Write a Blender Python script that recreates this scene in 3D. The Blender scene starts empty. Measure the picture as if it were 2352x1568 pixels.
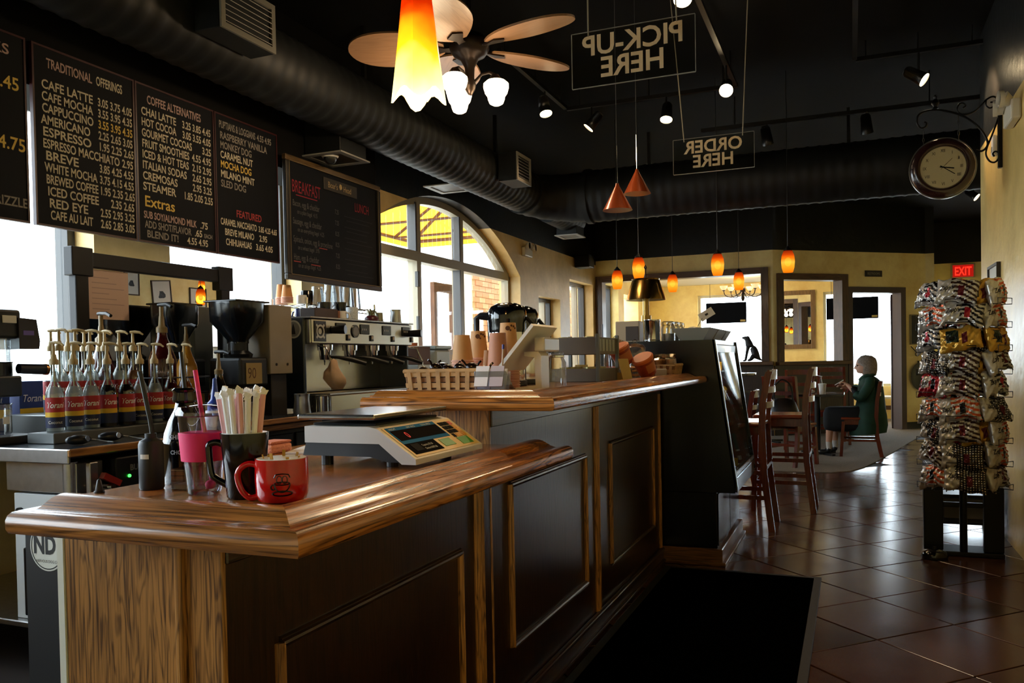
import bpy, bmesh, math, random
from mathutils import Vector, Matrix
random.seed(7)
S = bpy.context.scene
C = S.collection
PI = math.pi
R = math.radians

# ---------------------------------------------------------------- camera
def make_camera():
    yaw, pit, rol = R(22.3), R(-1.1), R(-1.08)
    f = Vector((-math.sin(yaw)*math.cos(pit), math.cos(yaw)*math.cos(pit), math.sin(pit)))
    r = Vector((math.cos(yaw), math.sin(yaw), 0))
    u = r.cross(f)
    r2 = r*math.cos(rol)+u*math.sin(rol)
    u2 = -r*math.sin(rol)+u*math.cos(rol)
    cam = bpy.data.cameras.new('camera')
    cam.sensor_width = 36.0
    cam.sensor_fit = 'HORIZONTAL'
    cam.lens = 1900.0/2352.0*36.0
    cam.shift_y = 83.0/2352.0
    cam.clip_start = 0.05
    cam.clip_end = 200
    o = bpy.data.objects.new('camera', cam)
    m = Matrix((r2, u2, -f)).transposed().to_4x4()
    m.translation = Vector((0, 0, 1.25))
    o.matrix_world = m
    C.objects.link(o)
    S.camera = o
make_camera()

# ---------------------------------------------------------------- world, exposure
S.view_settings.view_transform = 'Standard'
S.view_settings.look = 'None'
S.view_settings.gamma = 1.0
S.view_settings.use_curve_mapping = False
S.view_settings.exposure = 0.12
W = bpy.data.worlds.new('overcast_sky')
S.world = W
W.use_nodes = True
wn = W.node_tree.nodes['Background']
wn.inputs[0].default_value = (0.86, 0.94, 1.0, 1)
wn.inputs[1].default_value = 11.0

def portal(cx, cy, cz, sx, sy, direction):
    l = bpy.data.lights.new('window_daylight', 'AREA')
    l.shape = 'RECTANGLE'; l.size = sx; l.size_y = sy
    l.cycles.is_portal = True
    o = bpy.data.objects.new('window_daylight', l)
    o.location = (cx, cy, cz)
    o.rotation_euler = Vector(direction).to_track_quat('-Z', 'Y').to_euler()
    C.objects.link(o)
portal(-4.28, 0.85, 1.85, 5.3, 2.2, (1, 0, 0))
portal(-4.28, 4.75, 1.85, 1.6, 2.2, (1, 0, 0))
portal(-4.28, 8.15, 1.95, 4.0, 2.4, (1, 0, 0))
portal(-4.28, 11.25, 1.55, 1.1, 1.6, (1, 0, 0))
portal(-4.28, 12.8, 1.7, 1.4, 1.9, (1, 0, 0))
portal(0.0, 18.2, 1.6, 8.0, 2.6, (0, -1, 0))

# ---------------------------------------------------------------- helpers
def lin(c):
    if isinstance(c, str):
        c = tuple(int(c[i:i+2], 16)/255 for i in (0, 2, 4))
    return tuple((x/12.92 if x <= 0.04045 else ((x+0.055)/1.055)**2.4) for x in c)+(1,)

MATS = {}
def mat(name, col='808080', rough=0.5, metal=0.0, emit=None, es=0.0, trans=0.0, coat=0.0, noise=0.0, nscale=8.0, bump=0.0, bscale=60.0, spec=0.5, sss=0.0, alpha=1.0):
    if name in MATS: return MATS[name]
    m = bpy.data.materials.new(name); MATS[name] = m
    m.use_nodes = True
    nt = m.node_tree
    b = nt.nodes['Principled BSDF']
    b.inputs['Base Color'].default_value = lin(col)
    b.inputs['Roughness'].default_value = rough
    b.inputs['Metallic'].default_value = metal
    b.inputs['Specular IOR Level'].default_value = spec
    b.inputs['Coat Weight'].default_value = coat
    b.inputs['Coat Roughness'].default_value = 0.08
    b.inputs['Transmission Weight'].default_value = trans
    b.inputs['Alpha'].default_value = alpha
    if sss:
        b.inputs['Subsurface Weight'].default_value = sss
        b.inputs['Subsurface Radius'].default_value = (0.02, 0.01, 0.006)
    if emit:
        b.inputs['Emission Color'].default_value = lin(emit)
        b.inputs['Emission Strength'].default_value = es
    if noise or bump:
        tc = nt.nodes.new('ShaderNodeTexCoord')
    if noise:
        n = nt.nodes.new('ShaderNodeTexNoise'); n.inputs['Scale'].default_value = nscale; n.inputs['Detail'].default_value = 5
        nt.links.new(tc.outputs['Object'], n.inputs['Vector'])
        mx = nt.nodes.new('ShaderNodeMix'); mx.data_type = 'RGBA'
        c = lin(col)
        mx.inputs[6].default_value = tuple(max(0, v*(1-noise)) for v in c[:3])+(1,)
        mx.inputs[7].default_value = tuple(min(1, v*(1+noise)) for v in c[:3])+(1,)
        rp = nt.nodes.new('ShaderNodeMapRange'); rp.inputs[1].default_value = 0.3; rp.inputs[2].default_value = 0.7
        nt.links.new(n.outputs[0], rp.inputs[0]); nt.links.new(rp.outputs[0], mx.inputs[0])
        nt.links.new(mx.outputs[2], b.inputs['Base Color'])
    if bump:
        n2 = nt.nodes.new('ShaderNodeTexNoise'); n2.inputs['Scale'].default_value = bscale; n2.inputs['Detail'].default_value = 4
        nt.links.new(tc.outputs['Object'], n2.inputs['Vector'])
        bp = nt.nodes.new('ShaderNodeBump'); bp.inputs['Strength'].default_value = bump; bp.inputs['Distance'].default_value = 0.01
        nt.links.new(n2.outputs[0], bp.inputs['Height']); nt.links.new(bp.outputs[0], b.inputs['Normal'])
    return m

def wood(name, light, dark, axis='Y', rough=0.3, coat=0.3, fine=70.0, mid=16.0, contrast=1.0):
    """stained oak: long grain lines along one axis, cathedral figure and fine pores"""
    if name in MATS: return MATS[name]
    m = bpy.data.materials.new(name); MATS[name] = m
    m.use_nodes = True
    nt = m.node_tree; N = nt.nodes; L = nt.links
    b = N['Principled BSDF']
    b.inputs['Roughness'].default_value = rough
    b.inputs['Coat Weight'].default_value = coat
    b.inputs['Coat Roughness'].default_value = 0.12
    tc = N.new('ShaderNodeTexCoord')
    def mapped(sc):
        mp = N.new('ShaderNodeMapping')
        s = [sc[0]]*3; s['XYZ'.index(axis)] = sc[1]
        mp.inputs['Scale'].default_value = s
        L.new(tc.outputs['Object'], mp.inputs['Vector'])
        return mp
    m1 = mapped((mid, mid*0.09)); n1 = N.new('ShaderNodeTexNoise')
    n1.inputs['Scale'].default_value = 1.0; n1.inputs['Detail'].default_value = 2; n1.inputs['Distortion'].default_value = 0.4
    L.new(m1.outputs[0], n1.inputs['Vector'])
    # rings from the noise field: contour lines of the large noise make cathedral figure
    mu = N.new('ShaderNodeMath'); mu.operation = 'MULTIPLY'; mu.inputs[1].default_value = 62.0
    L.new(n1.outputs[0], mu.inputs[0])
    si = N.new('ShaderNodeMath'); si.operation = 'SINE'; L.new(mu.outputs[0], si.inputs[0])
    rg = N.new('ShaderNodeMapRange'); rg.inputs[1].default_value = -0.1; rg.inputs[2].default_value = 1.0
    L.new(si.outputs[0], rg.inputs[0])
    m2 = mapped((fine*3, fine*0.08)); n2 = N.new('ShaderNodeTexNoise')
    n2.inputs['Scale'].default_value = 1.0; n2.inputs['Detail'].default_value = 3
    L.new(m2.outputs[0], n2.inputs['Vector'])
    fr = N.new('ShaderNodeMapRange'); fr.inputs[1].default_value = 0.46; fr.inputs[2].default_value = 0.60
    L.new(n2.outputs[0], fr.inputs[0])
    m3 = mapped((2.2, 0.7)); n3 = N.new('ShaderNodeTexNoise'); n3.inputs['Scale'].default_value = 1.0
    L.new(m3.outputs[0], n3.inputs['Vector'])
    ad = N.new('ShaderNodeMath'); ad.operation = 'MULTIPLY_ADD'; ad.inputs[1].default_value = 0.45*contrast
    L.new(fr.outputs[0], ad.inputs[0])
    sc = N.new('ShaderNodeMath'); sc.operation = 'MULTIPLY'; sc.inputs[1].default_value = 0.48*contrast
    L.new(rg.outputs[0], sc.inputs[0]); L.new(sc.outputs[0], ad.inputs[2])
    mx = N.new('ShaderNodeMix'); mx.data_type = 'RGBA'
    mx.inputs[6].default_value = lin(light); mx.inputs[7].default_value = lin(dark); mx.clamp_factor = True
    L.new(ad.outputs[0], mx.inputs[0])
    mv = N.new('ShaderNodeMix'); mv.data_type = 'RGBA'; mv.blend_type = 'MULTIPLY'; mv.inputs[0].default_value = 0.6
    cr = N.new('ShaderNodeMapRange'); cr.inputs[1].default_value = 0.3; cr.inputs[2].default_value = 0.7; cr.inputs[3].default_value = 0.55; cr.inputs[4].default_value = 1.1
    L.new(n3.outputs[0], cr.inputs[0])
    L.new(mx.outputs[2], mv.inputs[6]); L.new(cr.outputs[0], mv.inputs[7])
    L.new(mv.outputs[2], b.inputs['Base Color'])
    bp = N.new('ShaderNodeBump'); bp.inputs['Strength'].default_value = 0.12; bp.inputs['Distance'].default_value = 0.002
    L.new(ad.outputs[0], bp.inputs['Height']); L.new(bp.outputs[0], b.inputs['Normal'])
    return m

def glass(name, tint='ffffff', refl=0.10, rough=0.02):
    """thin clear glass: see-through film with fresnel reflection"""
    if name in MATS: return MATS[name]
    m = bpy.data.materials.new(name); MATS[name] = m
    m.use_nodes = True
    nt = m.node_tree; N = nt.nodes; L = nt.links
    for n in list(N):
        if n.type != 'OUTPUT_MATERIAL': N.remove(n)
    out = [n for n in N if n.type == 'OUTPUT_MATERIAL'][0]
    t = N.new('ShaderNodeBsdfTransparent'); t.inputs[0].default_value = lin(tint)
    g = N.new('ShaderNodeBsdfGlossy'); g.inputs['Roughness'].default_value = rough
    lw = N.new('ShaderNodeLayerWeight'); lw.inputs[0].default_value = 0.35
    mr = N.new('ShaderNodeMapRange'); mr.inputs[3].default_value = refl*0.4; mr.inputs[4].default_value = min(1, refl*5)
    L.new(lw.outputs['Fresnel'], mr.inputs[0])
    mx = N.new('ShaderNodeMixShader')
    L.new(mr.outputs[0], mx.inputs[0]); L.new(t.outputs[0], mx.inputs[1]); L.new(g.outputs[0], mx.inputs[2])
    L.new(mx.outputs[0], out.inputs[0])
    return m

def emis(name, col, strength):
    return mat(name, col, 0.5, emit=col, es=strength)

class MB:
    def __init__(self): self.v = []; self.f = []; self.mi = []; self.cur = 0
    def add(self, vs, fs):
        o = len(self.v)
        self.v += [tuple(x) for x in vs]
        for f in fs:
            self.f.append([i+o for i in f]); self.mi.append(self.cur)
        return self
    def box(self, x0, x1, y0, y1, z0, z1, b=0.0):
        if x0 > x1: x0, x1 = x1, x0
        if y0 > y1: y0, y1 = y1, y0
        if z0 > z1: z0, z1 = z1, z0
        if b <= 0:
            return self.add([(x0,y0,z0),(x1,y0,z0),(x1,y1,z0),(x0,y1,z0),(x0,y0,z1),(x1,y0,z1),(x1,y1,z1),(x0,y1,z1)],
                            [(0,3,2,1),(4,5,6,7),(0,1,5,4),(1,2,6,5),(2,3,7,6),(3,0,4,7)])
        b = min(b, (x1-x0)*.49, (y1-y0)*.49, (z1-z0)*.49)
        bm = bmesh.new(); bmesh.ops.create_cube(bm, size=1)
        for v in bm.verts:
            v.co = ((x0+x1)/2+v.co.x*(x1-x0), (y0+y1)/2+v.co.y*(y1-y0), (z0+z1)/2+v.co.z*(z1-z0))
        bmesh.ops.bevel(bm, geom=list(bm.edges), offset=b, segments=2 if b > 0.004 else 1, affect='EDGES', profile=0.5)
        bm.verts.ensure_lookup_table(); bm.verts.index_update()
        self.add([v.co[:] for v in bm.verts], [[v.index for v in f.verts] for f in bm.faces])
        bm.free(); return self
    def obox(self, c, ax, ay, az, sx, sy, sz):
        """oriented box with centre c, unit axes and full sizes"""
        c = Vector(c); ax = Vector(ax).normalized(); ay = Vector(ay).normalized(); az = Vector(az).normalized()
        vs = [c+ax*(sx/2*i)+ay*(sy/2*j)+az*(sz/2*k) for k in (-1,1) for (i,j) in ((-1,-1),(1,-1),(1,1),(-1,1))]
        return self.add(vs, [(0,3,2,1),(4,5,6,7),(0,1,5,4),(1,2,6,5),(2,3,7,6),(3,0,4,7)])
    def bar(self, p0, p1, w, h=None, up=(0,0,1)):
        """square bar between two points"""
        p0 = Vector(p0); p1 = Vector(p1); d = p1-p0; h = h or w
        a = d.normalized(); s = a.cross(Vector(up))
        if s.length < 1e-4: s = a.cross(Vector((1,0,0)))
        s.normalize(); u = s.cross(a)
        return self.obox((p0+p1)/2, s, a, u, w, d.length, h)
    def cyl(self, p0, p1, r0, r1=None, n=16, caps=True):
        p0 = Vector(p0); p1 = Vector(p1); r1 = r0 if r1 is None else r1
        a = (p1-p0).normalized(); s = a.cross(Vector((0,0,1)))
        if s.length < 1e-4: s = Vector((1,0,0))
        s.normalize(); t = a.cross(s)
        vs = []
        for (p, r) in ((p0, r0), (p1, r1)):
            for i in range(n):
                w = 2*PI*i/n; vs.append(p+s*(r*math.cos(w))+t*(r*math.sin(w)))
        fs = [(i, (i+1) % n, n+(i+1) % n, n+i) for i in range(n)]
        if caps: fs += [tuple(range(n-1, -1, -1)), tuple(range(n, 2*n))]
        return self.add(vs, fs)
    def lathe(self, prof, c=(0,0,0), n=24, a0=0.0, a1=2*PI, sx=1.0, sy=1.0):
        """prof: (radius, z) pairs from bottom to top, about the vertical through c"""
        full = abs(a1-a0-2*PI) < 1e-6
        k = n if full else n+1
        vs = []
        for (r, z) in prof:
            for i in range(k):
                w = a0+(a1-a0)*i/n
                vs.append((c[0]+r*math.cos(w)*sx, c[1]+r*math.sin(w)*sy, c[2]+z))
        fs = []
        for j in range(len(prof)-1):
            for i in range(n if full else n):
                i2 = (i+1) % k
                fs.append((j*k+i, j*k+i2, (j+1)*k+i2, (j+1)*k+i))
        if full:
            if prof[0][0] > 1e-6: fs.append(tuple(range(k-1, -1, -1)))
            if prof[-1][0] > 1e-6: fs.append(tuple(range((len(prof)-1)*k, len(prof)*k)))
        return self.add(vs, fs)
    def tube(self, pts, r, n=8, closed=False, rs=None):
        pts = [Vector(p) for p in pts]; m = len(pts); vs = []
        prev = None
        for i, p in enumerate(pts):
            if closed: d = pts[(i+1) % m]-pts[i-1]
            else: d = pts[min(i+1, m-1)]-pts[max(i-1, 0)]
            d.normalize()
            if prev is None:
                s = d.cross(Vector((0,0,1)))
                if s.length < 1e-3: s = d.cross(Vector((1,0,0)))
            else: s = prev-d*prev.dot(d)
            s.normalize(); prev = s; t = d.cross(s)
            rr = rs[i] if rs else r
            for k in range(n):
                w = 2*PI*k/n; vs.append(p+s*(rr*math.cos(w))+t*(rr*math.sin(w)))
        fs = []
        for i in range(m if closed else m-1):
            j = (i+1) % m
            for k in range(n): fs.append((i*n+k, i*n+(k+1) % n, j*n+(k+1) % n, j*n+k))
        if not closed: fs += [tuple(range(n-1, -1, -1)), tuple(range((m-1)*n, m*n))]
        return self.add(vs, fs)
    def prism(self, poly, a, b, axis='Z'):
        """extrude a 2D polygon; axis X: poly is (y,z); Y: (x,z); Z: (x,y)"""
        def P(p, t): return (t, p[0], p[1]) if axis == 'X' else ((p[0], t, p[1]) if axis == 'Y' else (p[0], p[1], t))
        n = len(poly)
        vs = [P(p, a) for p in poly]+[P(p, b) for p in poly]
        return self.add(vs, [(i, (i+1) % n, n+(i+1) % n, n+i) for i in range(n)]+[tuple(range(n-1, -1, -1)), tuple(range(n, 2*n))])
    def ball(self, c, r, n=12, m=8, s=(1,1,1)):
        prof = [(math.cos(-PI/2+PI*j/m), math.sin(-PI/2+PI*j/m)) for j in range(m+1)]
        vs = []; fs = []
        for (q, z) in prof:
            for i in range(n):
                w = 2*PI*i/n; vs.append((c[0]+r*q*math.cos(w)*s[0], c[1]+r*q*math.sin(w)*s[1], c[2]+r*z*s[2]))
        for j in range(m):
            for i in range(n): fs.append((j*n+i, j*n+(i+1) % n, (j+1)*n+(i+1) % n, (j+1)*n+i))
        return self.add(vs, fs)
    def build(self, name, material, parent=None, smooth=0.0, loc=None, weld=True, rz=0.0):
        me = bpy.data.meshes.new(name)
        bm = bmesh.new()
        vv = [bm.verts.new(v) for v in self.v]
        for f, mi in zip(self.f, self.mi):
            try:
                ff = bm.faces.new([vv[i] for i in f]); ff.material_index = mi
            except ValueError: pass
        if weld: bmesh.ops.remove_doubles(bm, verts=list(bm.verts), dist=1e-6)
        bmesh.ops.recalc_face_normals(bm, faces=list(bm.faces))
        bm.to_mesh(me); bm.free()
        for mm in (material if isinstance(material, (list, tuple)) else [material]): me.materials.append(mm)
        if smooth:
            me.polygons.foreach_set('use_smooth', [True]*len(me.polygons))
            me.set_sharp_from_angle(angle=R(smooth))
        o = bpy.data.objects.new(name, me); C.objects.link(o)
        if parent: o.parent = parent
        if loc: o.location = loc
        if rz: o.rotation_euler.z = rz
        return o

def tag(o, label, cat, group=None, kind=None):
    if label: o['label'] = label
    if cat: o['category'] = cat
    if group: o['group'] = group
    if kind: o['kind'] = kind
    return o
def struct(o, label=None):
    o['kind'] = 'structure'
    if label: o['label'] = label
    return o
def thing(name, label, cat, loc=(0,0,0), rz=0.0, group=None):
    o = bpy.data.objects.new(name, None); o.empty_display_size = 0.05
    C.objects.link(o); o.location = loc; o.rotation_euler = (0, 0, rz)
    return tag(o, label, cat, group)
def dup(root, loc=None, rz=None, label=None, group=None, parent=None):
    r = root.copy(); C.objects.link(r)
    if loc is not None: r.location = loc
    if rz is not None: r.rotation_euler = (root.rotation_euler[0], root.rotation_euler[1], rz)
    if parent is not None: r.parent = parent
    if label: r['label'] = label
    if group: r['group'] = group
    for ch in list(root.children):
        dup(ch, parent=r)
    return r
_tcache = {}
def text(name, s, size, material, parent=None, loc=(0,0,0), rot=(0,0,0), xs=1.0, align='LEFT', ext=0.0, bold=0.0, shear=0.0, spacing=1.0):
    cu = bpy.data.curves.new('lettering_curve', 'FONT')
    cu.body = s; cu.size = size; cu.align_x = align; cu.extrude = ext; cu.offset = bold; cu.shear = shear; cu.space_character = spacing
    cu.resolution_u = 3
    t = bpy.data.objects.new('lettering_curve', cu)
    me = bpy.data.meshes.new_from_object(t)
    bpy.data.objects.remove(t); bpy.data.curves.remove(cu)
    me.transform(Matrix.Diagonal((xs, 1, 1, 1)))
    me.name = name
    me.materials.clear(); me.materials.append(material)
    o = bpy.data.objects.new(name, me); C.objects.link(o)
    o.location = loc; o.rotation_euler = rot
    if parent: o.parent = parent
    return o
# text standing in the plane facing +X (reads along +Y ... seen from +X side: left = +Y is wrong, so it runs towards -Y?) helper rotations
FACE_PX = (PI/2, 0, PI/2)     # faces +X, reads along +Y
FACE_NY = (PI/2, 0, 0)        # faces -Y, reads along +X
FACE_PY = (PI/2, 0, PI)       # faces +Y, reads along -X
def arcpts(cx, cy, r, a0, a1, n):
    return [(cx+r*math.cos(a0+(a1-a0)*i/n), cy+r*math.sin(a0+(a1-a0)*i/n)) for i in range(n+1)]
def lightobj(kind, loc, energy, col, parent=None, size=0.03, direction=None, angle=60, blend=0.5):
    l = bpy.data.lights.new('bulb_light', kind); l.energy = energy; l.color = lin(col)[:3]
    if kind == 'SPOT': l.spot_size = R(angle); l.spot_blend = blend
    l.shadow_soft_size = size
    o = bpy.data.objects.new('bulb_light', l); C.objects.link(o); o.location = loc
    if direction is not None: o.rotation_euler = Vector(direction).to_track_quat('-Z', 'Y').to_euler()
    if parent: o.parent = parent
    return o
# ================================================================ materials of the room
def plaster(name, col, rough=0.42, dark_above=None, dark='0d0e0e'):
    if name in MATS: return MATS[name]
    m = mat(name, col, rough, noise=0.0)
    nt = m.node_tree; N = nt.nodes; L = nt.links; b = N['Principled BSDF']
    g = N.new('ShaderNodeNewGeometry')
    n = N.new('ShaderNodeTexNoise'); n.inputs['Scale'].default_value = 1.6; n.inputs['Detail'].default_value = 7; n.inputs['Roughness'].default_value = 0.65
    L.new(g.outputs['Position'], n.inputs['Vector'])
    n2 = N.new('ShaderNodeTexNoise'); n2.inputs['Scale'].default_value = 14; n2.inputs['Detail'].default_value = 6
    L.new(g.outputs['Position'], n2.inputs['Vector'])
    c = lin(col)
    mx = N.new('ShaderNodeMix'); mx.data_type = 'RGBA'
    mx.inputs[6].default_value = (c[0]*0.84, c[1]*0.78, c[2]*0.66, 1)
    mx.inputs[7].default_value = (min(1, c[0]*1.15), min(1, c[1]*1.16), min(1, c[2]*1.25), 1)
    mr = N.new('ShaderNodeMapRange'); mr.inputs[1].default_value = 0.32; mr.inputs[2].default_value = 0.62
    L.new(n.outputs[0], mr.inputs[0]); L.new(mr.outputs[0], mx.inputs[0])
    src = mx.outputs[2]
    if dark_above is not None:
        sp = N.new('ShaderNodeSeparateXYZ'); L.new(g.outputs['Position'], sp.inputs[0])
        gt = N.new('ShaderNodeMath'); gt.operation = 'GREATER_THAN'; gt.inputs[1].default_value = dark_above
        L.new(sp.outputs['Z'], gt.inputs[0])
        m2 = N.new('ShaderNodeMix'); m2.data_type = 'RGBA'
        L.new(gt.outputs[0], m2.inputs[0]); L.new(src, m2.inputs[6]); m2.inputs[7].default_value = lin(dark)
        src = m2.outputs[2]
    L.new(src, b.inputs['Base Color'])
    bp = N.new('ShaderNodeBump'); bp.inputs['Strength'].default_value = 0.35; bp.inputs['Distance'].default_value = 0.01
    L.new(n2.outputs[0], bp.inputs['Height']); L.new(bp.outputs[0], b.inputs['Normal'])
    return m
YEL = plaster('yellow_plaster', 'f8dc94', dark_above=2.93)
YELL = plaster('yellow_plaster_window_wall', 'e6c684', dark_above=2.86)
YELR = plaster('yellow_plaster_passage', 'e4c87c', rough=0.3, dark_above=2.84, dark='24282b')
BLK = mat('black_ceiling_paint', '0a0a0a', 0.8, noise=0.2, spec=0.15)
DUCT = mat('black_duct_paint', '151718', 0.55, noise=0.15, spec=0.35)
OAK = wood('stained_oak_long', 'c27a38', '45200a', 'Y', rough=0.25, coat=0.5)
OAKX = wood('stained_oak_cross', 'bd7c3a', '42230b', 'X', rough=0.25, coat=0.5)
OAKZ = wood('stained_oak_upright', 'bb8344', '40240e', 'Z', rough=0.35, coat=0.2, mid=26)
DOAK = wood('shade_darkened_oak_upright', '341c0f', '120804', 'Z', rough=0.28, coat=0.35)  # same oak as the bar end, shade of the front put into its colour
DOAKY = wood('shade_darkened_oak_long', '3e2415', '150a05', 'Y', rough=0.28, coat=0.35)  # long-grain copy of the bar oak, shade likewise painted into the colour
TRIM = wood('walnut_trim', '5d4230', '2e1c12', 'Z', rough=0.4, coat=0.1)
TRIMX = wood('walnut_trim_flat', '6b4a30', '3a2415', 'X', rough=0.4, coat=0.1)
ALU = mat('window_frame_beige', 'a59c86', 0.45)
ALUD = mat('window_frame_bronze', '3c3a38', 0.4)
PANE = glass('window_pane_glass', 'f4f8fa', 0.06)
STEEL = mat('brushed_steel', 'b9bbbd', 0.28, 1.0, noise=0.08, nscale=30)
CHROME = mat('polished_chrome', 'd6d8da', 0.1, 1.0)
BLACKM = mat('black_metal', '0d0d0e', 0.35)
BLACKP = mat('black_plastic', '101112', 0.4)
WHITEP = mat('white_plastic', 'e6e4df', 0.4)

# ================================================================ floor
GROUT = mat('grout_dark', '2a211d', 0.8)
def tile_mat():
    m = mat('floor_tile_terracotta', '6b4334', 0.2, spec=0.85)
    nt = m.node_tree; N = nt.nodes; L = nt.links; b = N['Principled BSDF']
    g = N.new('ShaderNodeNewGeometry')
    n = N.new('ShaderNodeTexNoise'); n.inputs['Scale'].default_value = 3.0; n.inputs['Detail'].default_value = 6
    L.new(g.outputs['Position'], n.inputs['Vector'])
    oi = N.new('ShaderNodeObjectInfo')
    mx = N.new('ShaderNodeMix'); mx.data_type = 'RGBA'
    mx.inputs[6].default_value = lin('38231c'); mx.inputs[7].default_value = lin('5e3c31')
    ad = N.new('ShaderNodeMath'); ad.operation = 'MULTIPLY_ADD'; ad.inputs[1].default_value = 0.35; 
    L.new(oi.outputs['Random'], ad.inputs[0]); L.new(n.outputs[0], ad.inputs[2])
    mr = N.new('ShaderNodeMapRange'); mr.inputs[1].default_value = 0.4; mr.inputs[2].default_value = 0.95
    L.new(ad.outputs[0], mr.inputs[0]); L.new(mr.outputs[0], mx.inputs[0]); L.new(mx.outputs[2], b.inputs['Base Color'])
    r2 = N.new('ShaderNodeMapRange'); r2.inputs[3].default_value = 0.13; r2.inputs[4].default_value = 0.28
    L.new(n.outputs[0], r2.inputs[0]); L.new(r2.outputs[0], b.inputs['Roughness'])
    bp = N.new('ShaderNodeBump'); bp.inputs['Strength'].default_value = 0.10; bp.inputs['Distance'].default_value = 0.003
    n3 = N.new('ShaderNodeTexNoise'); n3.inputs['Scale'].default_value = 9.0; n3.inputs['Detail'].default_value = 3
    L.new(g.outputs['Position'], n3.inputs['Vector'])
    L.new(n3.outputs[0], bp.inputs['Height']); L.new(bp.outputs[0], b.inputs['Normal'])
    return m
TILE = tile_mat()
floor = struct(MB().box(-4.3, 3.4, -2.6, 18.2, -0.12, -0.006).build('floor', GROUT), 'terracotta floor tiles laid diagonally')
tile_me = MB().box(-0.2315, 0.2315, -0.2315, 0.2315, -0.012, 0.0, 0.0015).build('floor_tile', TILE, floor)
tile_me.rotation_euler.z = R(45)
D = 0.6672
first = True
carpet_edge = [(-4.0, 9.42), (-0.47, 9.42), (-0.2, 9.45), (-0.02, 9.6), (0.12, 9.95), (0.3, 10.7), (0.52, 11.75), (0.84, 13.36), (1.17, 15.0), (1.168, 15.45)]
def edge_y(x):
    for (a, b) in zip(carpet_edge, carpet_edge[1:]):
        if a[0] <= x <= b[0]: return a[1]+(b[1]-a[1])*(x-a[0])/(b[0]-a[0])
    return 99
for k in range(-3, 34):
    for i in range(-9, 9):
        x = -0.24+D/2*i
        y = 4.94+D/2+D*k + (D/2 if i % 2 else 0)
        if x < -1.7 and not (-3.3 < x and 0.4 < y < 6): continue
        if y < 0.5 or y > 13.6 or x > 2.4: continue
        if -1.7 < x < -1.35: continue
        if x > 1.25 and y < 7.2: continue
        if y-0.33 > edge_y(x): continue
        if first: t = tile_me; first = False
        else:
            t = tile_me.copy(); C.objects.link(t)
        t.location = (x, y, random.uniform(-0.0006, 0.0004))
CARPET = mat('carpet_grey_brown', '8b8074', 0.95, noise=0.25, nscale=90, bump=0.6, bscale=300)
poly = [(-4.0, 13.6), (-4.0, 9.42)]+carpet_edge[1:]+[(-1.12, 13.6)]
car = struct(MB().prism(poly, 0.0006, 0.008).build('floor_carpet', CARPET), 'grey brown carpet in the seating area')
struct(MB().prism([(-4.0, 13.6), (-1.12, 13.6), (1.168, 15.5), (1.168, 17.6), (-4.0, 17.6)], -0.004, 0.007).build('floor_side_room', CARPET), 'grey brown carpet of the room behind the doorway')
# mat in front of the bar
MATB = mat('floor_mat_black', '030303', 1.0, bump=0.5, bscale=400, spec=0.0)
RUB = mat('mat_rubber_edge', '0e100f', 0.6)
fm = thing('floor_mat', 'black floor mat lying along the front of the bar', 'mat', (-0.605, 2.9, 0.0012))
MB().box(-0.40, 0.40, -2.3, 1.99, 0, 0.009, 0.002).build('mat_pile', MATB, fm)
MB().box(-0.44, -0.40, -2.34, 2.03, 0, 0.006, 0.002).box(0.40, 0.44, -2.34, 2.03, 0, 0.006, 0.002).box(-0.40, 0.40, 1.99, 2.03, 0, 0.006, 0.002).box(-0.40, 0.40, -2.34, -2.3, 0, 0.006, 0.002).build('rubber_border', RUB, fm)

# ================================================================ window wall (left)
def arch_z(y, c=8.15, hw=1.95, spring=2.36, rise=0.66):
    Rr = (hw*hw+rise*rise)/(2*rise)
    return spring+rise-Rr+math.sqrt(max(0, Rr*Rr-(y-c)**2))
w = MB()
X0, X1 = -4.3, -4.0
for (a, b) in ((-2.6, -1.8), (3.49, 4.06), (5.42, 6.2), (10.1, 10.78), (11.7, 12.16), (13.4, 13.62)):
    w.box(X0, X1, a, b, 0, 3.7)
for (a, b, s, h) in ((-1.8, 3.49, 1.05, 2.75), (4.06, 5.42, 1.05, 2.75), (10.78, 11.7, 0.95, 2.16), (12.16, 13.4, 0.95, 2.51)):
    w.box(X0, X1, a, b, 0, s); w.box(X0, X1, a, b, h, 3.7)
w.box(X0, X1, 6.2, 10.1, 0, 1.34)
n = 28
ys = [6.2+3.9*i/n for i in range(n+1)]
for i in range(n):
    w.prism([(ys[i], arch_z(ys[i])), (ys[i+1], arch_z(ys[i+1])), (ys[i+1], 3.7), (ys[i], 3.7)], X0, X1, 'X')
wl = struct(w.build('wall_left', YELL, weld=False), 'yellow plaster window wall, black above')
# side-room part of the same wall, with a window
w = MB()
for (a, b) in ((13.62, 14.1), (15.05, 15.45), (16.6, 18.2)): w.box(X0, X1, a, b, 0, 3.0)
w.box(X0, X1, 14.1, 15.05, 0, 0.9).box(X0, X1, 14.1, 15.05, 2.62, 3.0).box(X0, X1, 15.45, 16.6, 2.5, 3.0)
struct(w.build('wall_left_side_room', YEL, weld=False), 'yellow plaster wall of the side room')

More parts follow.
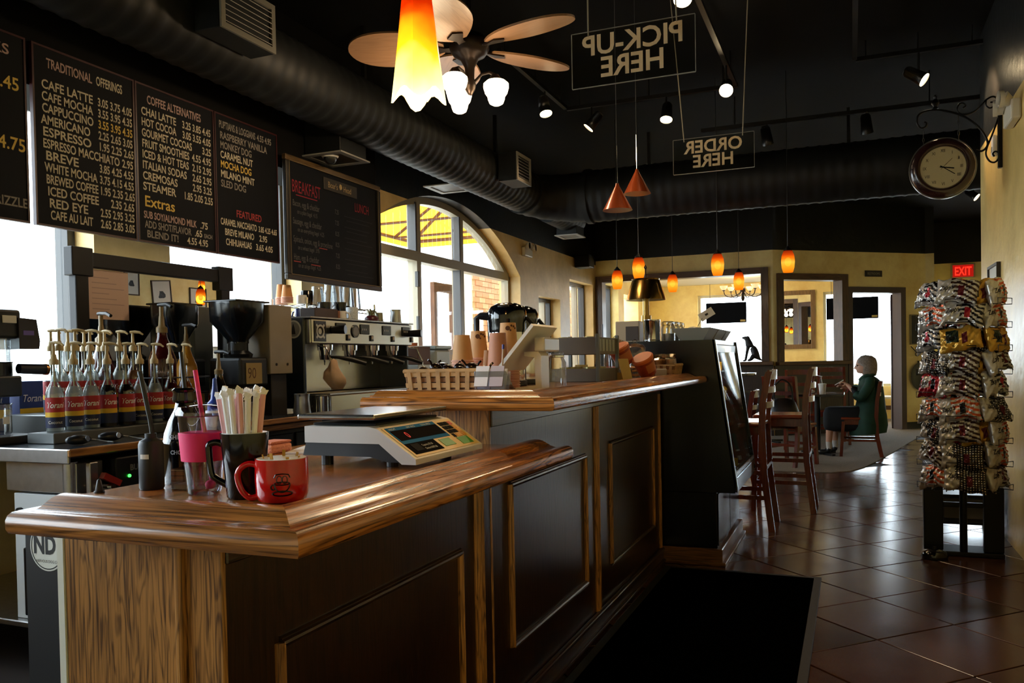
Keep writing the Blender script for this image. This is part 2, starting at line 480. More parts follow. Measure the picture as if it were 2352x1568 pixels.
def window(n, y0, y1, z0, z1, mull=(), trans=(), x=-4.2, fw=0.05, label=''):
    root = bpy.data.objects.new('window_%d' % n, None); C.objects.link(root); root.location = (x, (y0+y1)/2, z0)
    struct(root, label)
    cy = (y0+y1)/2
    def L(y): return y-cy
    f = MB()
    f.box(-0.05, 0.05, L(y0), L(y0)+fw, 0, z1-z0); f.box(-0.05, 0.05, L(y1)-fw, L(y1), 0, z1-z0)
    f.box(-0.05, 0.05, L(y0)+fw, L(y1)-fw, 0, fw); f.box(-0.05, 0.05, L(y0)+fw, L(y1)-fw, z1-z0-fw, z1-z0)
    f.build('window_frame', ALUD, root)
    for m in mull: MB().box(-0.045, 0.045, L(m)-fw/2, L(m)+fw/2, fw, z1-z0-fw).build('mullion', ALU, root)
    ys = [y0+fw]+[m for m in mull]+[y1-fw]
    for a, b in zip(ys, ys[1:]):
        MB().box(-0.004, 0.004, L(a), L(b), fw*.5, z1-z0-fw*.5).build('pane', PANE, root)
    return root
window(1, -1.8, 3.49, 1.05, 2.75, (-0.5, 0.85, 2.15), label='wide daylit window behind the bottle counter')
window(2, 4.06, 5.42, 1.05, 2.75, (), label='daylit window behind the chalkboards')
window(3, 10.78, 11.7, 0.95, 2.16, (11.45,), label='small daylit window next to the arched one')
window(4, 12.16, 13.4, 0.95, 2.51, (13.0,), label='tall narrow window near the far corner')
window(5, 14.1, 15.05, 0.9, 2.62, (14.6,), label='window of the side room')
# arched window
aw = bpy.data.objects.new('window_6', None); C.objects.link(aw); aw.location = (-4.2, 8.15, 1.34); struct(aw, 'large arched window with beige mullions')
def AL(y): return y-8.15
f = MB()
f.box(-0.05, 0.05, -1.95, -1.89, 0, 1.02).box(-0.05, 0.05, 1.89, 1.95, 0, 1.02).box(-0.05, 0.05, -1.89, 1.89, 0, 0.06)
for i in range(n):
    f.prism([(AL(ys[i]), arch_z(ys[i])-1.34-0.07), (AL(ys[i+1]), arch_z(ys[i+1])-1.34-0.07), (AL(ys[i+1]), arch_z(ys[i+1])-1.34), (AL(ys[i]), arch_z(ys[i])-1.34)], -0.05, 0.05, 'X')
f.build('window_frame', ALU, aw, weld=False)
MB().box(-0.06, 0.06, -1.89, 1.89, 0.97, 1.07).build('transom', ALU, aw)
for m in (7.62, 8.65):
    zt = arch_z(m)-1.34-0.04
    MB().box(-0.055, 0.055, AL(m)-0.045, AL(m)+0.045, 0.06, zt).build('mullion', ALU, aw)
    MB().box(-0.03, 0.062, AL(m)-0.075, AL(m)-0.045, 1.07, zt-0.02).build('gasket', ALUD, aw)
MB().box(-0.03, 0.06, AL(8.65)-0.075, AL(8.65)-0.045, 0.06, 0.97).build('gasket', ALUD, aw)
# casement latch bars on the opening light
MB().box(0.05, 0.09, AL(7.62)-0.09, AL(7.62)-0.05, 0.70, 0.86, 0.005).build('latch', ALUD, aw)
MB().box(0.05, 0.08, AL(7.62)-0.08, AL(7.62)-0.05, 0.26, 0.40, 0.005).build('latch', ALUD, aw)
for (a, b) in ((-1.92, -0.53), (-0.53, 0.50), (0.50, 1.92)):
    MB().box(-0.004, 0.004, a, b, 0.03, 1.0).build('pane', PANE, aw)
    k = 10; yy = [a+(b-a)*i/k for i in range(k+1)]
    g = MB()
    for i in range(k):
        g.prism([(yy[i], 1.04), (yy[i+1], 1.04), (yy[i+1], arch_z(yy[i+1]+8.15)-1.37), (yy[i], arch_z(yy[i]+8.15)-1.37)], -0.004, 0.004, 'X')
    g.build('pane', PANE, aw)
# bulkhead behind the menu boards
struct(MB().box(-3.999, -3.63, -2.5, 5.95, 2.62, 3.699).build('trim_1', BLK), 'black bulkhead above the bottle counter')

# ================================================================ other walls and ceiling
struct(MB().box(-4.3, 3.4, -2.6, 13.62, 3.7, 3.85).build('ceiling', BLK), 'black painted ceiling')
struct(MB().box(-4.3, 3.4, 13.63, 17.6, 3.7, 3.85).build('ceiling_passage', BLK), 'black painted ceiling over the exit passage')
struct(MB().box(-4.3, 1.1, -2.75, -2.6, 0, 3.7).build('wall_back', YEL), 'yellow plaster wall behind the viewer')
struct(MB().box(0.95, 1.1, -2.6, 7.4, 0, 3.7).build('wall_right', YELR), 'yellow plaster wall of the passage')
struct(MB().box(3.2, 3.35, 7.4, 17.6, 0, 3.7).build('wall_right_far', YEL), 'yellow plaster wall with pictures')
struct(MB().box(1.1, 3.2, 7.25, 7.4, 0, 3.7).build('wall_right_return', YEL), 'yellow plaster return wall')
# exit end of the passage, glazed door in it
w = MB().box(1.168, 1.55, 17.4, 17.55, 0, 3.7).box(2.75, 3.2, 17.4, 17.55, 0, 3.7).box(1.55, 2.75, 17.4, 17.55, 2.4, 3.7)
struct(w.build('wall_exit', YEL, weld=False), 'yellow plaster wall around the exit door')
d3 = bpy.data.objects.new('door_2', None); C.objects.link(d3); d3.location = (2.15, 17.46, 0.0); struct(d3, 'glazed exit door with bright daylight')
MB().box(-0.6, -0.5, -0.04, 0.04, 0, 2.4).box(0.5, 0.6, -0.04, 0.04, 0, 2.4).box(-0.5, 0.5, -0.04, 0.04, 2.3, 2.4).box(-0.5, 0.5, -0.04, 0.04, 0, 0.22).box(-0.5, 0.5, -0.04, 0.04, 0.95, 1.05).build('door_frame', ALUD, d3)
MB().box(-0.5, 0.5, -0.004, 0.004, 0.22, 0.95).build('pane', PANE, d3)
MB().box(-0.5, 0.5, -0.004, 0.004, 1.05, 2.3).build('pane', PANE, d3)
# far wall with the framed pass-through
w = MB()
w.box(-4.0, -3.93, 13.6, 13.75, 0, 3.7).box(-1.25, -1.12, 13.6, 13.75, 0, 3.7).box(-3.93, -1.25, 13.6, 13.75, 2.58, 3.7).box(-3.93, -1.25, 13.6, 13.75, 0, 1.18)
struct(w.build('wall_far', YEL, weld=False), 'yellow plaster far wall with a framed opening')
DARKW = wood('dark_wainscot', '33201a', '150b08', 'Z', rough=0.35, coat=0.2)
struct(MB().box(-3.99, -1.13, 13.575, 13.599, 0, 1.12).build('trim_2', DARKW), 'dark wood wainscot under the framed opening')
tf = bpy.data.objects.new('trim_3', None); C.objects.link(tf); tf.location = (-2.59, 13.6, 1.18); struct(tf, 'walnut frame of the wide opening')
MB().box(-1.40, -1.29, -0.06, 0.16, 0, 1.48).build('frame_post', TRIM, tf)
MB().box(1.29, 1.40, -0.06, 0.16, 0, 1.48).build('frame_post', TRIM, tf)
MB().box(-1.29, 1.29, -0.06, 0.16, 1.38, 1.48).build('frame_head', TRIMX, tf)
MB().box(-1.42, 1.47, -0.16, 0.18, -0.06, 0.0, 0.01).build('ledge', TRIMX, tf)
# angled wall with second opening and door
ang = math.atan2(.64, .77)
def AO(name, lab=None):
    o = bpy.data.objects.new(name, None); C.objects.link(o); o.location = (-1.12, 13.6, 0); o.rotation_euler.z = ang
    return struct(o, lab)
wa = MB()
wa.box(0, 0.14, 0, 0.15, 0, 3.7).box(1.33, 1.47, 0, 0.15, 0, 3.7).box(2.47, 2.98, 0, 0.15, 0, 3.7)
wa.box(0.14, 1.33, 0, 0.15, 0, 1.17).box(0.14, 1.33, 0, 0.15, 2.49, 3.7).box(1.47, 2.47, 0, 0.15, 2.29, 3.7)
o = wa.build('wall_angled', YEL, weld=False, loc=(-1.12, 13.6, 0), rz=ang); struct(o, 'yellow plaster angled wall with a doorway')
o = MB().box(0.0, 1.38, -0.024, -0.001, 0, 1.11).build('trim_4', DARKW, loc=(-1.12, 13.6, 0), rz=ang); struct(o, 'dark wood wainscot below the second opening')
t4 = AO('trim_5', 'walnut frame of the second opening')
MB().box(0.06, 0.16, -0.05, 0.17, 1.17, 2.56).build('frame_post', TRIM, t4)
MB().box(1.26, 1.38, -0.05, 0.17, 1.17, 2.56).build('frame_post', TRIM, t4)
MB().box(0.16, 1.26, -0.05, 0.17, 2.46, 2.56).build('frame_head', TRIMX, t4)
MB().box(0.03, 1.40, -0.10, 0.18, 1.11, 1.17, 0.008).build('ledge', TRIMX, t4)
PURP = mat('door_frame_brown', '4a3b3c', 0.45)
d1 = AO('door_1', 'brown framed open doorway to the side room')
MB().box(1.39, 1.48, -0.03, 0.17, 0, 2.36).build('frame_post', PURP, d1)
MB().box(2.44, 2.54, -0.03, 0.17, 0, 2.36).build('frame_post', PURP, d1)
MB().box(1.48, 2.44, -0.03, 0.17, 2.27, 2.36).build('frame_head', PURP, d1)
# the door leaf, folded back into the side room
lf = MB().obox((2.44+0.44*0.66, 0.17+0.44*0.75, 1.135), (0.66, 0.75, 0), (-0.75, 0.66, 0), (0, 0, 1), 0.88, 0.045, 2.25).build('door_leaf', PURP, d1)
MB().obox((2.44+0.45*0.66-0.0165, 0.17+0.45*0.75+0.0145, 1.4), (0.66, 0.75, 0), (-0.75, 0.66, 0), (0, 0, 1), 0.5, 0.004, 1.2).build('door_glass', mat('door_pane_light', 'c9ccd2', 0.15), lf)
struct(MB().box(2.55, 2.97, -0.015, -0.0005, 0, 0.12).build('baseboard_angled', mat('black_baseboard', '15110f', 0.5), loc=(-1.12, 13.6, 0), rz=ang))
struct(MB().box(1.168, 1.30, 15.5, 17.4, 0, 3.7).build('wall_passage_return', YEL), 'yellow plaster side of the exit passage')
# side room: back wall with two windows
w = MB()
YB = 17.6
for (a, b) in ((-4.3, -2.97), (-1.30, -0.50), (0.82, 1.168)): w.box(a, b, YB, YB+0.2, 0, 2.9)
w.box(-2.97, -1.30, YB, YB+0.2, 0, 0.9).box(-2.97, -1.30, YB, YB+0.2, 2.56, 2.9).box(-0.50, 0.82, YB, YB+0.2, 0, 0.64).box(-0.50, 0.82, YB, YB+0.2, 2.52, 2.9)
struct(w.build('wall_side_room_back', YEL, weld=False), 'yellow plaster back wall of the side room')
WCEIL = mat('cream_ceiling', 'd9cfb6', 0.8)
struct(MB().prism([(-4.0, 13.76), (-1.25, 13.76), (1.0, 15.63), (1.165, 17.6), (-4.0, 17.6)], 2.78, 2.88).build('ceiling_side_room', WCEIL), 'cream ceiling of the side room')
def backwin(n, x0, x1, z0, z1, lab):
    r = bpy.data.objects.new('window_%d' % n, None); C.objects.link(r); r.location = ((x0+x1)/2, YB+0.12, z0); struct(r, lab)
    hw = (x1-x0)/2; h = z1-z0
    MB().box(-hw, -hw+0.05, -0.04, 0.04, 0, h).box(hw-0.05, hw, -0.04, 0.04, 0, h).box(-hw+0.05, hw-0.05, -0.04, 0.04, 0, 0.05).box(-hw+0.05, hw-0.05, -0.04, 0.04, h-0.05, h).build('window_frame', mat('white_window_frame', 'd8d4c8', 0.5), r)
    MB().box(-hw+0.05, hw-0.05, -0.004, 0.004, 0.05, h-0.05).build('pane', PANE, r)
backwin(7, -2.97, -1.30, 0.9, 2.56, 'bright window of the side room behind the dog figure')
backwin(8, -0.50, 0.82, 0.64, 2.52, 'bright window of the side room beyond the doorway')

# ================================================================ outside
struct(MB().box(-40, -4.3, -25, 45, -0.3, -0.1).build('ground_street', mat('pavement', 'b9b5ac', 0.9, noise=0.1)), 'pale pavement outside')
struct(MB().box(-4.3, 40, 18.2, 60, -0.3, -0.1).build('ground_lot', mat('pavement', 'b9b5ac', 0.9)), 'pale pavement behind the side room')
BRICKS = [mat('brick_%d' % i, c, 0.85, noise=0.15, nscale=20) for i, c in enumerate(('dba68e', 'd29a82', 'e2b49c'))]
def brick_pier(x0, x1, y0, y1, h, lab):
    t = thing('brick_pier', lab, 'brick pier', ((x0+x1)/2, (y0+y1)/2, -0.1), group='brick piers outside')
    hx, hy = (x1-x0)/2, (y1-y0)/2
    MB().box(-hx+.012, hx-.012, -hy+.012, hy-.012, 0, h).build('mortar_core', mat('mortar', 'c9bda8', 0.9), t)
    bw, bh = 0.235, 0.085
    base = []
    for m in BRICKS: base.append(MB().box(-0.012, 0.012, -bw/2+.006, bw/2-.006, 0.005, bh-.005, 0.002))
    meshes = {}
    k = 0
    z = 0.9
    while z+bh < h:
        off = (bw/2 if k % 2 else 0)
        y = -hy+off
        while y+bw <= hy+0.001:
            mi = random.randrange(3)
            if mi not in meshes:
                o = base[mi].build('brick', BRICKS[mi], t); meshes[mi] = o.data
            else:
                o = bpy.data.objects.new('brick', meshes[mi]); C.objects.link(o); o.parent = t
            o.location = (hx-0.006, y+bw/2, z)
            y += bw
        z += bh; k += 1
    return t
brick_pier(-5.7, -5.25, 11.3, 12.72, 2.75, 'brick pier seen through the right end of the arched window')
brick_pier(-5.5, -5.1, 15.3, 16.5, 2.75, 'brick pier seen through the tall narrow window')
# orange awning
aw2 = thing('awning', 'orange fabric awning on a brown pipe frame outside the arched window', 'awning', (-4.32, 9.0, 3.2))
FAB = mat('awning_orange', 'f09a28', 0.8, noise=0.08)
_n = FAB.node_tree
_t = _n.nodes.new('ShaderNodeBsdfTranslucent'); _t.inputs[0].default_value = lin('ffb030')
_x = _n.nodes.new('ShaderNodeMixShader'); _x.inputs[0].default_value = 0.6
_n.links.new(_n.nodes['Principled BSDF'].outputs[0], _x.inputs[1]); _n.links.new(_t.outputs[0], _x.inputs[2]); _n.links.new(_x.outputs[0], _n.nodes['Material Output'].inputs[0])
PIPE = mat('awning_pipe_brown', '5a3a24', 0.6)
A = [(-1.7, -2.0, -0.12), (-1.7, 1.85, -0.12), (0, 1.85, -0.12), (0, -2.0, 0.95), (0, 1.3, 0.95)]
m = MB()
m.add([A[0], A[1], A[4], A[3]], [(0, 1, 2, 3)]); m.add([A[1], A[2], A[4]], [(0, 1, 2)])
m.add([A[0], A[1], (A[1][0], A[1][1], -0.24), (A[0][0], A[0][1], -0.24)], [(0, 1, 2, 3)])
m.add([A[1], A[2], (A[2][0], A[2][1], -0.24), (A[1][0], A[1][1], -0.24)], [(0, 1, 2, 3)])
m.build('fabric', FAB, aw2)
p = MB()
p.tube([(-1.68, -2.0, -0.15), (-1.68, 1.83, -0.15), (0, 1.83, -0.15)], 0.025)
for yy in (-2.0, -0.9, 0.2, 1.3): p.tube([(-1.68, yy, -0.16), (-0.02, yy, 0.9)], 0.022); p.tube([(-1.68, yy, -0.16), (-0.02, yy, -0.16)], 0.018)
p.tube([(-1.68, 1.83, -0.15), (-0.02, 1.3, 0.9)], 0.025)
p.build('pipe_frame', PIPE, aw2)
# wooden sandwich-board frame outside
ws = thing('wooden_stand', 'brown wooden frame standing outside the arched window', 'stand', (-4.75, 9.35, -0.1))
WB = wood('weathered_wood', '7a5236', '47301f', 'Z', rough=0.7, coat=0.0)
MB().box(-0.03, 0.03, -0.30, -0.21, 0, 2.35, 0.005).build('post', WB, ws)
MB().box(-0.03, 0.03, 0.21, 0.30, 0, 2.35, 0.005).build('post', WB, ws)
MB().box(-0.03, 0.03, -0.21, 0.21, 2.24, 2.35, 0.005).build('rail', WB, ws)
MB().box(-0.03, 0.03, -0.21, 0.21, 0.3, 0.42, 0.005).build('rail', WB, ws)
# ================================================================ the bar
PROF = [(0.025,-.006),(0.006,-.003),(0,0.006),(0,0.022),(0.005,0.031),(0.014,0.036),(0.028,0.0365),(0.042,0.034),(0.052,0.0315),(0.060,0.0315),(0.074,0.036),(0.088,0.044),(0.100,0.050),(0.112,0.0535),(0.128,0.055),(0.144,0.052),(0.150,0.044),(0.150,0.0)]
def sweep(ends, z0):
    """ends: two functions u -> (x,y)"""
    m = MB(); n = len(PROF)
    vs = []
    for e in ends:
        for (u, z) in PROF:
            x, y = e(u); vs.append((x, y, z0+z))
    fs = [(i, (i+1) % n, n+(i+1) % n, n+i) for i in range(n)]+[tuple(range(n-1, -1, -1)), tuple(range(n, 2*n))]
    return m.add(vs, fs)
XO, XF = -0.80, -1.09
def counter(name, ynear, yfar, zb, label, xin, loc):
    t = thing(name, label, 'counter top', loc)
    lx, ly, lz = loc
    a = sweep((lambda u: (-1.46-lx, ynear+u-ly), lambda u: (XO-u-lx, ynear+u-ly)), zb-lz)
    a.build('end_rail', OAKX, t, smooth=50)
    b = sweep((lambda u: (XO-u-lx, ynear+u-ly), lambda u: (XO-u-lx, yfar-ly)), zb-lz)
    b.build('front_rail', OAK, t, smooth=50)
    MB().box(max(xin, -1.52)-lx, XO-0.150-lx, ynear+0.150-ly, yfar-ly, zb+0.002-lz, zb+0.036-lz, 0.003).build('worktop_board', OAK, t)
    if xin < -1.6:
        MB().box(xin-lx, -1.5205-lx, 1.72-ly, yfar-ly, zb+0.002-lz, zb+0.036-lz, 0.003).build('worktop_leaf', OAK, t)
    return t
counter('bar_counter_top', 1.06, 2.44, 0.950, 'lower oak bar top with moulded rail, nearest the viewer', -1.70, (-1.2, 1.8, 0.950))
counter('bar_counter_top', 2.27, 5.02, 1.108, 'upper oak bar top with moulded rail, in front of the pastry case', -1.56, (-1.2, 3.7, 1.108))

def stick(p0, p1, w=0.026, h=0.016):
    """half-round moulding stick on the front plane (normal +X)"""
    p0 = Vector(p0); p1 = Vector(p1); d = (p1-p0).normalized(); s = Vector((1,0,0)).cross(d)
    pts = [(-w/2, 0), (-w/2, h*.45), (-w*.30, h*.8), (-w*.1, h), (w*.1, h*.9), (w*.22, h*.55), (w*.34, h*.6), (w/2, h*.3), (w/2, 0)]
    n = len(pts); vs = [p0+s*a+Vector((b,0,0)) for a, b in pts]+[p1+s*a+Vector((b,0,0)) for a, b in pts]
    return MB().add(vs, [(i, (i+1) % n, n+(i+1) % n, n+i) for i in range(n)]+[tuple(range(n-1,-1,-1)), tuple(range(n, 2*n))])
def panel_frame(t, o, y0, y1, z0, z1, name='panel_moulding'):
    x = XF-o[0]
    def P(y, z): return (x, y-o[1], z-o[2])
    stick(P(y0, z0), P(y0, z1)).build(name, OAKZ, t)
    stick(P(y1, z1), P(y1, z0)).build(name, OAKZ, t)
    stick(P(y0, z1), P(y1, z1)).build(name, DOAKY, t)  # level sticks take the shade-darkened oak, uprights the light one
    stick(P(y1, z0), P(y0, z0)).build(name, DOAKY, t)
def body(y0, y1, h, label, panels, strips, endpiece, yb):
    o = (-1.29, (y0+y1)/2, 0)
    t = thing('bar_cabinet', label, 'bar cabinet', o)
    MB().box(-1.48-o[0], XF-0.002-o[0], y0+0.004-o[1], y1-o[1], 0, h-0.002).build('carcass', DOAK, t)
    # front face as separate oak boards, shade in their colour, between the upright strips
    ys = [y0]+list(strips)+[y1]
    for a, b in zip(ys, ys[1:]):
        if b-a > 0.05: MB().box(XF-0.002-o[0], XF-o[0], a+0.002-o[1], b-0.002-o[1], 0.10, h-0.07).build('front_board', DOAK, t)
    MB().box(XF-0.002-o[0], XF+0.008-o[0], y0-o[1], y1-o[1], h-0.07, h-0.002, 0.003).build('frieze_board', DOAKY, t)
    for s in strips: stick((XF-o[0], s-o[1], 0.10), (XF-o[0], s-o[1], h-0.07), 0.034, 0.014).build('upright_strip', OAKZ, t)
    for (a, b, c, d) in panels: panel_frame(t, o, a, b, c, d)
    MB().box(XF-o[0], XF+0.016-o[0], y0-o[1], y1-o[1], 0.012, 0.075, 0.004).build('base_board', DOAKY, t)
    MB().box(XF+0.0-o[0], XF+0.024-o[0], y0-o[1], y1-o[1], 0.075, 0.098, 0.007).build('base_cap', DOAKY, t)
    MB().box(XF-o[0], XF+0.03-o[0], y0-o[1], y1-o[1], 0.012, 0.03, 0.006).build('shoe_moulding', DOAKY, t)
    if endpiece:
        MB().box(-1.49-o[0], -1.192-o[0], y0-0.012-o[1], y0+0.003-o[1], 0.012, h-0.003, 0.002).build('end_panel', OAKZ, t)
        MB().box(-1.192-o[0], -1.176-o[0], y0-0.024-o[1], y0+0.003-o[1], 0.012, h-0.003, 0.005).build('end_strip', OAKZ, t)
        MB().box(-1.176-o[0], XF+0.002-o[0], y0-0.010-o[1], y0+0.003-o[1], 0.012, h-0.003, 0.002).build('corner_board', OAKZ, t)
        MB().box(-1.512-o[0], -1.491-o[0], y0-0.014-o[1], y0+0.35-o[1], 0.012, h-0.003, 0.002).build('white_edge_panel', mat('white_laminate', 'dcdcd0', 0.5), t)
    else:
        MB().box(-1.49-o[0], XF+0.002-o[0], y0-0.010-o[1], y0+0.003-o[1], 0.012, h-0.003, 0.002).build('end_panel', OAKZ, t)
    return t
body(1.22, 2.45, 0.950, 'stained oak bar front, shade painted in, under the lower top, nearest the viewer', [(1.372, 2.216, 0.26, 0.685)], [2.335, 2.365], True, 0)
body(2.46, 5.018, 1.108, 'stained oak bar front, shade painted in, with two framed panels beside the pastry case', [(2.61, 3.475, 0.27, 0.83), (3.88, 4.81, 0.263, 0.845)], [3.635, 3.665, 4.99], False, 0)

# ================================================================ pastry display case
CASEB = mat('case_black_gloss', '0a0c0d', 0.22, noise=0.1)
CGL = glass('case_glass', 'eef2f0', 0.06)
cs = thing('display_case', 'black pastry display case with slanted glass front at the end of the bar', 'display case', (-1.1, 5.62, 0))
def cp(pts): return [(x+1.1, z) for x, z in pts]
Y0c, Y1c = -0.575, 0.43
SIDE = [(-1.46, 0.44), (-0.645, 0.44), (-0.640, 0.50), (-0.757, 1.36), (-1.46, 1.36)]
MB().prism(cp(SIDE), Y0c, Y0c+0.025, 'Y').build('side_panel', CASEB, cs)
fs = MB().prism(cp(SIDE), Y1c-0.025, Y1c, 'Y').build('side_panel', CASEB, cs)
MB().box(-0.36, -0.34, Y0c+.025, Y1c-.025, 0.44, 1.36).build('rear_panel', CASEB, cs)
MB().box(-0.36, 0.340, Y0c+.025, Y1c-.025, 1.335, 1.36).build('top_panel', CASEB, cs)
MB().box(-0.34, 0.453, Y0c+.025, Y1c-.025, 0.44, 0.47).build('floor_panel', CASEB, cs)
def slant(z): return -0.640+(-0.757+0.640)*(z-0.50)/0.86+1.1
m = MB(); y0, y1 = Y0c+0.03, Y1c-0.03
m.add([(slant(.56)-.006, y0, .56), (slant(.56)-.006, y1, .56), (slant(1.33)-.006, y1, 1.33), (slant(1.33)-.006, y0, 1.33), (slant(.56)-.012, y0, .56), (slant(.56)-.012, y1, .56), (slant(1.33)-.012, y1, 1.33), (slant(1.33)-.012, y0, 1.33)],
      [(0,1,2,3),(7,6,5,4),(0,4,5,1),(1,5,6,2),(2,6,7,3),(3,7,4,0)])
m.build('glass_front', CGL, cs)
EDG = mat('case_edge_trim', '6d7276', 0.25, 0.9)
for (ya, yb) in ((Y0c, Y0c+.028), (Y1c-.028, Y1c)):
    m = MB(); z0, z1 = .47, 1.36
    m.add([(slant(z0)-.012, ya, z0), (slant(z0)+.006, ya, z0), (slant(z0)+.006, yb, z0), (slant(z0)-.012, yb, z0), (slant(z1)-.012, ya, z1), (slant(z1)+.006, ya, z1), (slant(z1)+.006, yb, z1), (slant(z1)-.012, yb, z1)],
          [(0,3,2,1),(4,5,6,7),(0,1,5,4),(1,2,6,5),(2,3,7,6),(3,0,4,7)])
    m.build('edge_trim', EDG if ya < 0 else CASEB, cs)
MB().box(slant(1.33)-.03, slant(1.36)+.004, Y0c+.028, Y1c-.028, 1.28, 1.334, .004).build('top_rail', mat('case_lamp_cover', '9aa0a2', 0.35), cs)
MB().box(slant(.56)-.03, slant(.56)+.008, Y0c+.028, Y1c-.028, 0.535, 0.565, .004).build('glass_channel', EDG, cs)
MB().box(slant(.5)-.04, slant(.5)+.004, Y0c+.028, Y1c-.028, 0.44, 0.535, .006).build('lip_panel', CASEB, cs)
SHG = glass('shelf_glass', 'dfe9e4', 0.2)
for z in (0.76, 0.97, 1.16):
    MB().box(-0.33, slant(z)-0.05, Y0c+.03, Y1c-.03, z, z+0.006).build('shelf', SHG, cs)
MB().box(-0.33, slant(.5)-0.05, Y0c+.03, Y1c-.03, .47, .50).build('deck', mat('case_deck_white', 'd8d8d2', 0.4), cs)
lb = MB().box(-0.35, 0.345, Y0c+.01, Y1c-.01, 0.10, 0.44, .006).build('base_cabinet', CASEB, cs)
MB().box(0.345, 0.352, Y0c+.02, -0.06, 0.115, 0.43, .003).build('base_door', CASEB, cs)
MB().box(0.345, 0.352, -0.04, Y1c-.02, 0.115, 0.43, .003).build('base_door', CASEB, cs)
PLX = wood('plinth_oak', '8a5a34', '40230f', 'X', rough=0.35)
MB().box(-0.355, 0.375, Y0c-.005, Y1c, 0.012, 0.10, .004).build('plinth', PLX, cs)
MB().box(-0.36, 0.395, Y0c-.02, Y1c+.0, 0.0, 0.022, .006).build('shoe_moulding', PLX, cs)
lightobj('AREA', (0.27, 0.0, 1.325), 2.2, 'ffd9a0', cs, direction=(0, 0, -1))
# goods in the case
CAKE = [mat('pastry_gold', 'c98a3a', 0.7, noise=0.3, nscale=60), mat('pastry_brown', '7a4520', 0.7, noise=0.3, nscale=60), mat('pastry_cream', 'e6d3a4', 0.7, noise=0.15, nscale=60), mat('pastry_yellow', 'e0b430', 0.6, noise=0.15)]
muf = MB().lathe([(0.0, 0), (0.028, 0), (0.036, 0.04), (0.044, 0.048), (0.042, 0.06), (0.026, 0.074), (0.0, 0.08)], n=14)
def good(kind, x, y, z, lab, mi):
    if kind == 'muffin':
        t = thing('muffin', lab, 'muffin', (x, y, z), group='baked goods in the pastry case')
        MB().lathe([(0.0, 0), (0.026, 0), (0.036, 0.042), (0.0, 0.042)], n=14).build('paper_cup', CAKE[2], t, smooth=40)
        MB().lathe([(0.036, 0.0421), (0.046, 0.05), (0.043, 0.064), (0.026, 0.077), (0.0, 0.082)], n=14).build('muffin_crown', CAKE[mi], t, smooth=60)
    elif kind == 'loaf':
        o = MB().prism([(-.045, 0), (.045, 0), (.05, .04), (.03, .062), (0, .07), (-.03, .062), (-.05, .04)], -.09, .09, 'Y').build('cake_loaf', CAKE[mi], smooth=50, loc=(x, y, z)); tag(o, lab, 'cake', 'baked goods in the pastry case')
    elif kind == 'slice':
        o = MB().prism([(-.06, -.05), (.07, 0), (-.06, .05)], 0, .055, 'Z').build('cake_slice', CAKE[mi], loc=(x, y, z)); tag(o, lab, 'cake', 'baked goods in the pastry case')
xx = -0.86
i = 0
for z, row in ((0.501, ('muffin', 'muffin', 'loaf', 'slice')), (0.767, ('slice', 'slice', 'muffin', 'muffin')), (0.977, ('loaf', 'slice', 'slice', 'muffin')), (1.167, ('muffin', 'loaf', 'muffin', 'slice'))):
    nm = {0.501: 'on the pastry case deck', 0.767: 'on lowest shelf of the pastry case', 0.977: 'on middle shelf of the pastry case', 1.167: 'on top shelf of the pastry case'}[z]
    for k, kd in enumerate(row):
        y = 5.62-0.42+0.22*k
        pos = ('nearest the bar', 'second from the bar', 'third from the bar', 'farthest from the bar')[k]
        good(kd, (-0.80 if z < 0.6 else -0.84-0.06*(z > 1.1)), y, z, '%s %s, %s' % ({'muffin': 'muffin', 'loaf': 'small cake loaf', 'slice': 'cake slice'}[kd], nm, pos), i % 4); i += 1
MB()
# ================================================================ ducts
def ribbed(pts, r, pitch=0.11, n=22, r1=None):
    out = []; rs = []; acc = 0
    pts = [Vector(p) for p in pts]
    tot = sum((b-a).length for a, b in zip(pts, pts[1:])); done = 0
    for a, b in zip(pts, pts[1:]):
        L = (b-a).length; k = max(1, int(L/(pitch/4)))
        for i in range(k):
            s = done+L*i/k; ph = (s/pitch) % 1.0
            rr = r if r1 is None else r+(r1-r)*s/tot
            out.append(a.lerp(b, i/k)); rs.append(rr+(0.007 if ph < 0.26 else 0))
        done += L
    out.append(pts[-1]); rs.append(r1 or r)
    return MB().tube(out, r, n, rs=rs)
ZD = 3.07
dt = thing('air_duct', 'black painted spiral air duct running under the ceiling', 'air duct', (-3.2, 4.0, ZD))
ribbed([(-.05, -6.4, 0), (-.05, 4.35, 0)], 0.215).build('long_run', DUCT, dt, smooth=40)
el = [(-.05+0.55-0.55*math.cos(a), 4.35+0.55*math.sin(a), 0) for a in [PI/2*i/10 for i in range(11)]]
ribbed(el, 0.215, 0.17, r1=0.275).build('elbow', DUCT, dt, smooth=40)
ribbed([(0.5, 4.9, 0), (6.35, 4.9, 0)], 0.28).build('cross_run', DUCT, dt, smooth=40)
MB().cyl((0.50, 4.9, 0), (0.56, 4.9, 0), 0.30, n=24).build('joint_collar', DUCT, dt, smooth=40)
MB().cyl((-.05, 4.29, 0), (-.05, 4.35, 0), 0.235, n=24).build('joint_collar', DUCT, dt, smooth=40)
ribbed([(0.0, 5.0, -0.05), (-0.02, 6.0, -0.05)], 0.17).build('branch_run', DUCT, dt, smooth=40)
for y in (-4.5, -1.5, 1.2, 3.6): MB().box(-0.065, -0.035, y-.015, y+.015, 0.2, 0.629).build('hanger_strap', BLACKM, dt)
for x in (1.2, 3.2, 5.2): MB().box(x-.015, x+.015, 4.885, 4.915, 0.27, 0.629).build('hanger_strap', BLACKM, dt)
GRL = mat('diffuser_frame_grey', '77746c', 0.5)
